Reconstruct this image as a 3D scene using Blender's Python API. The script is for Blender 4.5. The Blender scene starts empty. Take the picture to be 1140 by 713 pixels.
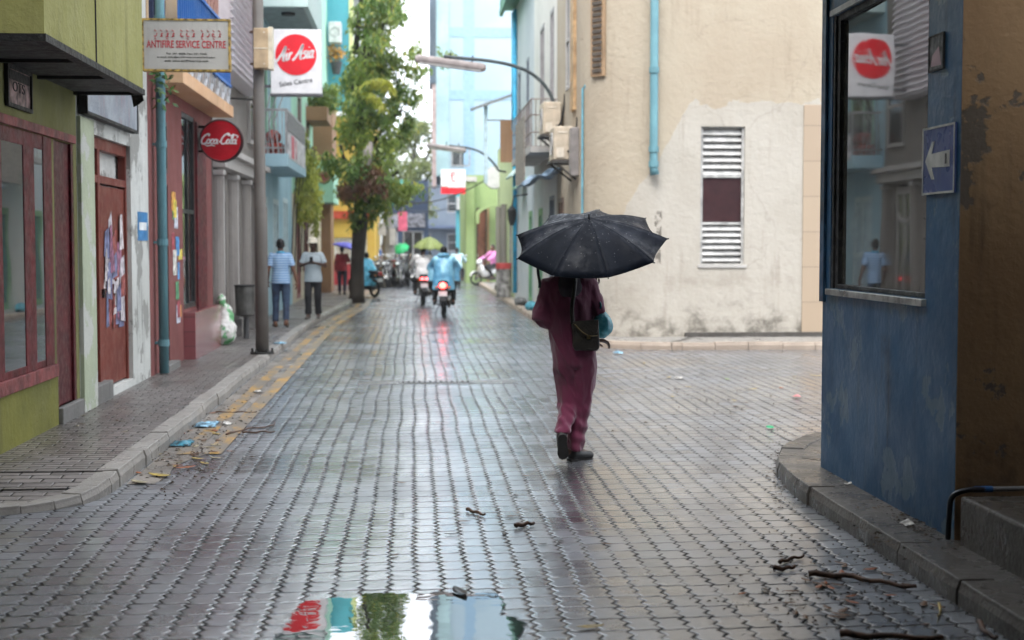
HAZE = .0007
import bpy, bmesh, math, random
from mathutils import Vector, Matrix, noise
R = math.radians
random.seed(7)
sc = bpy.context.scene
col = sc.collection
V = Vector

# ------------------------------------------------------------------ camera
F, H0 = 1583.0, 1.72
dx, dy = 460 - 570.0, 356.5 - 270.0
nn = math.sqrt(dx*dx + dy*dy + F*F)
PHI = math.asin(-dx/nn)
TH = math.asin(dy/nn/math.cos(PHI))
FWD = V((math.sin(PHI)*math.cos(TH), math.cos(PHI)*math.cos(TH), -math.sin(TH)))
RGT = V((math.cos(PHI), -math.sin(PHI), 0))
UP = RGT.cross(FWD)
CAM = V((0, 0, H0))
def at(x, y, X=None, Y=None, Z=None):
    """a pixel of the photograph (1140 wide) as a point on the plane X, Y or Z = const"""
    d = FWD*F + RGT*(x-570) - UP*(y-356.5)
    if X is not None: t = X/d.x
    elif Y is not None: t = Y/d.y
    else: t = (Z-H0)/d.z
    return CAM + d*t
cam = bpy.data.cameras.new('camera')
camo = bpy.data.objects.new('camera', cam); col.objects.link(camo)
camo.location = CAM
camo.rotation_euler = (R(90)-TH, 0, -PHI)
cam.sensor_width = 36; cam.lens = F/1140*36
cam.clip_start = .1; cam.clip_end = 2000
cam.dof.use_dof = True; cam.dof.focus_distance = 10.0; cam.dof.aperture_fstop = 1.9
cam.dof.aperture_blades = 9
sc.camera = camo

# ------------------------------------------------------------------ materials
def nt(name):
    m = bpy.data.materials.new(name); m.use_nodes = True
    t = m.node_tree; b = t.nodes['Principled BSDF']
    return m, t, b
def N(t, ty, **kw):
    n = t.nodes.new(ty)
    for k, v in kw.items():
        if k == 'op': n.operation = v
        elif hasattr(n, k) and k not in n.inputs: setattr(n, k, v)
        else: n.inputs[k].default_value = v
    return n
def L(t, a, b): t.links.new(a, b)
def math_(t, op, a, b=None, c=None, clamp=False):
    n = t.nodes.new('ShaderNodeMath'); n.operation = op; n.use_clamp = clamp
    for i, v in enumerate((a, b, c)):
        if v is None: continue
        if isinstance(v, (int, float)): n.inputs[i].default_value = v
        else: t.links.new(v, n.inputs[i])
    return n.outputs[0]
def mixc(t, f, a, b, mode='MIX'):
    n = t.nodes.new('ShaderNodeMix'); n.data_type = 'RGBA'; n.blend_type = mode
    for i, v in ((0, f), (6, a), (7, b)):
        if isinstance(v, (int, float)): n.inputs[i].default_value = v
        elif isinstance(v, (tuple, list)): n.inputs[i].default_value = (v[0], v[1], v[2], 1)
        else: t.links.new(v, n.inputs[i])
    return n.outputs[2]
def ramp(t, x, lo, hi, a=0.0, b=1.0):
    n = t.nodes.new('ShaderNodeMapRange'); n.interpolation_type = 'SMOOTHSTEP'
    t.links.new(x, n.inputs[0])
    n.inputs[1].default_value = lo; n.inputs[2].default_value = hi
    n.inputs[3].default_value = a; n.inputs[4].default_value = b
    return n.outputs[0]
def noise_(t, co, scale, detail=4, rough=.55, sc3=None, off=None):
    if sc3 is not None or off is not None:
        mp = t.nodes.new('ShaderNodeMapping')
        if sc3: mp.inputs['Scale'].default_value = sc3
        if off: mp.inputs['Location'].default_value = off
        t.links.new(co, mp.inputs[0]); co = mp.outputs[0]
    n = t.nodes.new('ShaderNodeTexNoise'); t.links.new(co, n.inputs['Vector'])
    n.inputs['Scale'].default_value = scale; n.inputs['Detail'].default_value = detail
    n.inputs['Roughness'].default_value = rough
    return n.outputs['Fac']
def bump_(t, b, h, dist, strength=1.0):
    n = t.nodes.new('ShaderNodeBump'); n.inputs['Distance'].default_value = dist
    n.inputs['Strength'].default_value = strength
    t.links.new(h, n.inputs['Height']); t.links.new(n.outputs[0], b.inputs['Normal'])
def objco(t): return t.nodes.new('ShaderNodeTexCoord').outputs['Object']

_mc = {}
def mat(name, c, rough=.6, metal=0, var=.12, scale=6, bump=.0, spec=.3, coat=0, alpha=None, trans=0, emit=None, es=0):
    if name in _mc: return _mc[name]
    m, t, b = nt(name); co = objco(t)
    n = noise_(t, co, scale, 5)
    c2 = tuple(max(0, x*(1-2*var)) for x in c); c1 = tuple(min(1, x*(1+var)) for x in c)
    L(t, mixc(t, ramp(t, n, .3, .7), c2, c1), b.inputs['Base Color'])
    n2 = noise_(t, co, scale*2.3, 4, off=(3, 1, 7))
    L(t, ramp(t, n2, .25, .75, max(.02, rough-.1), min(1, rough+.1)), b.inputs['Roughness'])
    b.inputs['Metallic'].default_value = metal
    b.inputs['Specular IOR Level'].default_value = spec
    b.inputs['Coat Weight'].default_value = coat
    b.inputs['Transmission Weight'].default_value = trans
    if bump: bump_(t, b, noise_(t, co, scale*5, 5), bump)
    if emit:
        b.inputs['Emission Color'].default_value = (*emit, 1); b.inputs['Emission Strength'].default_value = es
    _mc[name] = m
    return m

def plaster(name, c, c2=None, dirt=(.06, .055, .045), damt=.5, streak=.5, rough=.75, bump=.012, sc=1.0, peel=None, pamt=.0, wet=0, corr=None):
    """painted render: blotchy colour, vertical run-off stains, fine grain, optional peeled patches"""
    if name in _mc: return _mc[name]
    m, t, b = nt(name); co = objco(t)
    c2 = c2 or tuple(x*.78 for x in c)
    base = mixc(t, ramp(t, noise_(t, co, .7*sc, 6), .35, .65), c, c2)
    base = mixc(t, ramp(t, noise_(t, co, 5*sc, 6, off=(4, 2, 9)), .5, .85, 0, .35), base, tuple(x*.6 for x in c))
    st = noise_(t, co, 1.0, 6, .6, sc3=(7*sc, 7*sc, .55*sc))
    st2 = noise_(t, co, .9*sc, 3, off=(9, 1, 3))
    sm = math_(t, 'MULTIPLY', ramp(t, st, .5, .78), ramp(t, st2, .35, .65))
    base = mixc(t, math_(t, 'MULTIPLY', sm, streak), base, dirt)
    bl = ramp(t, noise_(t, co, 1.6*sc, 8, .68, off=(1, 8, 2)), .55, .75)
    base = mixc(t, math_(t, 'MULTIPLY', bl, damt*.6), base, dirt)
    hgt = noise_(t, co, 14*sc, 8, .6)
    if peel is not None:
        pm = ramp(t, noise_(t, co, 1.9*sc, 9, .62, off=(7, 3, 5)), .60-.12*pamt, .63-.12*pamt)
        base = mixc(t, pm, base, peel)
        hgt = math_(t, 'SUBTRACT', hgt, math_(t, 'MULTIPLY', pm, .25))
    L(t, base, b.inputs['Base Color'])
    L(t, ramp(t, noise_(t, co, 2.2*sc, 4), .3, .7, rough-.15-wet*.3, rough+.1-wet*.2), b.inputs['Roughness'])
    b.inputs['Specular IOR Level'].default_value = .16+.2*wet
    bump_(t, b, hgt, bump, .8)
    _mc[name] = m
    return m

def glass(name, c=(.02, .022, .022), rough=.03, ior=2.0):
    if name in _mc: return _mc[name]
    m, t, b = nt(name); co = objco(t)
    n = noise_(t, co, 1.3, 7, .65)
    L(t, mixc(t, ramp(t, n, .4, .75), c, tuple(min(1, x*1.8+.012) for x in c)), b.inputs['Base Color'])
    L(t, ramp(t, noise_(t, co, 2.1, 7, .7, off=(2, 5, 1)), .35, .8, rough, rough+(.14 if rough > .02 else .02)), b.inputs['Roughness'])
    b.inputs['IOR'].default_value = ior
    bump_(t, b, noise_(t, co, .9, 2), .006, .3)
    _mc[name] = m
    return m

# ------------------------------------------------------------------ mesh builder
class MB:
    def __init__(s, T=None): s.v = []; s.f = []; s.T = T or (lambda a, b, c: (a, b, c))
    def add(s, vs, fs):
        n = len(s.v)
        s.v += [V(s.T(*p)) for p in vs]; s.f += [tuple(n+i for i in f) for f in fs]
        return s
    def box(s, a0, a1, b0, b1, c0, c1):
        vs = [(a, b, c) for a in (a0, a1) for b in (b0, b1) for c in (c0, c1)]
        return s.add(vs, [(0, 1, 3, 2), (4, 6, 7, 5), (0, 4, 5, 1), (2, 3, 7, 6), (0, 2, 6, 4), (1, 5, 7, 3)])
    def quad(s, *p): return s.add(p, [tuple(range(len(p)))])
    def prism(s, poly, c0, c1):
        """polygon in (a,b) extruded over c"""
        n = len(poly)
        vs = [(a, b, c0) for a, b in poly]+[(a, b, c1) for a, b in poly]
        return s.add(vs, [tuple(range(n))[::-1], tuple(range(n, 2*n))]+[(i, (i+1) % n, n+(i+1) % n, n+i) for i in range(n)])
    def tube(s, pts, r, seg=8, caps=True, sq=1.0):
        pts = [V(p) for p in pts]; k = len(pts)
        rs = r if isinstance(r, (list, tuple)) else [r]*k
        tg = [(pts[min(i+1, k-1)]-pts[max(i-1, 0)]).normalized() for i in range(k)]
        ref = V((0, 0, 1)) if abs(tg[0].z) < .9 else V((1, 0, 0))
        nx = (ref - tg[0]*ref.dot(tg[0])).normalized()
        vs = []
        for i in range(k):
            nx = (nx - tg[i]*nx.dot(tg[i]))
            nx = nx.normalized() if nx.length > 1e-6 else tg[i].orthogonal().normalized()
            ny = tg[i].cross(nx)
            for j in range(seg):
                a = 2*math.pi*j/seg
                vs.append(tuple(pts[i]+nx*(rs[i]*math.cos(a))+ny*(rs[i]*sq*math.sin(a))))
        fs = [(i*seg+j, i*seg+(j+1) % seg, (i+1)*seg+(j+1) % seg, (i+1)*seg+j) for i in range(k-1) for j in range(seg)]
        if caps: fs += [tuple(range(seg))[::-1], tuple(range((k-1)*seg, k*seg))]
        return s.add(vs, fs)
    def cone(s, p0, p1, r0, r1, seg=14):
        p0, p1 = V(p0), V(p1); d = (p1-p0)
        if d.length < 1e-5: d = V((0, 0, 1e-4))
        d.normalize(); pts = []; rs = []
        for a in (80, 55, 30, 0): pts.append(p0-d*r0*math.sin(R(a))); rs.append(r0*math.cos(R(a)))
        for a in (0, 30, 55, 80): pts.append(p1+d*r1*math.sin(R(a))); rs.append(r1*math.cos(R(a)))
        return s.tube(pts, rs, seg)
    def ell(s, c, r, seg=16, rings=10, M=None):
        c = V(c); vs = []
        M = M or Matrix.Identity(3)
        for i in range(rings+1):
            th = math.pi*(i+.02 if i == 0 else (i-.02 if i == rings else i))/rings
            for j in range(seg):
                a = 2*math.pi*j/seg
                vs.append(tuple(c+M@V((r[0]*math.sin(th)*math.cos(a), r[1]*math.sin(th)*math.sin(a), r[2]*math.cos(th)))))
        fs = [(i*seg+j, (i+1)*seg+j, (i+1)*seg+(j+1) % seg, i*seg+(j+1) % seg) for i in range(rings) for j in range(seg)]
        fs += [tuple(range(seg)), tuple(range(rings*seg, rings*seg+seg))[::-1]]
        return s.add(vs, fs)
    def loft(s, rings, seg=28, axis='z', caps=True):
        """rings: (cx,cy,cz,rx,ry) ellipses stacked along an axis"""
        vs = []
        for (cx, cy, cz, rx, ry) in rings:
            for j in range(seg):
                a = 2*math.pi*j/seg; p, q = rx*math.cos(a), ry*math.sin(a)
                vs.append((cx+p, cy+q, cz) if axis == 'z' else (cx+p, cy, cz+q))
        k = len(rings)
        fs = [(i*seg+j, i*seg+(j+1) % seg, (i+1)*seg+(j+1) % seg, (i+1)*seg+j) for i in range(k-1) for j in range(seg)]
        if caps: fs += [tuple(range(seg))[::-1], tuple(range((k-1)*seg, k*seg))]
        return s.add(vs, fs)
    def disc(s, c, r, axis, t, seg=40):
        """a short cylinder"""
        c = V(c); a = V(axis).normalized()
        return s.tube([c-a*t/2, c+a*t/2], r, seg)
    def torus(s, c, axis, Rr, r, seg=32, ss=8, arc=(0, 360)):
        c = V(c); ax = V(axis).normalized(); u = ax.orthogonal().normalized(); w = ax.cross(u)
        full = arc == (0, 360); vs = []; k = seg if full else seg+1
        for i in range(k):
            a = R(arc[0]+(arc[1]-arc[0])*i/seg); d = u*math.cos(a)+w*math.sin(a)
            for j in range(ss):
                b = 2*math.pi*j/ss
                vs.append(tuple(c+d*(Rr+r*math.cos(b))+ax*(r*math.sin(b))))
        fs = [(i*ss+j, i*ss+(j+1) % ss, ((i+1) % k)*ss+(j+1) % ss, ((i+1) % k)*ss+j) for i in range(seg if full else seg) for j in range(ss)]
        return s.add(vs, fs)
    def shift(s, fn): s.v = [fn(p) for p in s.v]; return s
    def mesh(s, name):
        me = bpy.data.meshes.new(name); me.from_pydata([tuple(v) for v in s.v], [], s.f); me.update()
        return me

def tag(o, label=None, cat=None, group=None, kind=None):
    for k, v in (('label', label), ('category', cat), ('group', group), ('kind', kind)):
        if v: o[k] = v
    return o
def origin(o):
    p = V((0, 0, 0))
    while o is not None: p = p+o.location; o = o.parent
    return p
def is_local(o):
    while o is not None:
        if o.get('_loc'): return True
        o = o.parent
    return False
LOCAL = set()
def root_of(o):
    while o.parent: o = o.parent
    return o
def thing(name, label, cat, loc, group=None, rz=None):
    o = bpy.data.objects.new(name, None); col.objects.link(o); o.location = loc
    o.empty_display_size = .1
    if rz is not None: o.rotation_euler.z = rz; LOCAL.add(o.name)
    return tag(o, label, cat, group)
def put(name, me, m, parent=None, smooth=False, bevel=0, loc=None, local=False, solid=0, normals=True, sub=0):
    """link a mesh as ONE object; world coordinates unless the root was made with rz"""
    if normals:
        bm = bmesh.new(); bm.from_mesh(me); bmesh.ops.recalc_face_normals(bm, faces=bm.faces); bm.to_mesh(me); bm.free()
    o = bpy.data.objects.new(name, me); col.objects.link(o)
    if isinstance(m, (list, tuple)):
        for x in m: me.materials.append(x)
    elif m: me.materials.append(m)
    if parent is not None:
        o.parent = parent
        if root_of(parent).name not in LOCAL: me.transform(Matrix.Translation(-origin(parent)))
    elif not local:
        if loc is None:
            xs = [v.co.x for v in me.vertices]; ys = [v.co.y for v in me.vertices]; zs = [v.co.z for v in me.vertices]
            loc = V(((min(xs)+max(xs))/2, (min(ys)+max(ys))/2, min(zs)))
        me.transform(Matrix.Translation(-V(loc))); o.location = loc
    if smooth: me.polygons.foreach_set('use_smooth', [True]*len(me.polygons))
    if bevel:
        b = o.modifiers.new('bevel', 'BEVEL'); b.width = bevel; b.segments = 2; b.limit_method = 'ANGLE'; b.angle_limit = R(50)
    if solid:
        b = o.modifiers.new('solid', 'SOLIDIFY'); b.thickness = solid
    if sub:
        b = o.modifiers.new('sub', 'SUBSURF'); b.levels = sub; b.render_levels = sub
    return o
def B(mb, name, m, parent=None, **kw): return put(name, mb.mesh(name), m, parent, **kw)
def fuse(mb, vox, smooth=3, fold=None):
    """voxel-remesh the overlapping shapes into one continuous skin"""
    me = mb.mesh('tmp'); o = bpy.data.objects.new('tmp', me); col.objects.link(o)
    bm = bmesh.new(); bm.from_mesh(me); bmesh.ops.recalc_face_normals(bm, faces=bm.faces); bm.to_mesh(me); bm.free()
    r = o.modifiers.new('r', 'REMESH'); r.mode = 'VOXEL'; r.voxel_size = vox
    if smooth:
        s = o.modifiers.new('s', 'SMOOTH'); s.iterations = smooth; s.factor = .5
    bpy.context.view_layer.update()
    dg = bpy.context.evaluated_depsgraph_get()
    out = bpy.data.meshes.new_from_object(o.evaluated_get(dg))
    bpy.data.objects.remove(o); bpy.data.meshes.remove(me)
    if fold:
        ns = [v.normal.copy() for v in out.vertices]
        for v, n in zip(out.vertices, ns): v.co += n*fold(v.co)
        out.update()
    return out
def copy_tree(o, parent=None):
    c = o.copy(); col.objects.link(c)
    if parent is not None: c.parent = parent
    if o.name in LOCAL: LOCAL.add(c.name)
    for ch in list(o.children): copy_tree(ch, c)
    return c

# text and brush strokes ------------------------------------------------------
def text(mb, s, T, u, v, w, height=None, width=None, align='C', ext=.004, bold=0, shear=0):
    cu = bpy.data.curves.new('t', 'FONT'); cu.body = s; cu.size = 1; cu.extrude = .02; cu.offset = bold; cu.shear = shear
    cu.resolution_u = 3
    o = bpy.data.objects.new('t', cu); col.objects.link(o); bpy.context.view_layer.update()
    me = bpy.data.meshes.new_from_object(o.evaluated_get(bpy.context.evaluated_depsgraph_get()))
    xs = [p.co.x for p in me.vertices]; ys = [p.co.y for p in me.vertices]
    x0, x1, y0, y1 = min(xs), max(xs), min(ys), max(ys)
    sy = height/(y1-y0) if height else width/(x1-x0)
    sx = width/(x1-x0) if width else sy
    ox = {'C': (x0+x1)/2, 'L': x0, 'R': x1}[align]
    n = len(mb.v)
    mb.v += [V(T(u+(p.co.x-ox)*sx, v+(p.co.y-y0)*sy, w+p.co.z/.02*ext)) for p in me.vertices]
    mb.f += [tuple(n+i for i in f.vertices) for f in me.polygons]
    bpy.data.objects.remove(o); bpy.data.curves.remove(cu); bpy.data.meshes.remove(me)
def smooth_pts(p, k=4):
    out = []
    n = len(p)
    for i in range(n-1):
        a, b, c, d = V(p[max(i-1, 0)]), V(p[i]), V(p[i+1]), V(p[min(i+2, n-1)])
        for j in range(k):
            t = j/k
            out.append(.5*((2*b)+(c-a)*t+(2*a-5*b+4*c-d)*t*t+(3*b-a-3*c+d)*t**3))
    out.append(V(p[-1]))
    return out
_sk = [0]
def stroke(mb, pts, wd, T, w=0, th=.004, k=4):
    _sk[0] = (_sk[0]+1) % 23; th = th+.0004*_sk[0]
    """a flat brush stroke through (u,v) points on plane w"""
    q = [V((a, b)) for a, b in pts]
    q = smooth_pts(q, k) if k > 1 else q
    n = len(q); wds = wd if callable(wd) else (lambda s: wd)
    vs = []
    for i in range(n):
        tn = (q[min(i+1, n-1)]-q[max(i-1, 0)])
        tn = tn.normalized() if tn.length > 1e-9 else V((1, 0))
        no = V((-tn.y, tn.x))*wds(i/max(1, n-1))/2
        for p in (q[i]+no, q[i]-no):
            vs.append((p.x, p.y, w)); vs.append((p.x, p.y, w+th))
    fs = []
    for i in range(n-1):
        a = i*4; b = a+4
        fs += [(a+1, a+3, b+3, b+1), (a, b, b+2, a+2), (a, a+1, b+1, b), (a+2, b+2, b+3, a+3)]
    fs += [(0, 2, 3, 1), (n*4-4, n*4-3, n*4-1, n*4-2)]
    o = MB(T); o.add(vs, fs); k0 = len(mb.v); mb.v += o.v; mb.f += [tuple(k0+i for i in f) for f in o.f]

# facade frames: (u along the street, v up, w out of the wall)
XL, XR = -3.13, 2.93
DU = .217      # yaw of the camera: facade marks were read off along its axis
def FL(x=XL): return lambda u, v, w: (x+w, u+DU, v)
def FR(x=XR): return lambda u, v, w: (x-w, u, v)
def FF(y): return lambda u, v, w: (u, y-w, v)
def uL(x, X=XL): return F*X/(x-460.0)
def facade(mb, u0, u1, v0, v1, ops=(), depth=.2, D=5.0):
    us = sorted({u0, u1, *[o[0] for o in ops], *[o[1] for o in ops]}); vs = sorted({v0, v1, *[o[2] for o in ops], *[o[3] for o in ops]})
    for a, b in zip(us, us[1:]):
        for c, d in zip(vs, vs[1:]):
            mu, mv = (a+b)/2, (c+d)/2
            if any(o[0] < mu < o[1] and o[2] < mv < o[3] for o in ops): continue
            mb.quad((a, c, 0), (b, c, 0), (b, d, 0), (a, d, 0))
    for a, b, c, d in [o[:4] for o in ops]:
        e = -depth
        for p, q in (((a, c), (b, c)), ((b, c), (b, d)), ((b, d), (a, d)), ((a, d), (a, c))):
            mb.quad((p[0], p[1], 0), (q[0], q[1], 0), (q[0], q[1], e), (p[0], p[1], e))
        mb.quad((a, c, e), (b, c, e), (b, d, e), (a, d, e))
    mb.quad((u0, v0, 0), (u0, v1, 0), (u0, v1, -D), (u0, v0, -D))
    mb.quad((u1, v0, 0), (u1, v1, 0), (u1, v1, -D), (u1, v0, -D))
    mb.quad((u0, v1, 0), (u1, v1, 0), (u1, v1, -D), (u0, v1, -D))
    mb.quad((u0, v0, -D), (u1, v0, -D), (u1, v1, -D), (u0, v1, -D))
    return mb
def window(T, par, u0, u1, v0, v1, fm, gm, fw=.05, nu=1, nv=1, w=-.12, name='window', proud=.05):
    f = MB(T)
    f.box(u0, u0+fw, v0, v1, w, w+proud); f.box(u1-fw, u1, v0, v1, w, w+proud)
    f.box(u0+fw, u1-fw, v0, v0+fw, w, w+proud); f.box(u0+fw, u1-fw, v1-fw, v1, w, w+proud)
    for i in range(1, nu):
        x = u0+(u1-u0)*i/nu; f.box(x-fw*.4, x+fw*.4, v0+fw, v1-fw, w+.002, w+proud-.004)
    for i in range(1, nv):
        y = v0+(v1-v0)*i/nv; f.box(u0+fw, u1-fw, y-fw*.4, y+fw*.4, w+.004, w+proud-.002)
    fo = B(f, name, fm, par, bevel=.004)
    g = MB(T).box(u0+fw*.5, u1-fw*.5, v0+fw*.5, v1-fw*.5, w+.012, w+.022)
    B(g, 'pane', gm, fo)
    return fo
# ------------------------------------------------------------------ sky, sun, exposure
SUN_EL, SUN_AZ = 58.0, 200.0       # degrees; azimuth measured clockwise from +Y
w = bpy.data.worlds.new("World"); sc.world = w; w.use_nodes = True
t = w.node_tree; bg = t.nodes['Background']
sky = t.nodes.new('ShaderNodeTexSky'); sky.sky_type = 'NISHITA'; sky.sun_disc = False
sky.sun_elevation = R(SUN_EL); sky.sun_rotation = R(SUN_AZ); sky.air_density = 1.0; sky.dust_density = 6.0; sky.ozone_density = 1.0
hs = t.nodes.new('ShaderNodeHueSaturation'); hs.inputs['Saturation'].default_value = .14
t.links.new(sky.outputs[0], hs.inputs['Color'])
mx = t.nodes.new('ShaderNodeMix'); mx.data_type = 'RGBA'; mx.inputs[0].default_value = .55
t.links.new(hs.outputs[0], mx.inputs[6]); mx.inputs[7].default_value = (9.4, 10.0, 11.0, 1)   # even cloud deck
t.links.new(mx.outputs[2], bg.inputs['Color'])
bg.inputs['Strength'].default_value = .15
sl = bpy.data.lights.new('sun', 'SUN'); so = bpy.data.objects.new('sun', sl); col.objects.link(so)
sl.energy = .55; sl.angle = R(25); sl.color = (1, .98, .95)
sd = V((math.sin(R(SUN_AZ))*math.cos(R(SUN_EL)), math.cos(R(SUN_AZ))*math.cos(R(SUN_EL)), math.sin(R(SUN_EL))))
so.rotation_euler = (-sd).to_track_quat('-Z', 'Y').to_euler()
sc.view_settings.view_transform = 'Standard'; sc.view_settings.look = 'None'
sc.view_settings.gamma = 1; sc.view_settings.use_curve_mapping = False
sc.view_settings.exposure = 1.72
sc.cycles.use_denoising = True
sc.cycles.max_bounces = 8; sc.cycles.diffuse_bounces = 4; sc.cycles.glossy_bounces = 4
sc.cycles.transparent_max_bounces = 8
sc.cycles.sample_clamp_indirect = 6

# ------------------------------------------------------------------ ground materials
def paver_mat(name, pu, pv, zu, zv, c, joint, wet, rot=0.0, stagger=0.0, gap=.006, seamY=None, coat=1.0):
    """wet concrete pavers: pu x pv metre blocks, zigzag sides (zu, zv metres)"""
    m, t, b = nt(name); co = objco(t)
    if rot:
        mp = t.nodes.new('ShaderNodeMapping'); mp.inputs['Rotation'].default_value = (0, 0, rot); L(t, co, mp.inputs[0]); cc = mp.outputs[0]
    else: cc = co
    sp = t.nodes.new('ShaderNodeSeparateXYZ'); L(t, cc, sp.inputs[0])
    x, y = sp.outputs[0], sp.outputs[1]
    # the pavers have settled: rows wander a little
    w1 = noise_(t, co, .3, 2); w2 = noise_(t, co, .5, 2, off=(5, 9, 0))
    w3 = noise_(t, co, 3.5, 2, off=(2, 4, 0))
    x = math_(t, 'ADD', x, math_(t, 'MULTIPLY', math_(t, 'SUBTRACT', w1, .5), .10))
    x = math_(t, 'ADD', x, math_(t, 'MULTIPLY', math_(t, 'SUBTRACT', w3, .5), .02))
    y = math_(t, 'ADD', y, math_(t, 'MULTIPLY', math_(t, 'SUBTRACT', w2, .5), .12))
    if zu:
        tri = math_(t, 'PINGPONG', y, pv*.25)
        x = math_(t, 'ADD', x, math_(t, 'MULTIPLY', math_(t, 'SUBTRACT', tri, pv*.125), zu/(pv*.125)))
    u = math_(t, 'DIVIDE', x, pu); fu = math_(t, 'FLOOR', u)
    wn0 = t.nodes.new('ShaderNodeTexWhiteNoise'); wn0.noise_dimensions = '1D'; L(t, fu, wn0.inputs['W'])
    if zv:
        tri2 = math_(t, 'SINE', math_(t, 'MULTIPLY', x, 2*math.pi/pu))
        y = math_(t, 'ADD', y, math_(t, 'MULTIPLY', tri2, zv))
    v = math_(t, 'DIVIDE', y, pv)
    v = math_(t, 'ADD', v, math_(t, 'MULTIPLY', wn0.outputs['Value'], .16))
    if stagger: v = math_(t, 'ADD', v, math_(t, 'MULTIPLY', math_(t, 'MODULO', math_(t, 'ABSOLUTE', fu), 2.0), stagger))
    fv = math_(t, 'FLOOR', v)
    cu = math_(t, 'FRACT', u); cv = math_(t, 'FRACT', v)
    du = math_(t, 'MULTIPLY', math_(t, 'MINIMUM', cu, math_(t, 'SUBTRACT', 1.0, cu)), pu)
    dv = math_(t, 'MULTIPLY', math_(t, 'MINIMUM', cv, math_(t, 'SUBTRACT', 1.0, cv)), pv)
    d = math_(t, 'MINIMUM', du, math_(t, 'MULTIPLY', dv, 1.25))
    cb = t.nodes.new('ShaderNodeCombineXYZ'); L(t, fu, cb.inputs[0]); L(t, fv, cb.inputs[1])
    wn = t.nodes.new('ShaderNodeTexWhiteNoise'); wn.noise_dimensions = '2D'; L(t, cb.outputs[0], wn.inputs['Vector'])
    rnd = wn.outputs['Value']
    gj = noise_(t, co, 7, 3)
    g0 = math_(t, 'MULTIPLY', ramp(t, gj, .3, .7, .3, 1.9), gap)
    blk = math_(t, 'DIVIDE', math_(t, 'SUBTRACT', d, math_(t, 'MULTIPLY', g0, .35)), g0, clamp=True)   # 0 in the joint, 1 on the block
    grit = noise_(t, co, 90, 3, .6)
    blo = noise_(t, co, .8, 6, .6, off=(3, 3, 0))
    cc1 = mixc(t, rnd, tuple(k*.62 for k in c), tuple(k*1.32 for k in c))
    cc1 = mixc(t, ramp(t, grit, .35, .7, 0, .35), cc1, tuple(k*1.7 for k in c))
    cc1 = mixc(t, ramp(t, blo, .42, .68, 0, .55), cc1, tuple(k*.45 for k in c))
    chip = ramp(t, noise_(t, co, 2.6, 5, .7, off=(8, 1, 0)), .68, .73)
    cc1 = mixc(t, math_(t, 'MULTIPLY', chip, .6), cc1, tuple(k*.4 for k in joint))
    base = mixc(t, blk, joint, cc1)
    if seamY:   # ragged patch below the walker: shadow and reflection painted dark, film smoother
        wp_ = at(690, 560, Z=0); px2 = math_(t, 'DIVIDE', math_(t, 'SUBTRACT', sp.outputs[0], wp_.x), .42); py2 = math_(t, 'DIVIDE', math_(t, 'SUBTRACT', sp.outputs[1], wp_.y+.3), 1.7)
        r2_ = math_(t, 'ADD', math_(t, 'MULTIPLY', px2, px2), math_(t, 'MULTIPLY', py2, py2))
        walker_shade = ramp(t, math_(t, 'ADD', r2_, math_(t, 'MULTIPLY', math_(t, 'SUBTRACT', noise_(t, co, 1.8, 6, .65), .5), 2.6)), .55, 1.2, 1, 0)
        base = mixc(t, math_(t, 'MULTIPLY', walker_shade, .62), base, (.03, .03, .031))
    L(t, base, b.inputs['Base Color'])
    # water film: smooth where it lies, drier elsewhere
    film = noise_(t, co, .55, 5, .6, off=(1, 6, 0))
    lo, hi = wet
    ro = ramp(t, film, .36, .66, hi, lo)
    ro = math_(t, 'ADD', ro, math_(t, 'MULTIPLY', math_(t, 'SUBTRACT', rnd, .5), .10))
    ro = math_(t, 'ADD', ro, math_(t, 'MULTIPLY', math_(t, 'SUBTRACT', grit, .5), .12))
    if seamY:
        far = math_(t, 'GREATER_THAN', sp.outputs[1], seamY)
        ro = math_(t, 'SUBTRACT', ro, math_(t, 'MULTIPLY', far, .08))
    if seamY: ro = math_(t, 'SUBTRACT', ro, math_(t, 'MULTIPLY', walker_shade, .14))
    ro = math_(t, 'MAXIMUM', mk_float(t, ro, blk), .06)
    L(t, ro, b.inputs['Roughness'])
    L(t, math_(t, 'MULTIPLY', math_(t, 'ADD', math_(t, 'MULTIPLY', blk, .95), .05), ramp(t, noise_(t, co, .7, 6, .65, off=(2, 8, 0)), .35, .62, .55, 1.0)), b.inputs['Specular IOR Level'])
    # standing film of rain water over the blocks
    b.inputs['Coat IOR'].default_value = 1.9
    L(t, math_(t, 'MULTIPLY', ramp(t, noise_(t, co, .42, 5, .62, off=(4, 2, 0)), .32, .62, .35*coat, 1.0*coat), math_(t, 'ADD', math_(t, 'MULTIPLY', blk, .95), .05)), b.inputs['Coat Weight'])
    L(t, ramp(t, noise_(t, co, .8, 5, .6, off=(7, 6, 0)), .35, .65, wet[0]*.6, wet[0]*1.5), b.inputs['Coat Roughness'])
    h = math_(t, 'ADD', math_(t, 'MULTIPLY', blk, .006), math_(t, 'MULTIPLY', ramp(t, d, .0, .022), .004))
    tilt = math_(t, 'ADD', math_(t, 'MULTIPLY', math_(t, 'SUBTRACT', cu, .5), math_(t, 'SUBTRACT', rnd, .5)), math_(t, 'MULTIPLY', math_(t, 'SUBTRACT', cv, .5), math_(t, 'SUBTRACT', wn.outputs['Color'], .5)))
    h = math_(t, 'ADD', h, math_(t, 'MULTIPLY', tilt, .007))
    h = math_(t, 'ADD', h, math_(t, 'MULTIPLY', grit, .0013))
    h = math_(t, 'ADD', h, math_(t, 'MULTIPLY', noise_(t, co, 9, 3), .006))
    h = math_(t, 'SUBTRACT', h, math_(t, 'MULTIPLY', chip, .004))
    bump_(t, b, h, 1.0, 1.0)
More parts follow.
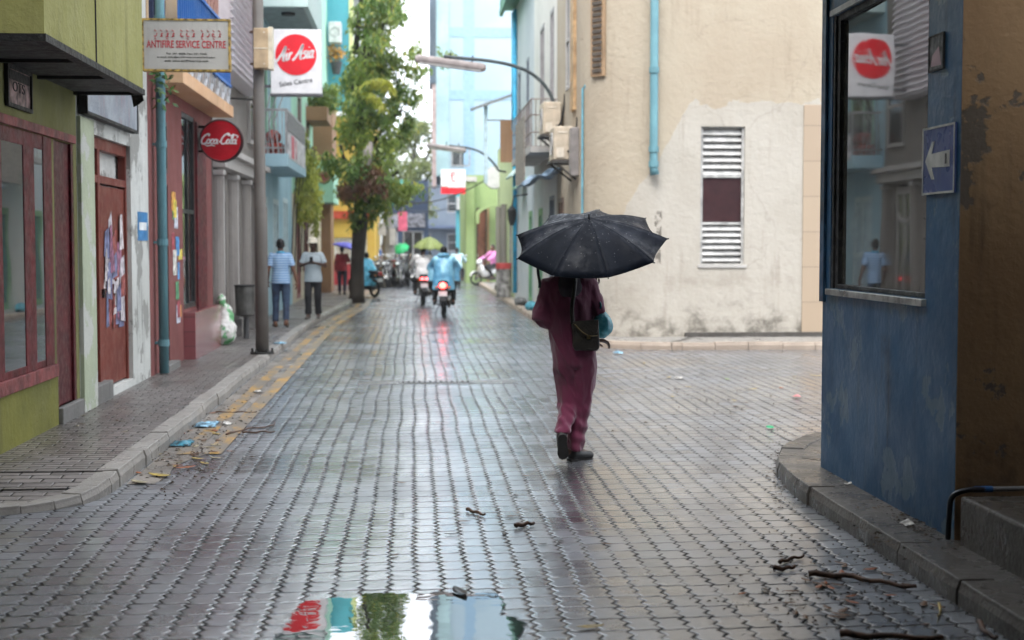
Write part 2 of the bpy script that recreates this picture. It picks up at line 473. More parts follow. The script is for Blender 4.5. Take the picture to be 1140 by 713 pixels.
    cbn = t.nodes.new('ShaderNodeBump'); cbn.inputs['Distance'].default_value = 1.0; cbn.inputs['Strength'].default_value = .45
    L(t, h, cbn.inputs['Height']); L(t, cbn.outputs[0], b.inputs['Coat Normal'])
    return m
def mk_float(t, a, blk):   # joints hold sand and dirt: rougher
    return math_(t, 'ADD', a, math_(t, 'MULTIPLY', math_(t, 'SUBTRACT', 1.0, blk), .25))

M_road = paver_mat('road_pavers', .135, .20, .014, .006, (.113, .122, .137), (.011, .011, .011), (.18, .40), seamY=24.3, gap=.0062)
M_walk = paver_mat('pavement_bricks', .105, .21, 0, 0, (.105, .091, .082), (.025, .023, .021), (.32, .55), rot=R(90), stagger=.5, gap=.006, coat=.35)
M_conc = plaster('kerb_concrete', (.27, .255, .235), dirt=(.05, .045, .04), damt=.55, streak=.2, rough=.5, bump=.008, sc=2, wet=.3)
M_dconc = plaster('dark_wet_concrete', (.085, .077, .068), dirt=(.03, .027, .024), damt=.6, streak=.2, rough=.45, bump=.012, sc=2, wet=.4)
M_rkerb = plaster('pinkish_kerb_blocks', (.36, .29, .23), dirt=(.08, .07, .06), damt=.5, streak=.1, rough=.5, sc=2, wet=.3)

tag(B(MB().quad((-90, -60, -.02), (90, -60, -.02), (90, 240, -.02), (-90, 240, -.02)), 'ground', mat('bare_ground', (.12, .11, .1), .8), local=True), kind='structure')
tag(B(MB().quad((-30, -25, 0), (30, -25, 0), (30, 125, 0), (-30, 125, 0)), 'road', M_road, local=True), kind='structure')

def resample(path, steps):
    """points along a polyline at running distances"""
    P = [V(p) for p in path]; out = []; 
    seg = [(b-a).length for a, b in zip(P, P[1:])]
    for s in steps:
        k = 0; r = s
        while k < len(seg)-1 and r > seg[k]: r -= seg[k]; k += 1
        a, b = P[k], P[k+1]
        out.append(a+(b-a)*min(1.0, r/max(1e-6, seg[k])))
    return out
def kerb(name, path, side, m, wd=.16, zt=.125, stone=.9, gap=.008, seed=1):
    """kerb stones laid end to end along a path (x, y, top z); side +1 puts their width to the right of travel"""
    rnd = random.Random(seed); P = [V(p) for p in path]
    P = [V(q) for q in smooth3(P, 6)]
    tot = sum((b-a).length for a, b in zip(P, P[1:])); mb = MB(); s = 0
    while s < tot-.05:
        ln = stone(s) if callable(stone) else stone
        e = min(tot, s+ln*rnd.uniform(.92, 1.08))
        a, b = resample(P, (s+gap/2, e-gap/2))
        d = (b-a).normalized(); n = V((d.y, -d.x, 0)).normalized()*side
        dz = rnd.uniform(-.006, .006); dn = n*rnd.uniform(-.008, .008)
        prof = ((0, -.05), (.012, -.02), (.016, 0), (wd, 0), (wd, -.3), (0, -.3))
        vs = []
        for q in (a, b):
            for (x, z) in prof: vs.append(tuple(q+dn+n*x+V((0, 0, dz+z))))
        k = len(prof)
        mb.add(vs, [tuple(range(k)), tuple(range(k, 2*k))[::-1]]+[(i, k+i, k+(i+1) % k, (i+1) % k) for i in range(k)])
        s = e
    return tag(B(mb, name, m, loc=(0, 0, 0), bevel=.006), kind='structure')
def smooth3(P, k):
    out = []; n = len(P)
    for i in range(n-1):
        a, b, c, d = P[max(i-1, 0)], P[i], P[i+1], P[min(i+2, n-1)]
        if (c-b).length > 6: out += [b]; continue
        for j in range(k):
            q = j/k
            out.append(.5*((2*b)+(c-a)*q+(2*a-5*b+4*c-d)*q*q+(3*b-a-3*c+d)*q**3))
    out.append(P[-1]); return out

KL = [(-5.5, 8.8, .03), (-3.5, 8.9, .035), (-2.6, 9.08, .045), (-2.2, 9.38, .065), (-2.08, 9.75, .095), (-2.06, 10.2, .125), (-2.06, 11, .125), (-2.06, 20, .125), (-2.06, 28, .125), (-1.95, 32, .125), (-1.75, 37, .125), (-1.72, 39, .125), (-1.75, 46, .125), (-1.8, 54, .125)]
kerb('kerb', KL, -1, M_conc, wd=.16, stone=lambda s: .22 if s < 4.4 else 1.0, seed=3)
KR = [(2.57, -8, .12), (2.57, 4, .12), (2.57, 8.6, .12), (2.6, 9.6, .12), (2.68, 10.3, .12), (2.95, 11.1, .12), (3.4, 11.75, .12), (4.1, 12.1, .12), (5, 12.2, .12), (18, 12.2, .12)]
kerb('kerb', KR, 1, M_dconc, wd=.19, stone=lambda s: .9 if s < 17 else .36, seed=5)
KC = [(18, 22.4, .12), (5.4, 22.4, .12), (4.2, 22.45, .12), (3.45, 22.65, .12), (2.95, 23.2, .12), (2.68, 24.2, .12), (2.6, 25.5, .12), (2.6, 30, .12), (2.6, 45, .12), (2.6, 58, .12)]
kerb('kerb', KC, 1, M_rkerb, wd=.17, stone=.52, seed=9)

def strip(name, m, A, Bp, z=None):
    """a sheet between two polylines with the same number of points"""
    vs = [tuple(p) for p in A]+[tuple(p) for p in Bp]; n = len(A)
    mb = MB(); mb.add(vs, [(i, i+1, n+i+1, n+i) for i in range(n-1)])
    return tag(B(mb, name, m, loc=(0, 0, 0)), kind='structure')
kl = smooth3([V(p) for p in KL], 6)
strip('pavement', M_walk, [(p.x-(.12 if p.y > 9.6 else .0), p.y+(.12 if p.y <= 9.6 else 0), p.z-.006) for p in kl],
      [(-5.5 if p.y > 9.8 else -6, max(p.y, 9.4), .115 if p.y > 9.8 else .06) for p in kl])
kr = smooth3([V(p) for p in KR], 6)
strip('pavement', M_dconc, [(p.x+(.15 if p.y < 10.5 else .08), p.y-(.0 if p.y < 10.5 else .14), p.z-.008) for p in kr],
      [(max(4.0, p.x), min(p.y, 9.0), p.z-.008) for p in kr])
kc = smooth3([V(p) for p in KC], 6)
strip('pavement', plaster('corner_pavement', (.25, .235, .215), dirt=(.05, .045, .04), damt=.7, rough=.5, sc=1.5, wet=.4),
      [(p.x+(.14 if p.x < 3 else .04), p.y+(.14 if p.x >= 3 else .04), p.z-.008) for p in kc], [(max(p.x, 5.2), max(p.y, 25.0), p.z-.008) for p in kc])

# worn double yellow line on a strip of concrete along the left kerb
m, t, b = nt('worn_yellow_paint'); co = objco(t)
wear = ramp(t, noise_(t, co, 2.4, 9, .78, sc3=(1.5, .6, 1)), .40, .53)
L(t, mixc(t, wear, (.36, .20, .035), (.15, .13, .105)), b.inputs['Base Color']); b.inputs['Roughness'].default_value = .42
M_yel = m
m, t, b = nt('gutter_screed'); co = objco(t)
L(t, mixc(t, ramp(t, noise_(t, co, 1.4, 8, .65), .4, .6), (.2, .175, .15), (.10, .088, .075)), b.inputs['Base Color'])
L(t, ramp(t, noise_(t, co, .8, 5), .4, .6, .25, .55), b.inputs['Roughness']); bump_(t, b, noise_(t, co, 25, 6), .012)
M_gut = m
kk = [p for p in kl if p.y >= 10.6]
rg = random.Random(2)
kk2 = [(-2.06, y) for y in [10.2+.35*i for i in range(50)]]+[(p.x, p.y) for p in kl if p.y > 28]
strip('gutter', M_gut, [(x+.02, y, .004) for x, y in kk2], [(x+.32+rg.uniform(-.04, .04)+(.1 if y > 12 else -.2+.12*(y-9.7)), y, .004) for x, y in kk2])
for a, bb in ((.14, .27), (.36, .50)):
    strip('road_marking', M_yel, [(x+a, y, .008) for x, y in kk2 if y > 11.5], [(x+bb, y, .008) for x, y in kk2 if y > 11.5])
# drain slab in the road with a slotted grate
mb = MB(); p = at(485, 426, Z=0)
mb.box(p.x-.95, p.x+1.0, p.y-.22, p.y+.22, -.05, .004)
tag(B(mb, 'drain_slab', plaster('wet_drain_slab', (.15, .15, .15), dirt=(.04, .04, .04), damt=.6, rough=.28, sc=2, wet=.4)), kind='structure')
g = MB(); g.box(p.x-.45, p.x+.45, p.y-.10, p.y+.10, .0045, .006)
gr = B(g, 'drain_grate', mat('grate_black', (.02, .02, .02), .6)); tag(gr, 'narrow slotted drain grate set across the middle of the paved road', 'drain grate')
for i in range(14):
    x = p.x-.43+.86*i/13
    g2 = MB() if i == 0 else g2
    g2.box(x-.018, x+.018, p.y-.10, p.y+.10, .006, .012)
B(g2, 'bars', mat('grate_bars', (.14, .14, .14), .35), gr)

# puddles: still water lying in the dips of the pavers
m, t, b = nt('puddle_water'); co = objco(t)
b.inputs['Base Color'].default_value = (.03, .03, .028, 1); b.inputs['Roughness'].default_value = .015
b.inputs['IOR'].default_value = 2.6; b.inputs['Specular IOR Level'].default_value = .7
bump_(t, b, noise_(t, co, 5, 2), .0018, .5)
# the film thins out at its rim, following the grain of the pavers
at_ = t.nodes.new('ShaderNodeAttribute'); at_.attribute_name = 'depth'
dp_ = math_(t, 'ADD', at_.outputs['Fac'], math_(t, 'MULTIPLY', math_(t, 'SUBTRACT', noise_(t, co, 14, 7, .75), .5), 1.9))
tb_ = t.nodes.new('ShaderNodeBsdfTransparent'); ms_ = t.nodes.new('ShaderNodeMixShader')
L(t, ramp(t, dp_, .28, .42), ms_.inputs[0]); L(t, tb_.outputs[0], ms_.inputs[1]); L(t, b.outputs[0], ms_.inputs[2]); L(t, ms_.outputs[0], t.nodes['Material Output'].inputs[0])
M_water = m
def puddle(px, z=.006, jag=.012, seed=1, inset=.16):
    """still water in a dip of the pavers: rings carry how deep the film is"""
    P = [at(x, y, Z=z) for x, y in px]; P = smooth3([P[-1]]+P+[P[0], P[1]], 5)[5:-6]; n = len(P)
    out = []
    for i in range(n):
        a, bq = P[i], P[(i+1) % n]; k = max(1, int((bq-a).length/.04))
        for j in range(k):
            q = a+(bq-a)*j/k; o = noise.noise_vector(q*9)*jag*2+noise.noise_vector(q*30)*jag
            out.append(V((q.x+o.x, q.y+o.y, z)))
    n = len(out); c = sum(out, V())/n; vs = []; dep = []
    for f_, dd in ((1.0, 0.0), (1-inset*.5, .5), (1-inset, 1.0)):
        vs += [tuple(c+(p-c)*f_) for p in out]; dep += [dd]*n
    vs.append(tuple(c)); dep.append(1.0)
    mb = MB(); mb.add(vs, [(r*n+i, r*n+(i+1) % n, (r+1)*n+(i+1) % n, (r+1)*n+i) for r in range(2) for i in range(n)]+[(2*n+i, 2*n+(i+1) % n, 3*n) for i in range(n)])
    me = mb.mesh('puddle'); at2 = me.attributes.new('depth', 'FLOAT', 'POINT')
    for i, d_ in enumerate(dep): at2.data[i].value = d_
    return tag(put('puddle', me, M_water, normals=False), kind='structure')
puddle([(286, 722), (308, 700), (318, 682), (334, 670), (362, 664), (392, 664), (402, 659), (430, 658), (455, 660), (500, 657), (522, 661), (552, 658), (566, 672), (560, 684), (580, 688), (594, 700), (584, 712), (600, 728), (560, 750), (420, 765), (306, 748)], seed=3)
# ================================================================== LEFT SIDE
Z0 = .0
M_olive = plaster('olive_paint', (.18, .178, .07), (.135, .134, .055), dirt=(.06, .06, .03), damt=.45, streak=.55)
M_olived = plaster('olive_base_paint', (.19, .185, .045), (.13, .13, .04), dirt=(.045, .04, .025), damt=.7, streak=.7)
M_mar = mat('maroon_joinery', (.095, .008, .012), .5, var=.25, bump=.004)
M_mard = mat('dark_maroon_door', (.075, .008, .012), .42, var=.25, bump=.004)
M_marl = mat('dusty_maroon_beam', (.19, .05, .05), .55, var=.25, bump=.004)
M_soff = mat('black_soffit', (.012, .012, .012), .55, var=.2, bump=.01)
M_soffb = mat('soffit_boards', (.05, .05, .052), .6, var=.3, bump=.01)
M_step = plaster('step_concrete', (.2, .195, .185), dirt=(.05, .045, .04), damt=.6, rough=.6)
M_gdark = glass('shop_glass')
M_gback = mat('dim_interior', (.02, .02, .02), .8)

# ---- olive shop with bay -------------------------------------------------
T = FL()
b1 = thing('shop_building', 'olive green shop with maroon framed windows under a boxy overhanging bay', 'building', (XL, 11, .1))
wu0, wu1 = 9.6, 12.42
ops = [(wu0, wu1, .66, 2.62), (12.5, 13.22, .26, 2.62)]
mb = facade(MB(T), 9.2, 13.35, -.1, 9.5, ops, depth=.28, D=6)
B(mb, 'wall', M_olive, b1)
B(MB(T).box(9.2, 12.49, .05, .55, 0, .012), 'base_band', M_olived, b1, bevel=.004)
B(MB(T).box(wu0, wu1, .55, .66, -.2, .035), 'window_sill', M_marl, b1, bevel=.006)
B(MB(T).box(wu0, 13.22, 2.625, 2.70, -.1, .03), 'window_beam', M_marl, b1, bevel=.006)
for a, c in ((9.65, 10.95), (11.25, 11.52), ):
    pass
fr = MB(T)
for a, c in ((9.6, 9.72), (10.62, 10.90), (11.52, 11.84), (12.14, 12.42)): fr.box(a, c, .66, 2.62, -.10, .005)
fr.box(9.72, 12.12, 2.5, 2.62, -.10, .003); fr.box(9.72, 12.12, .66, .72, -.10, .003)
fo = B(fr, 'window', M_mar, b1, bevel=.006)
for a, c in ((9.72, 10.62), (10.90, 11.52), (11.84, 12.14)):
    B(MB(T).box(a, c, .72, 2.5, -.03, -.002), 'pane', glass('shopfront_glass', (.03, .032, .032), .02, 3.0), fo)
d = MB(T); d.box(12.5, 13.22, .26, 2.62, -.05, -.025); d.box(12.5, 12.58, .26, 2.62, -.025, .0); d.box(13.14, 13.22, .26, 2.62, -.025, .0)
B(d, 'door', M_mard, b1, bevel=.006)
B(MB(T).box(12.5, 13.3, .05, .26, -.3, .05), 'step', M_step, b1, bevel=.01)
bay = MB(T).box(9.75, 13.3, 3.14, 7.2, .0, .63)
bo = B(bay, 'bay', plaster('bay_paint', (.30, .29, .11), (.25, .245, .085), dirt=(.06, .055, .03), damt=.35, streak=.45), b1)
sf = MB(T)
sf.box(9.73, 13.32, 3.085, 3.137, .56, .645)
for u in (9.73, 10.9, 12.0, 13.27): sf.box(u, u+.06, 3.085, 3.137, 0, .56)
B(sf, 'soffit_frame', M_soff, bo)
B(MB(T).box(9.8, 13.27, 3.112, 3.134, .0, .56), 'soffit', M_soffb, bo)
# torn soffit flap hanging at the corner
B(MB().add([(-2.52, 13.52, 3.12), (-2.62, 13.56, 3.1), (-2.60, 13.58, 2.98), (-2.55, 13.55, 3.0), (-2.5, 13.54, 3.04)], [(0, 1, 2, 3, 4)]), 'torn_flap', M_soff, bo, solid=.01)
# bell wire / crack running up the bay
B(MB().tube([(-2.495, 11.55, 3.14), (-2.494, 11.53, 4.0), (-2.494, 11.6, 5.5), (-2.494, 11.58, 7.1)], .006, 5), 'cable', M_soff, bo)
# weathered plaque above the window
pq = thing('wall_plaque', 'weathered black framed plaque above the maroon shop windows', 'plaque', (XL+.02, 11.3, 2.83))
f = MB(T); a, c, lo, hi = 11.05, 11.70, 2.80, 3.07
f.box(a, c, lo, hi, .004, .02); B(f, 'board', mat('plaque_face', (.30, .20, .19), .5, var=.45, scale=9), pq)
f = MB(T); f.box(a-.03, a, lo-.03, hi+.03, .004, .035); f.box(c, c+.03, lo-.03, hi+.03, .004, .035); f.box(a, c, lo-.03, lo, .004, .035); f.box(a, c, hi, hi+.03, .004, .035)
B(f, 'frame', M_soff, pq)
tx = MB(T); text(tx, 'OTS', T, 11.36, 2.90, .021, width=.34, height=.08); B(tx, 'lettering', M_soff, pq)
tx = MB(T); tx.box(11.1, 11.68, 2.985, 3.06, .0205, .024); B(tx, 'dark_patch', M_soff, pq)

# ---- whitewashed shop with the red doors ---------------------------------
M_white = plaster('dirty_whitewash', (.56, .57, .54), (.46, .47, .44), dirt=(.09, .085, .075), damt=.75, streak=.85, peel=(.27, .27, .25), pamt=.5)
M_pale = plaster('pale_green_wash', (.40, .44, .31), (.34, .38, .28), dirt=(.08, .08, .06), damt=.5, streak=.6, peel=(.45, .46, .42), pamt=.6)
M_red = plaster('worn_red_paint', (.185, .05, .036), (.14, .036, .026), dirt=(.05, .02, .02), damt=.5, streak=.5, rough=.5, bump=.004, sc=2.5)
b2 = thing('shop_building', 'narrow whitewashed shop with worn red double doors set deep in the wall', 'building', (XL, 15, .1))
mb = facade(MB(T), 13.36, 16.95, -.1, 8.6, [(13.95, 15.9, .2, 2.78)], depth=.15, D=6)
B(mb, 'wall', M_white, b2)
B(MB(T).box(13.37, 13.93, .05, 2.90, 0, .04), 'pilaster', M_pale, b2, bevel=.006)
fr = MB(T)
for a, c in ((13.95, 14.06), (14.45, 14.56), (15.84, 15.9)): fr.box(a, c, .2, 2.78, -.13, -.045)
fr.box(14.06, 15.84, 2.66, 2.78, -.13, -.046); fr.box(14.06, 15.84, 2.32, 2.4, -.13, -.047)
B(fr, 'door_frame', M_red, b2, bevel=.006)
d = MB(T); d.box(14.07, 14.45, .28, 2.31, -.13, -.085)
for lo, hi in ((.4, .95), (1.1, 2.15)):
    d.box(14.13, 14.40, lo, hi, -.085, -.072); d.box(14.17, 14.36, lo+.05, hi-.05, -.072, -.062)
do = B(d, 'door', M_red, b2, bevel=.006)
do['label'] = 'panelled red door leaf'
d = MB(T); d.box(14.57, 15.19, .22, 2.3, -.12, -.06); d.box(15.2, 15.83, .22, 2.3, -.12, -.065)
do = B(d, 'door', M_red, b2, bevel=.005); do['label'] = 'plain red door leaf with torn posters'
B(MB(T).box(14.60, 14.66, 1.15, 1.24, -.06, -.03), 'handle', mat('dark_iron', (.03, .03, .03), .45, .6), do)
rp = random.Random(11)
cols = [(.5, .46, .48), (.28, .08, .07), (.16, .17, .28), (.55, .5, .5), (.30, .13, .2)]
for i in range(44):
    u = 14.7+rp.random()*.85; v = .8+rp.random()*.85; h = rp.uniform(.08, .4); ww = rp.uniform(.1, .3)
    pts = [(u, v), (u+ww, v+rp.uniform(-.03, .03)), (u+ww*rp.uniform(.6, 1), v+h), (u+ww*.2, v+h*rp.uniform(.7, 1))]
    B(MB(T).prism([(a, bq) for a, bq in pts], -.0595+i*.0004, -.0585+i*.0004), 'torn_poster', mat('poster_scrap_%d' % (i % 5), cols[i % 5], .7, var=.3, scale=14), do)
B(MB(T).box(13.95, 14.7, .05, .3, -.5, .03), 'step', M_step, b2, bevel=.01)
sg = thing('shop_signboard', 'blank grey weathered signboard fixed above the red doors', 'signboard', (XL+.1, 14.6, 2.94))
f = MB(T); f.box(13.42, 15.85, 2.95, 3.42, .03, .09)
B(f, 'board', plaster('weathered_board', (.30, .33, .36), (.2, .22, .25), dirt=(.40, .16, .15), damt=.5, streak=.7, rough=.45, sc=2.2), sg)
f = MB(T); f.box(13.40, 15.87, 2.92, 2.95, .02, .10); f.box(13.39, 13.42, 2.92, 3.44, .02, .10); f.box(15.85, 15.88, 2.92, 3.44, .02, .10)
B(f, 'frame', M_soff, sg)
st = thing('notice_sticker', 'small blue and white notice stuck on the whitewashed wall beside the drainpipe', 'sign', (XL+.005, 16.5, 1.74))
B(MB(T).box(16.26, 16.86, 1.74, 2.07, .001, .005), 'plate', mat('sticker_blue', (.05, .2, .42), .45), st)
B(MB(T).box(16.34, 16.78, 1.86, 1.95, .0052, .007), 'white_band', mat('sticker_white', (.7, .72, .72), .5), st)
dp = thing('drain_pipe', 'teal drainpipe running down the whitewashed wall beside the maroon shop', 'drainpipe', (XL+.09, 17.5, .12))
M_teal = plaster('teal_pipe_paint', (.13, .27, .30), (.10, .21, .24), dirt=(.08, .07, .06), damt=.5, streak=.6, rough=.5, bump=.003, sc=2)
B(MB().tube([(XL+.1, 17.5, .13), (XL+.1, 17.5, 3.1), (XL+.1, 17.5, 8.5)], .058, 14), 'pipe', M_teal, dp, smooth=True)
for z in (.5, 1.72, 2.9, 4.4, 6):
    k = MB(); k.tube([(XL+.1, 17.5, z-.04), (XL+.1, 17.5, z+.04)], .068, 14); k.box(XL, XL+.1, 17.47, 17.53, z-.015, z+.015)
    B(k, 'collar', M_teal, dp)

# ---- maroon / pink shop ---------------------------------------------------
M_pink = plaster('dusty_rose_wall', (.22, .085, .08), (.17, .065, .06), dirt=(.09, .06, .055), damt=.6, streak=.6)
M_cream = plaster('cream_wall_left', (.62, .47, .30), (.55, .40, .25), dirt=(.12, .09, .07), damt=.3, streak=.4)
M_slab = plaster('peach_slab', (.62, .40, .24), (.55, .33, .19), dirt=(.12, .08, .06), damt=.35, streak=.4)
M_blue = plaster('blue_sheet', (.035, .16, .47), (.03, .13, .40), dirt=(.03, .05, .12), damt=.3, streak=.4, rough=.45, bump=.004)
m, tt, bb = nt('glazed_maroon_tile'); co = objco(tt)
bt = tt.nodes.new('ShaderNodeTexBrick'); bt.offset = 0; bt.inputs['Scale'].default_value = 1; bt.inputs['Brick Width'].default_value = .3; bt.inputs['Row Height'].default_value = .2; bt.inputs['Mortar Size'].default_value = .006
mp = tt.nodes.new('ShaderNodeMapping'); mp.inputs['Rotation'].default_value = (R(90), 0, R(90)); L(tt, co, mp.inputs[0])
sx = tt.nodes.new('ShaderNodeSeparateXYZ'); L(tt, co, sx.inputs[0]); cx = tt.nodes.new('ShaderNodeCombineXYZ'); L(tt, sx.outputs[1], cx.inputs[0]); L(tt, sx.outputs[2], cx.inputs[1])
L(tt, cx.outputs[0], bt.inputs['Vector'])
bt.inputs['Color1'].default_value = (.21, .07, .075, 1); bt.inputs['Color2'].default_value = (.25, .085, .09, 1); bt.inputs['Mortar'].default_value = (.12, .06, .06, 1)
L(tt, bt.outputs[0], bb.inputs['Base Color']); bb.inputs['Roughness'].default_value = .16
M_tile = m
b3 = thing('shop_building', 'dusty rose shop with a peach balcony slab and blue sheet parapet', 'building', (XL, 19.6, .1))
mb = facade(MB(T), 16.96, 22.3, -.1, 8.8, [(17.62, 18.3, .2, 2.45), (17.7, 18.3, 2.6, 3.25), (19.45, 20.6, .8, 3.5), (17.6, 18.2, 4.2, 6.2)], depth=.2, D=6)
B(mb, 'wall', M_pink, b3)
B(MB(T).box(16.97, 17.6, 3.85, 8.8, 0, .02), 'cream_panel', M_cream, b3)
B(MB(T).box(18.2, 22.29, 3.85, 8.8, 0, .02), 'cream_panel', M_cream, b3)
d = MB(T).box(17.62, 18.3, .2, 2.45, -.04, -.008); B(d, 'door', mat('black_door', (.015, .015, .016), .4), b3)
window(T, b3, 17.7, 18.3, 2.6, 3.25, mat('brown_frame', (.1, .06, .05), .5), M_gdark, fw=.06, w=-.045)
window(T, b3, 17.6, 18.2, 4.2, 6.2, M_blue, M_gdark, fw=.09, nv=2, w=-.04)
window(T, b3, 19.45, 20.6, .8, 3.5, mat('black_metal_frame', (.03, .03, .03), .4), M_gdark, fw=.07, nu=2, nv=2, w=-.06)
B(MB(T).box(20.62, 21.5, .76, 3.45, 0, .03), 'shopfront_post', M_mar, b3, bevel=.01)
B(MB(T).box(19.42, 22.0, -.05, .76, .0, .16), 'tiled_base', M_tile, b3, bevel=.006)
B(MB(T).box(17.55, 18.4, .03, .2, -.42, .12), 'step', M_step, b3, bevel=.01)
sl = B(MB(T).box(17.5, 22.35, 3.66, 3.83, 0, .34), 'balcony', M_slab, b3, bevel=.008)
f = MB(T)
for i in range(60):
    u = 17.55+4.78*i/59.0; f.box(u, u+.05, 4.16, 4.96, .27, .30 if i % 2 else .285)
f.box(17.52, 22.35, 4.96, 5.0, .255, .32); f.box(17.52, 22.35, 4.12, 4.16, .255, .32)
B(f, 'parapet', M_blue, sl)
f = MB(T); rr = random.Random(4)
for i in range(16):
    u = 17.6+.3*i
    if i % 2: f.tube([(u, 3.83, .29), (u+.15, 3.98, .29), (u+.02, 4.12, .29)], .012, 5); f.tube([(u+.3, 3.83, .29), (u+.15, 3.98, .29), (u+.28, 4.12, .29)], .012, 5)
    else: f.torus((u+.15, 3.975, .29), (0, 0, 1), .11, .012, 14, 5)
B(f, 'railing', mat('white_wrought_iron', (.5, .53, .56), .5), sl)
# pierced pink brick screen of the upper floor
f = MB(T)
nb = 0
for r_ in range(26):
    for c_ in range(11):
        u = 19.2+.3*c_+(.15 if r_ % 2 else 0); v = 4.9+.15*r_
        f.box(u, u+.20, v, v+.15, .03, .12)
        nb += 1
    f.box(19.2, 22.4, 4.9+.15*r_, 4.9+.15*r_+.035, .032, .10)
B(f, 'brick_screen', plaster('pink_brick', (.42, .24, .19), (.36, .19, .15), dirt=(.1, .06, .05), damt=.3), b3)
f = MB(T)
for a in (17.02, 17.25, 17.48): f.box(a, a+.04, 3.86, 8.7, .021, .07)
B(f, 'trim', mat('navy_trim', (.02, .03, .08), .5), b3)
# posters on the pier between door and window
for i in range(14):
    u = 18.38+rp.random()*.7; v = .6+rp.random()*1.8; c = [(.1, .3, .6), (.7, .68, .62), (.7, .35, .08), (.12, .35, .18), (.6, .62, .7), (.75, .6, .1), (.4, .08, .1)][i % 7]
    B(MB(T).box(u, u+rp.uniform(.15, .32), v, v+rp.uniform(.12, .36), .0005+.0007*i, .0011+.0007*i), 'poster', mat('poster_%d' % (i % 7), c, .6, var=.35, scale=12), b3)
pl = thing('balcony_plant', 'small green plant growing out of the wall below the white service sign', 'plant', (XL+.15, 17.45, 3.45))
f = MB(); rr = random.Random(3)
for i in range(55):
    c = V((XL+.05+rr.random()*.2, 17.4+rr.uniform(-.2, .2), 3.62+rr.uniform(-.25, .2))); d_ = V((rr.uniform(-1, 1), rr.uniform(-1, 1), rr.uniform(-.6, .6))).normalized(); n_ = d_.orthogonal().normalized()
    f.quad(tuple(c), tuple(c+d_*.05+n_*.025), tuple(c+d_*.11), tuple(c+d_*.05-n_*.025))
B(f, 'leaves', mat('plant_green', (.06, .14, .03), .5, var=.4), pl)

# ---- the white service sign (faces the camera) ----------------------------
Ys = 16.8
SG = FF(Ys)
sg = thing('projecting_sign', 'white projecting sign with red English lettering beside the teal drainpipe', 'sign', (XL, Ys, 3.69))
x0, x1, z0, z1 = XL+.03, -2.10, 3.69, 4.29
f = MB(SG).box(x0+.02, x1-.02, z0+.02, z1-.02, -.05, .05)
B(f, 'panel', plaster('sign_white', (.43, .415, .385), (.38, .365, .335), dirt=(.2, .18, .15), damt=.35, streak=.35, rough=.45, bump=.002, sc=2), sg)
f = MB(SG); f.box(x0, x1, z0, z0+.022, -.06, .06); f.box(x0, x1, z1-.022, z1, -.06, .06); f.box(x0, x0+.02, z0+.022, z1-.022, -.06, .06); f.box(x1-.02, x1, z0+.022, z1-.022, -.06, .06)
B(f, 'frame', mat('rusty_yellow_frame', (.36, .24, .06), .6, var=.4, scale=20), sg)
for zz in (z1-.08, z0+.04): B(MB(SG).box(XL-.02, x0, zz, zz+.04, -.02, .02), 'bracket', M_soff, sg)
cx = (x0+x1)/2
tx = MB(); text(tx, 'ANTIFIRE SERVICE CENTRE', SG, cx, 3.955, .051, width=.90, height=.085, bold=.012)
# a line of Thaana script above it: joined strokes with slanted vowel marks
u = cx+.40; rs = random.Random(8)
for wd in (4, 3, 4):
    for i in range(wd):
        k = rs.randrange(4); s_ = .036
        g = {0: [(0, 0), (-.3, .1), (-.6, .0), (-.9, .5), (-.7, 1.2)], 1: [(0, .9), (-.35, 1.1), (-.5, .5), (-.2, .1), (-.9, 0)], 2: [(0, 0), (-.5, .05), (-.95, .3), (-.95, 1.0), (-.6, 1.1), (-.55, .6)], 3: [(-.1, 1.2), (-.2, .4), (-.6, .0), (-1, .2)]}[k]
        stroke(tx, [(u+a*s_, 4.085+bq*s_*.9) for a, bq in g], .009, SG, .051)
        stroke(tx, [(u-.3*s_, 4.085+1.6*s_), (u-.9*s_, 4.085+2.1*s_)], .007, SG, .051, k=1)
        if i % 2: stroke(tx, [(u-.3*s_, 4.085-.9*s_), (u-.8*s_, 4.085-.5*s_)], .007, SG, .051, k=1)
        u -= .066
    u -= .034
B(tx, 'red_lettering', mat('sign_red', (.42, .03, .045), .5), sg)
tx = MB(); text(tx, 'Tel: 331 4558, Fax: 331 6245', SG, cx, 3.878, .051, width=.46, height=.022, bold=.004)
text(tx, 'e-mail: info@antifireservicecentre.com', SG, cx, 3.838, .051, width=.66, height=.022, bold=.004)
text(tx, 'web: www.antifireservice.com', SG, cx, 3.798, .051, width=.5, height=.022, bold=.004)
for a in (-.28, 0, .3): tx.disc((0, 0, 0), .001, (0, 0, 1), .001, 6)
B(tx, 'small_lettering', M_soff, sg)

# ---- round red drum sign ---------------------------------------------------
Yc = 21.0; cxc, czc, rc = -2.77, 3.19, .305
SG = FF(Yc)
cs = thing('round_sign', 'round red drum sign with white script hanging from the grey columned building', 'sign', (cxc, Yc, czc-rc))
B(MB().disc((cxc, Yc, czc), rc-.012, (0, 1, 0), .18, 48), 'drum', mat('gloss_red', (.40, .012, .022), .16, var=.08, coat=.5), cs)
B(MB().torus((cxc, Yc, czc), (0, 1, 0), rc-.008, .014, 48, 8).torus((cxc, Yc-.09, czc), (0, 1, 0), rc-.008, .012, 48, 8).torus((cxc, Yc+.09, czc), (0, 1, 0), rc-.008, .012, 48, 8), 'rim', mat('dark_rim', (.035, .01, .012), .4), cs)
for dz_, dx_ in ((.2, .22), (-.15, .25)): B(MB().tube([(XL-.02, Yc, czc+dz_), (cxc-dx_, Yc, czc+dz_)], .02, 8), 'bracket', M_soff, cs)
tx = MB(); s_ = .062; sl_ = .28
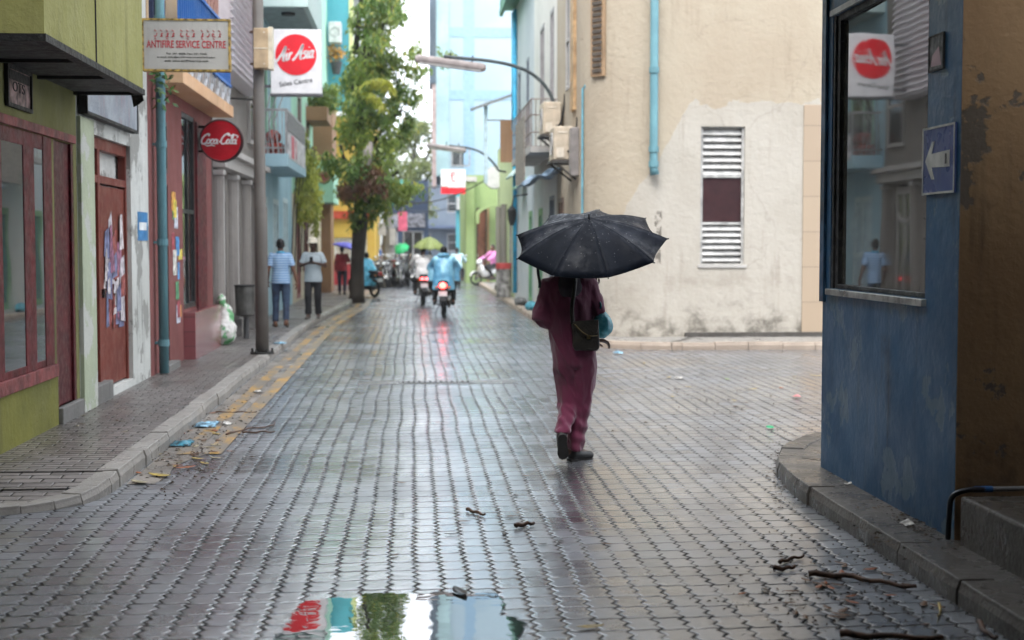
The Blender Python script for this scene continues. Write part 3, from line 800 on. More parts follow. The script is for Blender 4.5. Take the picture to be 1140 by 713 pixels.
def scr(pts, x, y, wd=.018, k=5): stroke(tx, [(cxc+(x+a+bq*sl_)*s_, czc+(y+bq)*s_) for a, bq in pts], wd, SG, .091, k=k)
def arc(cx_, cy_, rx, ry, a0, a1, n=9): return [(cx_+rx*math.cos(R(a0+(a1-a0)*i/n)), cy_+ry*math.sin(R(a0+(a1-a0)*i/n))) for i in range(n+1)]
def script_C(x, y, s=1): scr([(a*s, bq*s) for a, bq in [(1.35, 1.75), (1.55, 2.1), (1.1, 2.25), (.45, 1.75), (.1, .9), (.25, .2), (.8, -.05), (1.5, .35)]], x, y, .02)
def script_o(x, y): scr(arc(.42, .5, .36, .48, 60, 425, 12), x, y)
def script_c(x, y): scr(arc(.45, .5, .38, .5, 55, 310, 10), x, y)
def script_a(x, y): scr(arc(.4, .5, .36, .48, 50, 400, 12), x, y); scr([(.8, 1.0), (.74, .35), (.85, .02), (1.1, .15)], x, y)
def script_l(x, y): scr([(.0, .2), (.35, 1.2), (.42, 2.0), (.22, 2.1), (.12, 1.2), (.16, .2), (.35, .0), (.6, .2)], x, y, .019)
yb = -.75
script_C(-4.7, yb); script_o(-3.4, yb); script_c(-2.55, yb); script_a(-1.75, yb); scr([(-.0, .45), (.5, .5)], -.6, yb)
script_C(-.2, yb, 1.05); script_o(1.1, yb); script_l(2.0, yb); script_a(2.55, yb)
scr([(.9, 2.3), (1.9, 1.9), (2.9, 2.05), (3.7, 1.75), (3.5, 1.4)], -.2, yb, .016)
scr([(.5, -.05), (1.2, -.5), (2.2, -.35), (3.0, -.55)], -4.2, yb, .013)
B(tx, 'lettering', mat('sign_script_white', (.72, .70, .69), .4), cs)

# ---- grey columned building ------------------------------------------------
M_grey = plaster('warm_grey_render', (.235, .215, .195), (.2, .18, .165), dirt=(.07, .06, .055), damt=.4, streak=.4)
M_lgrey = plaster('pale_stone', (.43, .41, .385), (.38, .36, .34), dirt=(.1, .09, .08), damt=.3, streak=.3)
M_louv = plaster('white_louvre', (.66, .64, .65), (.6, .56, .58), dirt=(.3, .18, .18), damt=.3, streak=.3)
b4 = thing('columned_building', 'grey building with tall columns and a white louvred upper screen', 'building', (XL, 25.5, .1))
bays = [(22.75, 24.0), (24.75, 25.95), (26.7, 27.9)]
mb = facade(MB(T), 22.42, 28.5, -.1, 9.4, [(a, c, .55, 2.85) for a, c in bays], depth=.4, D=6)
B(mb, 'wall', M_grey, b4)
for a, c in bays:
    window(T, b4, a+.1, c-.1, .6, 2.8, M_lgrey, M_gdark, fw=.14, nu=2, w=-.06, proud=.05)
    B(MB(T).torus(((a+c)/2, 2.62, -.05), (0, 0, 1), (c-a)/2-.08, .05, 18, 6, (0, 360)), 'arch_trim', M_lgrey, b4)
for u in (22.58, 24.38, 26.33, 28.18):
    c_ = MB(); x = XL+.015
    c_.tube([(x, u+DU, .5), (x, u+DU, .62), (x, u+DU, 2.62), (x, u+DU, 2.78)], [.15, .135, .125, .13], 16)
    co_ = B(c_, 'column', M_grey, b4, smooth=False)
    k = MB(T); k.box(u-.19, u+.19, -.05, .42, .002, .22); k.prism([(u-.17, .42), (u+.17, .42), (u+.13, .52), (u-.13, .52)], .01, .18)
    B(k, 'plinth', mat('plinth_grey', (.15, .14, .13), .6, var=.25), co_, bevel=.01)
    k = MB(T); k.box(u-.145, u+.145, 2.78, 2.86, .0, .17); B(k, 'capital', M_lgrey, co_, bevel=.008)
f = MB(T); f.box(22.42, 28.5, 2.9, 3.1, 0, .2); f.box(22.42, 28.5, 3.1, 3.2, 0, .3)
B(f, 'cornice', M_lgrey, b4, bevel=.008)
f = MB(T); f.box(22.42, 26.9, 4.45, 8.6, .0, .30); lo_ = B(f, 'louvre_screen', M_louv, b4)
f = MB(T)
for i in range(34): v = 4.5+.12*i; f.add([(22.40, v, .302), (26.92, v, .302), (26.92, v+.07, .302), (22.40, v+.07, .302), (22.40, v, .36), (26.92, v, .36)], [(0, 1, 5, 4), (4, 5, 2, 3), (0, 4, 3), (1, 2, 5), (0, 3, 2, 1)])
B(f, 'slats', M_louv, lo_)
window(T, b4, 27.2, 28.2, 3.6, 5.2, M_lgrey, M_gdark, fw=.08, nv=2, w=-.0, proud=.06)
# camera-like lamp on short arm
lm = thing('wall_lamp', 'small black wall lamp on a short arm below the white louvres', 'lamp', (XL+.3, 24.4, 4.05))
B(MB().tube([(XL, 24.4, 4.15), (XL+.45, 24.4, 4.12)], .015, 6), 'arm', M_soff, lm); B(MB().ell((XL+.52, 24.4, 4.1), (.09, .09, .1), 12, 8), 'head', M_soff, lm)

# ---- litter bin and sack -----------------------------------------------------
p = at(248, 372, Z=.12); bx, by = -2.80, 23.9
bn = thing('litter_bin', 'dark grey cylindrical litter bin mounted on a post in front of the columns', 'bin', (bx, by, .115))
B(MB().tube([(bx, by, .49), (bx, by, .52), (bx, by, .98), (bx, by, 1.0)], [.12, .15, .165, .17], 20), 'bucket', mat('bin_grey', (.075, .072, .065), .5, var=.25), bn, smooth=False)
B(MB().tube([(bx+.02, by, .11), (bx+.02, by, .6)], .045, 10), 'post', mat('bin_post', (.05, .05, .05), .5), bn)
B(MB().torus((bx, by, 1.0), (0, 0, 1), .165, .015, 24, 6), 'rim', M_soff, bn)
sx_, sy_ = -2.98, 22.6
f = MB(); rr = random.Random(5)
f.ell((sx_, sy_, .33), (.2, .24, .24), 18, 12); f.ell((sx_+.03, sy_+.05, .56), (.13, .15, .18), 16, 10); f.ell((sx_-.02, sy_, .78), (.07, .07, .14), 12, 8)
me = fuse(f, .022, 2, lambda c: .035*noise.noise(c*9)+.015*noise.noise(c*25))
m, tt, bb = nt('rubbish_sack'); co = objco(tt)
n1 = noise_(tt, co, 5, 4); L(tt, mixc(tt, ramp(tt, n1, .52, .58), (.62, .60, .56), (.12, .34, .14)), bb.inputs['Base Color']); bb.inputs['Roughness'].default_value = .4
tag(put('rubbish_sack', me, m, smooth=True), 'full white and green rubbish sack slumped on the pavement beside the bin', 'rubbish sack')

# ---- street pole with meter box ------------------------------------------------
p = at(292, 394, Z=.12); px_, py_ = p.x, p.y
M_pole = plaster('galvanised_pole', (.145, .135, .122), (.11, .10, .09), dirt=(.10, .06, .04), damt=.4, streak=.5, rough=.5, bump=.003, sc=2)
po = thing('street_pole', 'tall grey steel street pole standing at the kerb', 'pole', (px_, py_, .115))
B(MB().tube([(px_, py_, .115), (px_, py_, 2.2), (px_-.01, py_, 2.25), (px_-.03, py_, 11)], [.095, .090, .082, .07], 18), 'shaft', M_pole, po, smooth=True)
k = MB(); k.tube([(px_, py_, .115), (px_, py_, .15)], .17, 16)
for i in range(6): a = i*math.pi/3; k.tube([(px_+.14*math.cos(a), py_+.14*math.sin(a), .15), (px_+.14*math.cos(a), py_+.14*math.sin(a), .2)], .016, 6)
B(k, 'base_plate', mat('black_base', (.02, .02, .018), .6), po)
mbx = thing('meter_box', 'tan electric meter box strapped to the street pole', 'meter box', (px_+.1, py_, 4.17))
SGp = FF(py_-.12)
f = MB(SGp); f.box(px_-.06, px_+.145, 4.17, 4.73, -.16, .1); B(f, 'case', mat('tan_case', (.45, .33, .20), .5), mbx, bevel=.01)
f = MB(SGp); f.box(px_-.055, px_+.14, 4.44, 4.455, .1, .105); f.box(px_+.08, px_+.1, 4.66, 4.68, .1, .11); f.box(px_+.08, px_+.1, 4.22, 4.24, .1, .11); f.box(px_+.145, px_+.205, 4.16, 4.75, -.13, .08)
B(f, 'door_edge', mat('tan_lid', (.62, .55, .42), .5), mbx)
B(MB().torus((px_-.02, py_, 4.7), (0, 0, 1), .11, .012, 18, 6).torus((px_-.02, py_, 4.25), (0, 0, 1), .11, .012, 18, 6), 'strap', mat('rust_strap', (.12, .06, .03), .7), mbx)

# ---- white box sign with the red disc -----------------------------------------
Ya = 26.3
SG = FF(Ya)
pa, pb = at(302, 107, Y=Ya), at(358, 34, Y=Ya)
x0, x1, z0, z1 = pa.x, pb.x, pa.z, pb.z
sg = thing('projecting_sign', 'white box sign with a big red disc and white script beyond the street pole', 'sign', (x0, Ya, z0))
B(MB(SG).box(x0, x1, z0+.03, z1, -.14, .1), 'panel', mat('sign_box_white', (.74, .73, .73), .35, var=.05), sg, bevel=.015)
f = MB(SG); f.box(x0-.01, x1+.01, z0, z0+.03, -.15, .11); f.box(XL-.1, x0, z1-.2, z1-.15, -.05, 0); f.box(XL-.1, x0, z0+.15, z0+.2, -.05, 0)
B(f, 'bracket', mat('sign_steel', (.12, .12, .13), .5), sg)
dc = at(330, 62, Y=Ya); dr = 22.2*Ya/F
B(MB().disc((dc.x, Ya-.104, dc.z), dr, (0, 1, 0), .012, 56), 'red_disc', mat('disc_red', (.72, .018, .03), .4, var=.04), sg)
tx = MB(); s_ = .155*dr*2/ .74
q = Matrix.Rotation(R(7), 2)
def sc2(pts, x, wd=.032, k=4):
    P = []
    for a, bq in pts:
        v_ = q@V((x+a+bq*.35, bq-.55)); P.append((dc.x+v_.x*s_, dc.z+v_.y*s_))
    stroke(tx, P, wd, SG, .111, k=k)
def big_A(x): sc2([(-.25, -.05), (.0, .15), (.45, 1.0), (.62, 1.55), (.66, 1.5), (.62, .7), (.68, .05), (.82, .1)], x, .04, 5); sc2([(.1, .55), (.45, .62), (.9, .6)], x, .03)
def lit_i(x): sc2([(0, .85), (-.02, .3), (.06, .02), (.2, .15)], x); sc2([(.03, 1.2), (.04, 1.28)], x, .03, 1)
def lit_r(x): sc2([(0, .85), (0, .05)], x); sc2([(0, .5), (.15, .8), (.32, .82)], x)
def lit_s(x): sc2([(.3, .8), (.1, .82), (.05, .62), (.28, .4), (.25, .1), (.0, .05)], x)
def lit_a(x): sc2(arc(.2, .42, .18, .4, 50, 400, 10), x); sc2([(.42, .85), (.38, .3), (.46, .02), (.58, .1)], x)
big_A(-2.25); lit_i(-1.25); lit_r(-.95); big_A(-.25); lit_s(.72); lit_i(1.2); lit_a(1.42)
B(tx, 'lettering', mat('sign_script_white', (.72, .70, .69), .4), sg)
tx = MB(); n_ = 0
SGr = lambda u, v, w_: SG(dc.x+(u*math.cos(R(9))-v*math.sin(R(9))), z0+.20+(u*math.sin(R(9))+v*math.cos(R(9))), w_)
text(tx, 'Sales Centre', SGr, 0, 0, .102, width=.60, height=.085, bold=.005)
B(tx, 'dark_lettering', mat('sign_dark_text', (.05, .05, .055), .5), sg)
# ---- light blue building with balconies ------------------------------------
M_lblue = plaster('pale_blue_paint', (.36, .52, .58), (.30, .46, .53), dirt=(.12, .14, .14), damt=.3, streak=.35)
M_mintw = plaster('mint_white_paint', (.58, .70, .68), (.52, .66, .63), dirt=(.2, .22, .2), damt=.25, streak=.3)
M_mint = plaster('mint_paint', (.40, .66, .50), (.34, .58, .44), dirt=(.12, .15, .12), damt=.25, streak=.3)
M_steel = mat('painted_steel', (.32, .32, .32), .5)
T = FL()
b5 = thing('house', 'pale blue house with a deep upper bay and a railed balcony hung with banners', 'building', (XL, 31, .1))
mb = facade(MB(T), 28.51, 37.0, -.1, 11, [(29.4, 30.8, .2, 2.7), (32.0, 33.3, .2, 2.7), (34.4, 35.8, .3, 2.8), (29.4, 31, 3.6, 5.6), (31.6, 32.8, 3.6, 5.6)], depth=.25, D=6)
B(mb, 'wall', M_lblue, b5)
for a, c, lo, hi in ((29.4, 30.8, .2, 2.7), (32.0, 33.3, .2, 2.7), (34.4, 35.8, .3, 2.8)):
    window(T, b5, a, c, lo, hi, mat('pale_door_frame', (.5, .6, .62), .5), mat('pale_panel', (.38, .50, .55), .45), fw=.12, nu=2, nv=2, w=-.045, name='door')
for a, c in ((29.4, 31), (31.6, 32.8)): window(T, b5, a, c, 3.6, 5.6, M_mint, M_gdark, fw=.1, nu=2, w=-.04)
sl = B(MB(T).box(28.7, 33.5, 3.24, 3.50, 0, .63), 'balcony', M_lblue, b5, bevel=.008)
f = MB(T); f.box(28.72, 33.48, 4.35, 4.40, .57, .62); f.box(28.72, 28.78, 3.5, 4.35, .57, .62); f.box(28.72, 28.77, 4.35, 4.40, 0, .57); f.box(28.72, 28.77, 3.6, 3.63, 0, .57)
for i in range(6): f.box(28.72, 28.75, 3.5, 4.35, .06+.09*i, .075+.09*i)
for i in range(24): u = 28.9+.19*i; f.box(u, u+.02, 3.5, 4.35, .585, .605)
B(f, 'railing', M_steel, sl)
B(MB(T).box(28.85, 33.4, 3.98, 4.33, .606, .625), 'mesh_panel', mat('grey_mesh', (.2, .2, .2), .6, var=.3, scale=30), sl)
f = MB(T); f.box(28.9, 33.3, 3.42, 3.95, .61, .635); bo = B(f, 'banner', mat('banner_white', (.55, .53, .54), .5, var=.3), sl)
B(MB(T).box(29.5, 30.2, 3.46, 3.92, .6355, .639), 'red_print', mat('banner_red', (.55, .08, .12), .5), bo); B(MB(T).box(30.6, 30.75, 3.5, 3.88, .6355, .639), 'red_print', mat('banner_red', (.55, .08, .12), .5), bo)
f = MB(T); f.box(28.8, 29.4, 3.5, 3.72, .15, .5); f.ell((29.1, 3.85, .3), (.25, .16, .16), 10, 7); B(f, 'flower_box', mat('red_flowers', (.45, .06, .04), .6, var=.5, scale=25), sl)
bay = B(MB(T).box(28.7, 33.3, 6.42, 11, 0, 1.05), 'bay', M_mintw, b5)
f = MB(T); f.box(28.85, 33.15, 6.40, 6.418, .05, .95); B(f, 'soffit', mat('soffit_grey', (.30, .36, .36), .7), bay)
B(MB().disc((XL+.6, 29.6, 6.38), .14, (0, 0, 1), .06, 20), 'soffit_lamp', M_soff, bay)
for a in (29.3, 31.2): window(T, bay, a, a+1.3, 7.4, 9.6, M_lgrey, M_gdark, fw=.09, nv=2, w=1.051, proud=.04)
# loose cables / bars on the balcony end
f = MB();
for i in range(4): f.tube([(XL+.1+.12*i, 28.95, 3.5), (XL+.05+.1*i, 28.94, 4.1), (XL+.16+.13*i, 28.95, 4.7)], .014, 5)
B(f, 'cables', M_steel, sl)

# ---- mint building behind -----------------------------------------------------
M_turq = plaster('turquoise_paint', (.09, .36, .42), (.09, .33, .39), dirt=(.05, .2, .25), damt=.2, streak=.25)
M_lemon = plaster('lemon_edge', (.66, .68, .32), dirt=(.3, .3, .15), damt=.2, streak=.2)
M_brown = plaster('brown_render', (.30, .175, .10), (.26, .15, .085), dirt=(.1, .06, .04), damt=.3, streak=.3)
M_beige = plaster('beige_render', (.55, .48, .36), (.48, .42, .31), dirt=(.15, .12, .09), damt=.3, streak=.3)
b6 = thing('house', 'mint house with a turquoise fin edged in pale yellow behind the tree', 'building', (XL, 46, .1))
mb = facade(MB(T), 37.01, 58, 3.0, 13, [(39, 40.4, 3.8, 5.8), (42, 43.4, 3.8, 5.8), (38.6, 40, 7, 9), (42.4, 43.8, 7, 9)], depth=.2, D=6)
B(mb, 'wall', M_mint, b6)
B(facade(MB(T), 37.01, 58, -.1, 2.995, [(38.4, 39.6, .2, 2.5), (41, 42.6, .3, 2.5)], depth=.3, D=6), 'ground_floor', M_beige, b6)
for a, c, lo, hi in ((39, 40.4, 3.8, 5.8), (42, 43.4, 3.8, 5.8), (38.6, 40, 7, 9), (42.4, 43.8, 7, 9)): window(T, b6, a, c, lo, hi, M_lgrey, M_gdark, fw=.1, nv=2, w=-.04)
for a, c, lo, hi in ((38.4, 39.6, .2, 2.5), (41, 42.6, .3, 2.5)): window(T, b6, a, c, lo, hi, mat('brick_red_door', (.25, .06, .05), .5), mat('door_board', (.16, .05, .04), .5), fw=.12, nu=2, w=-.04, name='door')
f = MB(T); f.box(53, 53.6, 6.6, 13, 0, .80); fo = B(f, 'fin', M_turq, b6)
B(MB(T).box(52.95, 53.65, 6.45, 13, .80, .94), 'fin_edge', M_lemon, fo)
f = MB(T); f.box(45, 47.5, 4.28, 6.2, .0, .60); f.box(45.4, 47, -.05, 2.94, .2, .52); B(f, 'projection', M_brown, b6)
f = MB(T); f.box(44.7, 47.6, 2.95, 4.27, 0, .66); bo = B(f, 'oriel', M_mint, b6, bevel=.02)
f = MB(FF(44.9)); f.torus((XL+.36, 3.75, .0), (0, 0, 1), .16, .05, 20, 6); B(f, 'opening_trim', M_brown, bo)
f = MB(FF(44.9)); f.tube([(XL+.36, 3.75, .0), (XL+.36, 3.75, .02)], .15, 16); B(f, 'opening', mat('brick_red_door', (.25, .06, .05), .5), bo)
f = MB(T); f.box(52.7, 53.1, 12.1, 12.75, .2, .7)
ac = thing('air_conditioner', 'white air conditioner high on the turquoise fin by the tree', 'air conditioner', (XL+.4, 52.6, 8.9))
B(MB().box(XL+.1, XL+.55, 52.3, 52.94, 8.95, 9.7), 'case', mat('ac_white', (.6, .6, .58), .5), ac, bevel=.03)
B(MB().torus((XL+.33, 52.29, 9.32), (0, 1, 0), .16, .015, 18, 6), 'fan_guard', M_steel, ac)
fp = thing('flower_pot', 'hanging pot of orange flowers on the turquoise fin', 'flower pot', (XL+.4, 52.6, 7.9))
B(MB().tube([(XL+.35, 52.7, 7.85), (XL+.35, 52.7, 8.3)], [.13, .22], 12), 'pot', mat('pot_dark', (.06, .06, .06), .6), fp)
f = MB(); rr = random.Random(6)
for i in range(160):
    c = V((XL+.35, 52.7, 8.6))+V((rr.gauss(0, .16), rr.gauss(0, .16), rr.gauss(0, .14))); d_ = V((rr.uniform(-1, 1), rr.uniform(-1, 1), rr.uniform(-1, 1))).normalized(); n_ = d_.orthogonal().normalized()
    f.quad(tuple(c), tuple(c+d_*.06+n_*.04), tuple(c+d_*.13), tuple(c+d_*.06-n_*.04))
B(f, 'flowers', mat('orange_flowers', (.5, .25, .03), .6, var=.7, scale=4), fp)

# ---- yellow house facing the camera past the tree --------------------------------
b7 = thing('house', 'yellow and orange house with a red band beyond the tree trunk', 'building', (-2.7, 54.5, .1))
Yf = 54.4
T7 = FF(Yf)
mb = facade(MB(T7), -9, -1.45, -.1, 6.5, [(-3.0, -2.3, .2, 1.9), (-2.15, -1.75, 1.1, 2.2)], depth=.25, D=8)
B(mb, 'wall', plaster('yellow_paint', (.60, .42, .09), (.54, .33, .07), dirt=(.3, .15, .05), damt=.2, streak=.25), b7)
B(MB(T7).box(-9, -1.42, 2.62, 2.9, .0, .25), 'red_band', mat('band_red', (.45, .06, .03), .6), b7)
B(MB(T7).box(-9, -1.45, -.05, .9, .0, .02), 'red_base', mat('base_red', (.42, .05, .06), .6), b7)
window(T7, b7, -3.0, -2.3, .2, 1.9, mat('white_frame', (.6, .6, .57), .5), mat('door_cream', (.5, .45, .38), .5), fw=.1, name='door')
window(T7, b7, -2.15, -1.75, 1.1, 2.2, mat('white_frame', (.6, .6, .57), .5), M_gdark, fw=.08, nv=2)
# tall grey-white house top seen over the tree
b8 = thing('apartment_building', 'tall grey and white apartment block with dark eaves rising behind the tree', 'building', (-3.5, 72, .1))
T8 = FF(68)
mb = facade(MB(T8), -12, -1.4, -.1, 13.6, [(-2.6, -1.9, 9.5, 11), (-2.6, -1.9, 6.5, 8), (-4.4, -3.6, 9.5, 11)], depth=.3, D=8)
B(mb, 'wall', plaster('grey_white_wall', (.5, .52, .53), dirt=(.2, .2, .2), damt=.3), b8)
for a in ((-2.6, -1.9, 9.5, 11), (-2.6, -1.9, 6.5, 8), (-4.4, -3.6, 9.5, 11)): window(T8, b8, *a, M_steel, M_gdark, nv=2)
B(MB().add([(-12.5, 67.2, 13.4), (-.6, 67.2, 13.2), (-.6, 76.5, 13.2), (-12.5, 76.5, 13.4), (-12.5, 72, 15.6), (-1.6, 72, 15.4)], [(0, 1, 5, 4), (1, 2, 5), (2, 3, 4, 5), (3, 0, 4), (0, 3, 2, 1)]), 'roof', mat('slate_roof', (.1, .11, .12), .6), b8, solid=.12)

# ---- far end of the street ----------------------------------------------------
M_far = plaster('far_blue_grey', (.14, .17, .205), (.10, .125, .16), dirt=(.05, .06, .08), damt=.4, streak=.4, sc=.5)
b9 = thing('building', 'blue grey building closing the far end of the street', 'building', (0, 112, 0))
T9 = FF(110)
ops = [(x, x+1.2, z, z+1.4) for x in (-7, -4.6, -2.2, .2, 2.6, 5) for z in (1, 4)]
B(facade(MB(T9), -12, 14, -.1, 6.6, ops, depth=.3, D=8), 'wall', M_far, b9)
for o_ in ops: window(T9, b9, *o_, M_steel, M_gdark, fw=.1, nv=2)
B(MB(T9).box(-.5, 4.5, 2.8, 3.0, .0, 1.4), 'canopy', mat('canopy_blue', (.08, .11, .18), .5), b9)
b10 = thing('building', 'low dark blue shop front on the far left behind the parked motorbikes', 'building', (-2, 84, 0))
T10 = FF(84)
ops = [(-2.2, -.9, .2, 2.4), (-.6, .6, .2, 2.4)]
B(facade(MB(T10), -14, .9, -.1, 5.3, ops, depth=.4, D=6), 'wall', plaster('dark_blue_wall', (.065, .095, .15), (.05, .07, .115), dirt=(.03, .04, .06), damt=.3), b10)
for o_ in ops: window(T10, b10, *o_, mat('white_frame', (.6, .6, .57), .5), M_gdark, fw=.08, nu=2)
f = MB(T10); f.box(-2.5, .7, 2.6, 3.4, .02, .12); B(f, 'fascia', mat('fascia_grey', (.3, .3, .33), .5, var=.4), b10)
aw = thing('awning', 'dark teal awning stretched above the parked motorbikes', 'awning', (-1.2, 62, 3))
f = MB().add([(-2.6, 64, 4.6), (-.2, 64, 4.5), (-.4, 60.5, 3.3), (-2.5, 60.5, 3.4)], [(0, 1, 2, 3)]); B(f, 'cloth', mat('teal_awning', (.03, .16, .13), .6), aw, solid=.04)
B(MB().tube([(-.42, 60.6, 0), (-.42, 60.6, 3.35)], .03, 6).tube([(-2.45, 60.6, 0), (-2.45, 60.6, 3.4)], .03, 6), 'posts', M_steel, aw)
# grey wrapped utility pole with boxes
up = thing('utility_pole', 'thick weathered utility pole with boxes beyond the tree trunk', 'pole', (-1.0, 58, 0))
B(MB().tube([(-.98, 58, 0), (-1.0, 58, 1.6), (-1.02, 58, 3.6)], [.22, .26, .14], 12), 'shaft', plaster('weathered_grey', (.24, .235, .22), dirt=(.08, .08, .07), damt=.6, sc=2), up)
B(MB().box(-1.4, -1.1, 57.6, 57.8, 2.0, 2.5).box(-.95, -.7, 57.6, 57.8, 1.6, 2.3), 'box', mat('box_grey', (.35, .35, .34), .5), up)
sgp = thing('hanging_sign', 'small pink hanging sign beside the weathered utility pole', 'sign', (-.4, 60, 2.4))
B(MB().box(-.62, -.25, 59.9, 60.0, 2.2, 3.0), 'panel', mat('pink_sign', (.6, .12, .2), .5), sgp); B(MB().box(-.98, -.62, 59.93, 59.97, 2.85, 2.9), 'bracket', M_steel, sgp)
for i, (xa, ya, za, xb, yb_, zb) in enumerate([(-1, 58, 3.5, 2.9, 70, 4.6), (-1, 58, 3.4, 3.0, 49, 4.2), (-3.1, 50, 4.6, 2.4, 62, 4.3), (-1, 58, 3.2, 3.5, 90, 4.5)]):
    P = [V((xa, ya, za)).lerp(V((xb, yb_, zb)), k/10)-V((0, 0, .5*(1-(2*k/10-1)**2))) for k in range(11)]
    o = B(MB().tube(P, .022, 5), 'overhead_cable', M_soff)
    tag(o, ['sagging overhead cable from the weathered pole towards the tall pale tower', 'sagging overhead cable from the weathered pole to the round white sign', 'overhead cable crossing from the brown projection to the lime column', 'longest overhead cable running from the weathered pole to the far end'][i], 'cable', 'overhead cables at the far end')

# ================================================================== TREES
def leaf_mat(name, c, c2, c3):
    m, t, b = nt(name); co = objco(t)
    oi = t.nodes.new('ShaderNodeNewGeometry')
    n = noise_(t, co, .75, 3); rnd = oi.outputs['Random Per Island']
    a = mixc(t, ramp(t, n, .44, .62), c, c2)
    a = mixc(t, ramp(t, rnd, .86, .97), a, c3)
    a = mixc(t, .35, a, mixc(t, rnd, (0, 0, 0), c2))
    L(t, a, b.inputs['Base Color']); b.inputs['Roughness'].default_value = .38
    tr = t.nodes.new('ShaderNodeBsdfTranslucent'); L(t, a, tr.inputs[0])
    ms = t.nodes.new('ShaderNodeMixShader'); ms.inputs[0].default_value = .5
    L(t, b.outputs[0], ms.inputs[1]); L(t, tr.outputs[0], ms.inputs[2])
    L(t, ms.outputs[0], t.nodes['Material Output'].inputs[0])
    return m
M_bark = plaster('wet_bark', (.075, .062, .05), (.05, .042, .035), dirt=(.02, .02, .015), damt=.7, rough=.7, bump=.05, sc=3)
M_leaf = leaf_mat('tree_leaves', (.11, .21, .05), (.34, .43, .10), (.55, .46, .08))
M_leaf2 = leaf_mat('pale_tree_leaves', (.15, .21, .06), (.27, .31, .09), (.35, .33, .12))
M_vine = leaf_mat('vine_leaves', (.28, .33, .06), (.52, .52, .10), (.6, .52, .14))
M_rusty = leaf_mat('dry_leaves', (.22, .11, .06), (.32, .17, .09), (.35, .22, .12))
M_frond = leaf_mat('yellow_frond_leaves', (.46, .50, .07), (.60, .60, .10), (.6, .5, .12))
def leaves(mb, c, r, n, ln, wd, rd, droop=.5):
    for i in range(n):
        p = V(c)+V((max(-2, min(2, rd.gauss(0, .5)))*r[0], max(-2, min(2, rd.gauss(0, .5)))*r[1], max(-2, min(2, rd.gauss(0, .5)))*r[2]))
        d = V((rd.uniform(-1, 1), rd.uniform(-1, 1), rd.uniform(-.9, .4)-droop)).normalized()
        n_ = d.cross(V((rd.uniform(-1, 1), rd.uniform(-1, 1), rd.uniform(-1, 1)))).normalized()
        l = ln*rd.uniform(.6, 1.3); w_ = wd*rd.uniform(.7, 1.2); b_ = d.cross(n_)*l*.12
        mb.quad(tuple(p), tuple(p+d*l*.5+n_*w_+b_), tuple(p+d*l), tuple(p+d*l*.5-n_*w_+b_))
tr = thing('tree', 'tall leafy street tree with a thick dark trunk on the left kerb', 'tree', (-1.55, 40.6, 0))
rd = random.Random(21)
tk = MB()
tk.tube([(-1.62, 40.6, -.05), (-1.60, 40.6, .25), (-1.58, 40.6, 1.2), (-1.50, 40.55, 2.2), (-1.45, 40.5, 3.2), (-1.45, 40.4, 4.6), (-1.35, 40.4, 6.4), (-1.25, 40.4, 8.6)], [.27, .21, .19, .21, .17, .12, .09, .05], 14)
limbs = [((-1.5, 40.5, 2.3), (-1.0, 40.2, 3.2), (-.4, 39.9, 3.7)), ((-1.5, 40.5, 2.6), (-1.8, 40.2, 3.6), (-2.0, 39.8, 4.4)), ((-1.5, 40.4, 3.8), (-.9, 40.2, 4.8), (-.3, 40, 5.4)),
         ((-1.6, 40.4, 5.0), (-1.4, 40.6, 6.0), (-1.2, 40.9, 7.0)), ((-1.65, 40.4, 6), (-1.1, 40, 7.2), (-.5, 39.6, 8.2)), ((-1.5, 40.5, 2.9), (-1.5, 39.6, 3.6), (-1.7, 38.6, 3.8)), ((-1.55, 40.4, 4.4), (-1.6, 41.4, 5.6), (-1.5, 42.2, 6.2)),
         ((-1.6, 40.4, 7), (-1.4, 39.8, 8.4), (-1.2, 39.4, 9.4)), ((-1.6, 40.4, 5.5), (-.7, 40.7, 6.6), (.15, 40.8, 6.6))]
for lb in limbs: tk.tube(smooth3([V(p) for p in lb], 4), [.085-.006*i for i in range(2*4+1)], 8)
B(tk, 'trunk', M_bark, tr, smooth=True)
cr = MB()
spots = []
for lb in limbs:
    for k in range(7):
        q = V(lb[1]).lerp(V(lb[2]), rd.uniform(0, 1.15)); spots.append(q+V((rd.gauss(0, .28), rd.gauss(0, .45), rd.gauss(0, .4))))
for k in range(105):
    z = rd.uniform(2.7, 10.2)
    q = V((rd.uniform(-1.9 if z < 5.6 else -1.6, -.6 if z < 5.4 else -.45), 40.4+rd.gauss(0, .7), z)); spots.append(q)
for q in spots: leaves(cr, q, (.27, .34, .27), rd.randint(35, 85), .19, .042, rd, .7)
# hanging sprays on the right, against the sky
for (x, y, n_) in ((425, 60, 3), (448, 95, 5), (455, 130, 5), (440, 150, 4), (458, 75, 2), (452, 205, 4), (430, 215, 4), (410, 232, 4), (395, 240, 3), (440, 60, 2), (462, 103, 2)):
    c = at(x, y, Y=40.2)
    for k in range(n_): leaves(cr, c+V((rd.gauss(0, .16), rd.gauss(0, .3), -.1*k)), (.17, .2, .24), 45, .18, .04, rd, .9)
B(cr, 'crown', M_leaf, tr, normals=False)
fr = MB()
for (x0_, y0_, x1_, y1_) in ((400, 98, 436, 92), (402, 104, 428, 120), (404, 96, 438, 100)):
    a = at(x0_, y0_, Y=39.2); c = at(x1_, y1_, Y=38.9)
    for k in range(60):
        q = a.lerp(c, k/60.0)+V((0, 0, .18*math.sin(math.pi*k/60))); leaves(fr, q, (.03, .03, .03), 4, .26, .03, rd, .9)
B(fr, 'yellow_fronds', M_frond, tr, normals=False)
fr = MB()
for k in range(26):
    c = at(rd.uniform(380, 428), rd.uniform(186, 214), Y=39.0); leaves(fr, c, (.12, .15, .16), 26, .2, .035, rd, 1.2)
B(fr, 'dry_fronds', M_rusty, tr, normals=False)
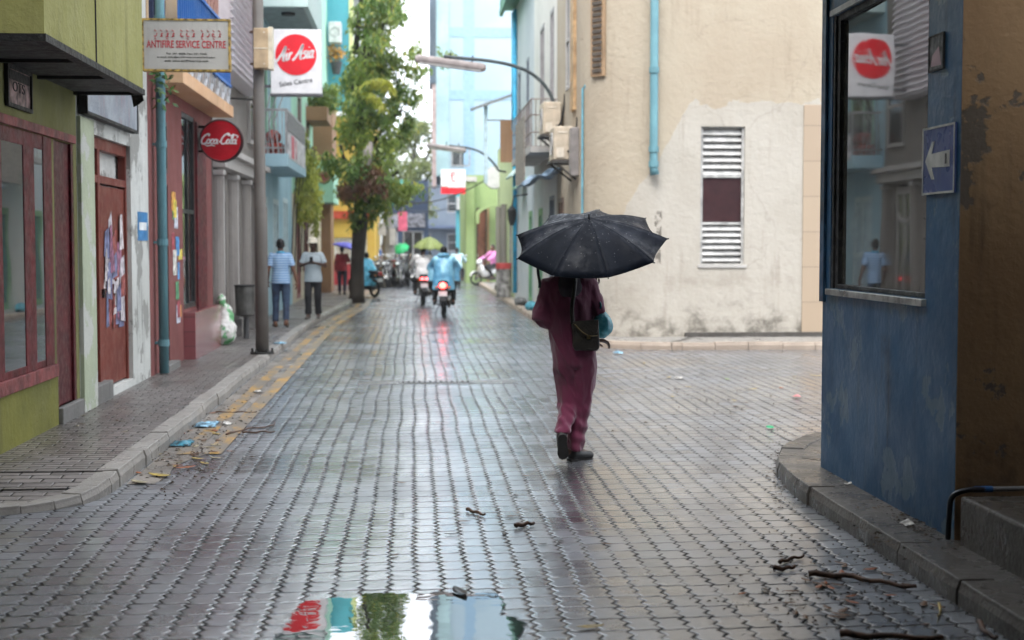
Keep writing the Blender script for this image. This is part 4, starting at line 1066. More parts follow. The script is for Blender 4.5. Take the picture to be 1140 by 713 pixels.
# pale boot-like hanging seed pod / wrapped bundle in the crown
B(MB().tube([at(413, 158, Y=39.0), at(410, 170, Y=39.0), at(408, 184, Y=39.0)], [.05, .14, .12], 8), 'hanging_bundle', mat('bundle_grey', (.35, .3, .28), .7), tr)
# second, paler tree far behind
t2 = thing('tree', 'paler far tree filling the gap between the street tree and the blue tower', 'tree', (0, 92, 0))
tk = MB(); tk.tube([(-.2, 92, -.05), (-.2, 92, 3), (0, 92, 6), (.2, 92, 8.5)], [.3, .25, .18, .06], 10)
for a in ((-2.2, 91, 8), (1.4, 91.5, 8.2), (2.0, 93, 6.8), (-1.6, 93, 6.2)): tk.tube([(-.1, 92, 4.5), V(a).lerp(V((0, 92, 5.5)), .4), a], [.12, .08, .03], 7)
B(tk, 'trunk', M_bark, t2, smooth=True)
cr = MB()
for k in range(85):
    a = rd.uniform(0, 6.28); rr_ = math.sqrt(rd.random())*2.7; z = rd.uniform(3.6, 9.3)
    sh = 1-.6*max(0, (z-6.5)/3)
    leaves(cr, (-.1+rr_*sh*math.cos(a), 92+rr_*sh*math.sin(a), z), (.5, .5, .5), 55, .3, .09, rd, .5)
B(cr, 'crown', M_leaf2, t2, normals=False)
# vines on the mint house
vn = thing('climbing_vine', 'yellow green vine tumbling down beside the pale blue balcony', 'vine', (XL+.3, 38, 1.5))
f = MB()
for k in range(70):
    u = rd.uniform(37.6, 43.5); z = rd.uniform(2.7, 4.7)-abs(rd.gauss(0, .3)); leaves(f, (XL+rd.uniform(.02, .32), u, z), (.12, .3, .2), 30, .15, .045, rd, 1.0)
B(f, 'leaves', M_vine, vn, normals=False)
f = MB(); 
for k in range(6): u = 36.5+k; f.tube([(XL+.03, u, .9), (XL+.08, u+.2, 2.5), (XL+.3, u+.1, 4.4)], .018, 5)
B(f, 'stems', M_bark, vn)
vb = thing('balcony_plants', 'dark leafy shrub spilling over the wall behind the white box sign', 'plant', (XL+.3, 43, 5.0))
f = MB()
for k in range(46): c = at(rd.uniform(342, 374), rd.uniform(96, 122), Y=43.5); leaves(f, c, (.14, .5, .16), 32, .15, .035, rd, .3)
B(f, 'leaves', M_leaf, vb, normals=False)
B(MB().box(XL, XL+.62, 42.3, 44.6, 5.3, 5.7), 'planter', M_brown, vb)
# ================================================================== RIGHT SIDE
# ---- near corner building: blue painted shop corner, brown doorway jamb -----------
M_bluew = plaster('weathered_blue_paint', (.028, .085, .165), (.021, .062, .125), dirt=(.02, .024, .03), damt=1.0, streak=1.0, rough=.5, bump=.006, peel=(.07, .11, .15), pamt=.2, wet=.25)
M_brn = plaster('stained_brown_plaster', (.26, .175, .10), (.20, .13, .075), dirt=(.045, .038, .032), damt=.9, streak=.8, rough=.6, bump=.008, peel=(.11, .095, .08), pamt=.1, wet=.2, sc=1.6)
Tb = FR(2.91)
c1 = thing('corner_shop', 'near corner building with weathered blue wall, tall shop window and stained brown jamb', 'building', (2.91, 9, .1))
YB0, YB1 = 7.43, 9.95
wa = at(1030, 320, X=2.91); wb = at(924, 315, X=2.91)
g0, g1 = wa.y, wb.y; gz0 = 1.40; gz1 = 3.28
mb = facade(MB(Tb), YB0, YB1, -.1, 12, [(g0, g1, gz0, gz1)], depth=.16, D=9)
B(mb, 'wall', M_bluew, c1)
fo = MB(Tb); fw = .045
fo.box(g0, g0+fw, gz0, gz1, -.15, -.012); fo.box(g1-fw, g1, gz0, gz1, -.15, -.006); fo.box(g1-.11, g1-fw, gz0, gz1, -.15, -.02); fo.box(g0+fw, g1-.11, gz1-fw, gz1, -.15, -.012); fo.box(g0+fw, g1-.11, gz0, gz0+.03, -.15, -.012)
fr = B(fo, 'window', plaster('flaking_black_frame', (.03, .03, .032), (.02, .02, .02), dirt=(.16, .15, .13), damt=.8, streak=.6, rough=.5, sc=5), c1, bevel=.004)
B(MB(Tb).prism([(g0+fw*.5, gz0+.01), (g1-.1, gz0+.01), (g1-.1, gz1-.02), (g0+fw*.5, gz1-.02)], -.012, 0).shift(lambda p: V((p.x+.024+.027*(p.y-g0)/(g1-g0), p.y, p.z))), 'pane', glass('corner_shop_glass', (.05, .047, .042), .02, 2.3), fr)
f = MB(Tb); f.box(g0-.02, g1+.02, gz0-.045, gz0-.004, -.06, .03); B(f, 'sill', mat('aluminium_sill', (.42, .42, .40), .35, .7, var=.3), fr, bevel=.004)
f = MB(Tb); f.box(g0-.02, g1+.02, gz1+.002, gz1+.04, -.02, .02); B(f, 'head_trim', mat('white_trim', (.5, .5, .5), .5), fr)
B(MB(Tb).box(YB1-.08, YB1+.02, 1.3, 12, .0, .022), 'corner_strip', mat('dark_blue_strip', (.02, .06, .11), .45, var=.3), c1, bevel=.004)
# the brown jamb: its face looks up the street at the viewer, the doorway is recessed
f = MB(); f.box(2.912, 9.5, YB0-.007, YB0-.001, -.05, 12)
B(f, 'jamb', M_brn, c1)
f = MB(); f.box(4.3, 4.6, -8, YB0-.104, -.05, 12); B(f, 'recess_wall', M_brn, c1)
B(MB().box(2.95, 4.3, -8, 2.5, 3.6, 12), 'upper_floor', M_brn, c1)
B(MB().box(2.0, 2.905, 7.0, 10.6, 3.95, 4.15).box(2.0, 2.1, 7.0, 10.6, 4.15, 5.0), 'added_shade_slab', M_dconc, c1)  # unseen slab above the blue wall, added to shade it and the pavement
B(MB().box(2.90, 4.3, 3.2, YB0-.104, -.05, .37), 'doorstep', M_dconc, c1, bevel=.015)
# blue conduit and black hose at the foot of the jamb
hs_ = thing('water_hose', 'black hose and pale conduit bending round the foot of the brown jamb', 'hose', (2.95, 7.4, .12))
B(MB().tube(smooth3([V(p) for p in ((4.2, 7.39, .40), (3.2, 7.39, .395), (3.04, 7.385, .395))], 4), .014, 8), 'conduit', mat('pale_conduit', (.2, .2, .21), .4), hs_, smooth=True)
B(MB().tube(smooth3([V(p) for p in ((3.06, 7.385, .395), (2.95, 7.375, .392), (2.885, 7.40, .35), (2.875, 7.41, .25), (2.872, 7.415, .12))], 5), .015, 8), 'bend', mat('black_rubber', (.012, .014, .02), .35), hs_, smooth=True)
B(MB().tube([(3.00, 7.387, .395), (3.10, 7.387, .395)], .017, 10), 'clip', mat('clip_blue', (.02, .09, .25), .4), hs_)
# arrow sign and small notice
sa, sb = at(1066, 214, X=2.905), at(1030, 140, X=2.905)
ar = thing('arrow_sign', 'blue sign with a pale left pointing arrow on the blue wall', 'sign', (2.905, sa.y, 1.95))
u0, u1 = at(1065.5, 180, X=2.91).y, at(1030, 180, X=2.91).y
v0, v1 = at(1048, 216, X=2.91).z, at(1048, 140, X=2.91).z
B(MB(Tb).box(u0, u1, v0, v1, .003, .014), 'plate', plaster('violet_blue_plate', (.055, .085, .21), (.045, .07, .18), dirt=(.16, .16, .17), damt=.35, streak=.4, rough=.35, bump=.001, sc=3), ar)
b_ = .012
f = MB(Tb); f.box(u0, u1, v0, v0+b_, .0145, .017); f.box(u0, u1, v1-b_, v1, .0145, .017); f.box(u0, u0+b_, v0+b_, v1-b_, .0145, .017); f.box(u1-b_, u1, v0+b_, v1-b_, .0145, .017)
M_signw = mat('dull_sign_white', (.40, .40, .38), .5, var=.2)
B(f, 'border', M_signw, ar)
um, vm = (u0+u1)/2, (v0+v1)/2; hw, hh = (u1-u0)/2, (v1-v0)/2
# the arrow points left in the picture: away from the viewer, towards larger u
f = MB(Tb)
P = [(um+hw*.80, vm), (um+hw*.38, vm+hh*.56), (um+hw*.22, vm+hh*.56), (um+hw*.40, vm+hh*.2), (um-hw*.72, vm+hh*.24), (um-hw*.72, vm-hh*.24), (um+hw*.40, vm-hh*.2), (um+hw*.22, vm-hh*.56), (um+hw*.38, vm-hh*.56)]
f.prism(P, .0145, .0175); B(f, 'arrow', M_signw, ar)
f = MB(Tb); f.box(um-hw*.56, um-hw*.46, vm-hh*.15, vm+hh*.15, .018, .019); B(f, 'mark', M_soff, ar)
u0, u1 = at(1052, 58, X=2.91).y, at(1037, 58, X=2.91).y
v0, v1 = at(1045, 77, X=2.91).z, at(1045, 40, X=2.91).z
nt_ = thing('small_notice', 'small square grey notice with a pink smear above the arrow sign', 'sign', (2.9, u0, v0))
B(MB(Tb).box(u0, u1, v0, v1, .003, .012), 'plate', mat('notice_plate', (.12, .12, .125), .5, var=.5, scale=14), nt_)
f = MB(Tb); f.prism([(u0+.02, v0+.015), (u1-.03, v0+.02), (u1-.05, v0+.08), (u0+.06, v0+.12)], .0125, .014); B(f, 'print', mat('pink_print', (.38, .25, .28), .5), nt_)
B(MB(Tb).box(u0-.008, u1+.008, v0-.008, v0, .003, .016).box(u0-.008, u1+.008, v1, v1+.008, .003, .016).box(u0-.008, u0, v0, v1, .003, .016).box(u1, u1+.008, v0, v1, .003, .016), 'frame', M_soff, nt_)

# ---- cream corner building ----------------------------------------------------
YC = 23.9
m, t, b = nt('cream_render'); co = objco(t)      # object space: root at (4, YC, .1)
sp = t.nodes.new('ShaderNodeSeparateXYZ'); L(t, co, sp.inputs[0]); X_, Y_, Z_ = sp.outputs
old = mixc(t, ramp(t, noise_(t, co, .55, 6), .38, .66), (.385, .33, .25), (.35, .29, .215))
old = mixc(t, math_(t, 'MULTIPLY', ramp(t, noise_(t, co, 1.3, 8, .66, off=(2, 2, 2)), .55, .72), .35), old, (.30, .24, .17))
new = mixc(t, ramp(t, noise_(t, co, .9, 5, off=(4, 0, 0)), .4, .65), (.405, .372, .32), (.37, .337, .285))
edge = math_(t, 'MULTIPLY', math_(t, 'SUBTRACT', noise_(t, co, 2.2, 6, .6), .5), .55)
edge2 = math_(t, 'MULTIPLY', math_(t, 'SUBTRACT', noise_(t, co, .6, 2), .5), .8)
zt = math_(t, 'ADD', Z_, math_(t, 'ADD', edge, edge2))
xt = math_(t, 'ADD', X_, edge)
# the repainted patch: right of the pipe below about 4 m, stepping down at its left
pm = math_(t, 'MULTIPLY', math_(t, 'LESS_THAN', zt, 4.05), math_(t, 'GREATER_THAN', math_(t, 'ADD', xt, math_(t, 'MULTIPLY', math_(t, 'SUBTRACT', 3.9, zt), .55)), .62))
base = mixc(t, pm, old, new)
# run-off streaks and mould with shapes of their own
st = math_(t, 'MULTIPLY', ramp(t, noise_(t, co, 1, 6, .62, sc3=(6, 6, .5)), .52, .8), ramp(t, noise_(t, co, .7, 3, off=(9, 9, 9)), .4, .65))
base = mixc(t, math_(t, 'MULTIPLY', st, .5), base, (.17, .13, .09))
mz = math_(t, 'ADD', Z_, math_(t, 'MULTIPLY', math_(t, 'SUBTRACT', noise_(t, co, 1.1, 5, .65, off=(3, 0, 1)), .5), 1.8))
mo = math_(t, 'MULTIPLY', ramp(t, mz, .75, .12), ramp(t, noise_(t, co, 3.0, 9, .7, off=(6, 1, 4)), .42, .66))
base = mixc(t, math_(t, 'MULTIPLY', mo, .8), base, (.07, .06, .045))
bb_ = math_(t, 'MULTIPLY', math_(t, 'SUBTRACT', 1.0, math_(t, 'MULTIPLY', math_(t, 'ABSOLUTE', math_(t, 'SUBTRACT', mz, 1.0)), 2.2), clamp=True), ramp(t, noise_(t, co, 1.7, 9, .72, sc3=(1, 1, 1.6)), .48, .72))
base = mixc(t, math_(t, 'MULTIPLY', bb_, .45), base, (.16, .12, .09))
sp2 = math_(t, 'MULTIPLY', math_(t, 'LESS_THAN', math_(t, 'ABSOLUTE', math_(t, 'ADD', math_(t, 'SUBTRACT', X_, .14), math_(t, 'MULTIPLY', edge, .25))), .055), math_(t, 'MULTIPLY', ramp(t, noise_(t, co, 9, 6, .7), .46, .56), math_(t, 'MULTIPLY', math_(t, 'GREATER_THAN', Z_, 1.25), math_(t, 'LESS_THAN', Z_, 2.15))))
base = mixc(t, math_(t, 'MULTIPLY', sp2, .75), base, (.06, .05, .04))
vo = t.nodes.new('ShaderNodeTexVoronoi'); vo.feature = 'DISTANCE_TO_EDGE'; vo.inputs['Scale'].default_value = .55
wv_ = t.nodes.new('ShaderNodeVectorMath'); wv_.operation = 'MULTIPLY_ADD'; nz_ = t.nodes.new('ShaderNodeTexNoise'); nz_.inputs['Scale'].default_value = 2.2; nz_.inputs['Detail'].default_value = 6; L(t, co, nz_.inputs['Vector'])
L(t, nz_.outputs['Color'], wv_.inputs[0]); wv_.inputs[1].default_value = (.6, .6, .6); L(t, co, wv_.inputs[2]); L(t, wv_.outputs[0], vo.inputs['Vector'])
ckm = math_(t, 'MULTIPLY', math_(t, 'LESS_THAN', vo.outputs[0], .006), ramp(t, noise_(t, co, .5, 3, off=(5, 5, 2)), .48, .56))
base = mixc(t, math_(t, 'MULTIPLY', ckm, .16), base, (.12, .10, .08))
L(t, base, b.inputs['Base Color']); b.inputs['Roughness'].default_value = .8; b.inputs['Specular IOR Level'].default_value = .2
hgt = math_(t, 'ADD', noise_(t, co, 10, 8, .6), math_(t, 'MULTIPLY', pm, .15))
bump_(t, b, hgt, .02, .8)
M_creamw = m
cb = thing('corner_building', 'large cream corner building with rounded corner and patched repainted render', 'building', (4, YC, .1))
wx0, wx1 = at(780, 200, Y=YC).x, at(829, 200, Y=YC).x
wz0, wz1 = at(800, 295, Y=YC).z, at(800, 141, Y=YC).z
Tc = FF(YC)
mb = facade(MB(Tc), 4.13, 16, -.1, 12, [(wx0, wx1, wz0, wz1)], depth=.14, D=9)
rc = 1.2
for i in range(16):        # rounded corner
    a0, a1 = R(90*i/16), R(90*(i+1)/16)
    q = [(4.13-rc*math.sin(a_), YC+rc-rc*math.cos(a_)) for a_ in (a0, a1)]
    mb.T = lambda a, b, c: (a, b, c)
    mb.quad((*q[0], -.1), (*q[1], -.1), (*q[1], 12), (*q[0], 12))
TR = FR()
mb.T = TR
facade(mb, YC+rc, 29.0, -.1, 12, [(26.6, 27.3, 4.6, 7.4), (27.6, 28.6, .2, 2.6)], depth=.2, D=4)
me = mb.mesh('wall')
bm = bmesh.new(); bm.from_mesh(me); bmesh.ops.remove_doubles(bm, verts=bm.verts, dist=.001); bm.to_mesh(me); bm.free()
o = put('wall', me, M_creamw, cb, smooth=True); e_ = o.modifiers.new('es', 'EDGE_SPLIT'); e_.split_angle = R(30)
# louvred window: frame, louvres above and below, a brown panel between
M_fr = mat('white_louvre_frame', (.42, .41, .39), .45, var=.2); M_lv = mat('aluminium_louvre', (.46, .45, .43), .42, var=.15)
f = MB(Tc); k_ = .045; h_ = wz1-wz0
f.box(wx0, wx0+k_, wz0, wz1, -.13, -.04); f.box(wx1-k_, wx1, wz0, wz1, -.13, -.04)
for v in (0, .30, .64, 1): zz = wz0+h_*v; f.box(wx0+k_, wx1-k_, max(wz0, zz-.02), min(wz1, zz+.02), -.13, -.05)
wo = B(f, 'louvred_window', M_fr, cb, bevel=.004)
for (a, c, n_) in ((.645, .985, 7), (.02, .29, 6)):
    g = MB(Tc)
    for i in range(n_):
        lo = wz0+h_*(a+(c-a)*i/n_)+.006; hi = wz0+h_*(a+(c-a)*(i+.86)/n_)
        g.add([(wx0+k_, lo, -.055), (wx1-k_, lo, -.055), (wx1-k_, hi, -.125), (wx0+k_, hi, -.125), (wx0+k_, lo+.012, -.05), (wx1-k_, lo+.012, -.05), (wx1-k_, hi+.006, -.118), (wx0+k_, hi+.006, -.118)], [(0, 1, 2, 3), (4, 7, 6, 5), (0, 4, 5, 1), (3, 2, 6, 7), (0, 3, 7, 4), (1, 5, 6, 2)])
    B(g, 'louvres', M_lv, wo)
B(MB(Tc).box(wx0+k_, wx1-k_, wz0+h_*.312, wz0+h_*.628, -.125, -.075), 'panel', mat('dark_brown_panel', (.035, .012, .013), .45), wo)
B(MB(Tc).box(wx0-.04, wx1+.04, wz0-.05, wz0-.003, -.1, .025), 'sill', M_lgrey, wo, bevel=.004)
# tile pilaster at the right, set proud
m, tt, bb = nt('tan_tiles'); co = objco(tt); sx = tt.nodes.new('ShaderNodeSeparateXYZ'); L(tt, co, sx.inputs[0]); cx_ = tt.nodes.new('ShaderNodeCombineXYZ'); L(tt, sx.outputs[0], cx_.inputs[0]); L(tt, sx.outputs[2], cx_.inputs[1])
bt = tt.nodes.new('ShaderNodeTexBrick'); bt.offset = 0; L(tt, cx_.outputs[0], bt.inputs['Vector']); bt.inputs['Scale'].default_value = 1
bt.inputs['Brick Width'].default_value = .6; bt.inputs['Row Height'].default_value = .6; bt.inputs['Mortar Size'].default_value = .006
bt.inputs['Color1'].default_value = (.37, .285, .20, 1); bt.inputs['Color2'].default_value = (.33, .25, .175, 1); bt.inputs['Mortar'].default_value = (.2, .16, .12, 1)
L(tt, bt.outputs[0], bb.inputs['Base Color']); bb.inputs['Roughness'].default_value = .45
pz = at(900, 117, Y=YC)
B(MB(Tc).box(at(894, 200, Y=YC).x, 9.5, -.02, pz.z, .0, .02), 'tile_pilaster', m, cb, bevel=.003)
B(MB(Tc).box(4.6, 16, -.05, .19, .0, .05), 'plinth', M_dconc, cb, bevel=.008)
# narrow windows on the curve and the street side
a_ = R(52); cxw, cyw = 4.13-rc*math.sin(a_), YC+rc-rc*math.cos(a_)

Rz = Matrix.Rotation(-a_, 3, 'Z')
def TW(u, v, w_): p = Rz@V((u, -w_, 0)); return (cxw+p.x, cyw+p.y, v)
f = MB(TW); f.box(-.16, .16, 4.55, 7.2, .0, .05); wo2 = B(f, 'slit_window', mat('brown_slit_frame', (.33, .22, .13), .5), cb)
g = MB(TW)
for i in range(26): g.box(-.10, .11, 4.62+.095*i, 4.62+.095*i+.055, .052, .075)
B(g, 'louvres', mat('dark_louvre', (.09, .075, .06), .5), wo2)
f = MB(TR); f.box(25.55, 26.05, 4.1, 7.6, .0, .06); B(f, 'shutter', mat('tan_shutter', (.42, .27, .14), .5, var=.2), cb)
window(TR, cb, 26.6, 27.3, 4.6, 7.4, M_lgrey, M_gdark, fw=.08, nv=3, w=-.04)
window(TR, cb, 27.6, 28.6, .2, 2.6, mat('brown_frame', (.1, .06, .05), .5), mat('door_tan', (.30, .22, .13), .5), fw=.1, nu=2, w=-.04, name='door')
# teal soil pipe
pp = thing('drain_pipe', 'teal drainpipe ending high on the cream corner wall', 'drainpipe', (at(727, 190, Y=YC).x, YC-.1, 2.8))
xq = at(727, 100, Y=YC).x; zq = at(727, 190, Y=YC).z
B(MB().tube([(xq+.02, YC-.10, zq-.08), (xq, YC-.10, zq+.04), (xq, YC-.10, 12)], [.08, .07, .07], 16), 'pipe', M_teal, pp, smooth=True)
for z in (zq+.1, zq+.35, 4.6, 6.4, 8.5):
    k = MB(); k.tube([(xq, YC-.10, z-.05), (xq, YC-.10, z+.05)], .085, 14); k.box(xq-.02, xq+.02, YC-.1, YC+.08, z-.02, z+.02)
    B(k, 'collar', M_teal, pp)
pt = thing('thin_pipe', 'thin blue pipe up the rounded corner of the cream building', 'pipe', (3.03, 24.6, .1))
a_ = R(74); xq, yq = 4.13-(rc+.03)*math.sin(a_), YC+rc-(rc+.03)*math.cos(a_)
B(MB().tube([(xq, yq, .13), (xq, yq, 4.38), (xq+.04, yq-.02, 4.45), (xq+.08, yq-.04, 4.3)], .02, 8), 'pipe', mat('thin_blue', (.15, .35, .42), .5), pt)

# ---- air conditioners on the cream building's street side ---------------------------
M_acb = mat('ac_beige', (.50, .42, .32), .5, var=.1)
def aircon(Y0, z0, label, wd=.35, h=.60, ln=.85):
    r_ = thing('air_conditioner', label, 'air conditioner', (XR-.3, Y0, z0), 'air conditioner units over the right pavement')
    x1 = XR-.06
    f = MB().box(x1-wd, x1, Y0, Y0+ln, z0, z0+h); B(f, 'case', M_acb, r_, bevel=.02)
    B(MB().box(x1-wd+.08, x1-.1, Y0-.008, Y0-.002, z0+h-.12, z0+h-.09), 'handle_slot', mat('ac_cover', (.62, .55, .45), .5), r_); B(MB().box(x1-wd+.05, x1-.17, Y0-.02, Y0-.002, z0+.04, z0+.22), 'service_cover', mat('ac_cover', (.62, .55, .45), .5), r_)
    B(MB().torus((x1-wd-.006, Y0+.36, z0+h/2), (1, 0, 0), .2, .012, 24, 6).torus((x1-wd-.006, Y0+.36, z0+h/2), (1, 0, 0), .12, .01, 24, 6), 'fan_guard', M_steel, r_)
    f = MB(); f.box(x1-wd-.04, XR+.02, Y0-.02, Y0+ln+.02, z0-.05, z0-.005); f.tube([(x1-wd, Y0+.05, z0-.03), (XR, Y0+.05, z0-.35)], .018, 6); f.tube([(x1-wd, Y0+ln-.05, z0-.03), (XR, Y0+ln-.05, z0-.35)], .018, 6); B(f, 'bracket', mat('bracket_dark', (.06, .055, .05), .6), r_)
    B(MB().tube(smooth3([V(p) for p in ((x1-.1, Y0-.01, z0+.15), (x1-.02, Y0-.1, z0+.2), (XR-.02, Y0-.12, z0+.5), (XR, Y0-.1, z0+.75))], 4), .022, 6), 'hose', M_soff, r_)
aircon(25.5, 3.2, 'lower beige air conditioner nearest the thin blue pipe')
aircon(27.6, 3.82, 'upper beige air conditioner beyond the lower beige one', h=.62)
ac3 = thing('wall_cabinet', 'grey flat cabinet on the wall below the lower air conditioner bracket', 'cabinet', (XR-.1, 25.2, 2.9))
B(MB().box(XR-.14, XR+.0, 25.12, 25.42, 2.9, 3.75), 'case', mat('cabinet_grey', (.22, .20, .19), .6), ac3, bevel=.01)
B(MB().box(XR-.15, XR-.141, 25.15, 25.39, 2.95, 3.7), 'lid', mat('cabinet_lid', (.26, .24, .22), .6), ac3)

# ---- grey white house with balcony rail and green eave --------------------------------
M_gw = plaster('grey_white_paint', (.55, .57, .58), (.48, .51, .53), dirt=(.16, .16, .16), damt=.4, streak=.5)
M_offw = plaster('off_white_paint', (.64, .62, .57), (.58, .56, .51), dirt=(.2, .17, .14), damt=.35, streak=.4)
r2 = thing('house', 'off white narrow house with a wire balcony and blue grey door beside the cream building', 'building', (XR, 31, .1))
mb = facade(MB(TR), 29.01, 34.5, -.1, 12, [(29.5, 30.5, .2, 2.7), (32.2, 33.2, .2, 2.5), (29.6, 30.4, 4.4, 6.6), (31.8, 32.8, 4.2, 6.6)], depth=.2, D=5)
B(mb, 'wall', M_offw, r2)
window(TR, r2, 29.5, 30.5, .2, 2.7, mat('slate_frame', (.16, .18, .22), .5), mat('slate_door', (.12, .15, .2), .5), fw=.09, nu=3, w=-.04, name='door')
window(TR, r2, 32.2, 33.2, .2, 2.5, mat('green_door_frame', (.18, .36, .16), .5), mat('teal_door', (.03, .14, .13), .5), fw=.16, w=-.04, name='door')
window(TR, r2, 29.6, 30.4, 4.4, 6.6, mat('grey_frame', (.3, .28, .28), .5), M_gdark, fw=.09, nu=2, w=-.04)
window(TR, r2, 31.8, 32.8, 4.2, 6.6, mat('grey_frame', (.3, .28, .28), .5), M_gdark, fw=.09, nu=2, w=-.04)
f = MB(TR); f.box(28.9, 34.4, 3.55, 3.68, 0, .55); ba = B(f, 'balcony', M_lgrey, r2)
f = MB(TR)
for v in (3.95, 4.3, 4.62): f.tube([(28.9, v, .0), (28.9, v, .53), (34.4, v, .53)], .014, 5)
for i in range(13): u = 28.9+.455*i; f.tube([(u, 3.66, .53), (u, 4.62, .53)], .012, 5)
for i in range(5): f.tube([(28.9, 3.66, .1*i+.04), (28.9, 4.62, .1*i+.04)], .01, 5)
B(f, 'railing', mat('rusty_rail', (.24, .19, .17), .6), ba)
B(MB(TR).box(30.2, 32.8, 3.0, 4.4, .555, .575), 'mesh_screen', mat('screen_tan', (.30, .26, .22), .7, var=.25, scale=20), ba)
tp = thing('tarpaulin', 'faded blue tarpaulin slung under the air conditioners', 'tarpaulin', (XR-.4, 29, 2.9))
f = MB(); 
for i in range(9):
    pass
me_rows = []
for i in range(10):
    for j in range(12):
        me_rows.append((XR-.75*i/9, 27.9+2.4*j/11, 3.15-.28*(i/9)**1.4+.05*math.sin(i*1.3+j*1.1)-.06*math.sin(j*.9)))
f.add(me_rows, [(i*12+j, i*12+j+1, (i+1)*12+j+1, (i+1)*12+j) for i in range(9) for j in range(11)])
B(f, 'cloth', mat('faded_blue_tarp', (.17, .24, .32), .55, var=.3), tp, smooth=True, solid=.008)

r3 = thing('house', 'pale grey blue house with a green eave and bright blue pipes', 'building', (XR, 37, .1))
mb = facade(MB(TR), 34.51, 41.0, -.1, 8.35, [(36, 36.7, 4.2, 6.4), (35, 36, .2, 2.5), (38.8, 39.5, 4.4, 6.4)], depth=.2, D=5)
B(mb, 'wall', M_gw, r3)
window(TR, r3, 36, 36.7, 4.2, 6.4, mat('slate_frame', (.16, .18, .22), .5), M_gdark, fw=.08, nv=2, w=-.04)
window(TR, r3, 38.8, 39.5, 4.4, 6.4, mat('slate_frame', (.16, .18, .22), .5), M_gdark, fw=.08, nv=2, w=-.04)
window(TR, r3, 35, 36, .2, 2.5, mat('green_door_frame', (.18, .36, .16), .5), mat('teal_door', (.03, .14, .13), .5), fw=.14, w=-.04, name='door')
f = MB(TR); f.box(34.3, 41.2, 8.36, 8.6, -1, .42); f.box(34.3, 41.2, 8.2, 8.36, .34, .44); B(f, 'eave', plaster('green_eave', (.13, .30, .22), dirt=(.05, .08, .06), damt=.4), r3)
M_bp = mat('bright_blue_pipe', (.04, .36, .58), .45)
f = MB(TR); 
for u, lo in ((40.4, 4.9), (39.9, .3)): f.tube([(u, lo, .08), (u, 8.2, .08)], .06, 10)
f.tube([(40.4, 4.9, .08), (39.9, 4.9, .08)], .05, 8); f.tube([(40.2, 2.6, .1), (39.4, 2.6, .1)], .05, 8)
B(f, 'pipe', M_bp, r3, smooth=True)
f = MB(TR); f.add([(36.5, 3.4, 0), (38.2, 3.4, 0), (38.2, 3.15, .28), (36.5, 3.15, .28)], [(0, 1, 2, 3)]); B(f, 'awning', M_mint, r3, solid=.05)
f = MB(TR); f.add([(38.5, 3.8, 0), (40.8, 3.8, 0), (40.8, 3.5, .25), (38.5, 3.5, .25)], [(0, 1, 2, 3)]); B(f, 'awning', M_mintw, r3, solid=.05)
# small roof over a signboard on the same wall
cnp = thing('bracketed_board', 'small roofed post with a hanging brown board above the right pavement', 'signboard', (XR-.5, 40.8, 3.9))
f = MB(); f.add([(XR-1.25, 40.5, 5.45), (XR+.0, 40.5, 5.9), (XR, 41.3, 5.95), (XR-1.25, 41.3, 5.5)], [(0, 1, 2, 3)]); B(f, 'roof', mat('grey_sheet', (.3, .3, .3), .6), cnp, solid=.07)
B(MB().box(XR-.9, XR-.8, 40.7, 40.8, 3.4, 5.6), 'post', mat('pale_post', (.5, .62, .66), .5), cnp)
B(MB().box(XR-.44, XR-.08, 40.72, 40.78, 4.0, 5.2), 'board', M_brown, cnp)
B(MB().tube([(XR-.8, 40.75, 5.2), (XR, 40.75, 5.2)], .02, 6), 'arm', M_steel, cnp)
wl = thing('wall_lamp', 'black lantern hanging from an arm on the white wall', 'lamp', (XR-.4, 36.5, 2.2))
B(MB().tube([(XR, 36.5, 2.95), (XR-.35, 36.5, 2.9), (XR-.4, 36.5, 2.6)], .02, 6), 'arm', M_soff, wl); B(MB().tube([(XR-.4, 36.5, 2.15), (XR-.4, 36.5, 2.3), (XR-.4, 36.5, 2.55), (XR-.4, 36.5, 2.66)], [.05, .1, .12, .03], 8), 'lantern', M_soff, wl)

# ---- pale yellow-green wall, grey posts ------------------------------------------
r4 = thing('house', 'pale yellow green house wall between the blue pipes and the round white sign', 'building', (XR, 45, .1))
mb = facade(MB(TR), 41.01, 49.5, -.1, 4.9, [(42.2, 43.2, .2, 2.3), (45.5, 46.5, 1.2, 2.6)], depth=.2, D=2.0)
B(mb, 'wall', plaster('pale_lime_wall', (.58, .62, .38), (.52, .57, .33), dirt=(.2, .2, .12), damt=.3, streak=.4), r4)
window(TR, r4, 42.2, 43.2, .2, 2.3, M_steel, mat('grey_door', (.25, .26, .24), .5), fw=.1, name='door', w=-.04)
window(TR, r4, 45.5, 46.5, 1.2, 2.6, M_steel, M_gdark, fw=.1, nu=2, w=-.04)
for i, (u, x) in enumerate(((44.2, XR-.12), (47.3, XR-.1))):
    o = thing('timber_post', ['weathered grey post against the pale lime wall, nearer one', 'weathered grey post against the pale lime wall, farther one'][i], 'post', (x, u, .1), 'grey posts on the pale lime wall')
    B(MB().tube([(x, u, .11), (x, u, 2.9)], .09, 8), 'shaft', M_grey, o); B(MB().box(x-.12, x+.12, u-.12, u+.12, .1, .3), 'foot', M_dconc, o)
pb = thing('paint_drum', 'red rimmed grey drum standing by the pale lime wall', 'drum', (XR-.25, 41.4, .12))
B(MB().tube([(XR-.3, 41.4, .12), (XR-.3, 41.4, .95)], .22, 18), 'body', mat('drum_grey', (.25, .24, .23), .5, var=.4), pb); B(MB().tube([(XR-.3, 41.4, .95), (XR-.3, 41.4, 1.12)], .23, 18), 'lid', mat('drum_red', (.4, .06, .06), .5), pb)
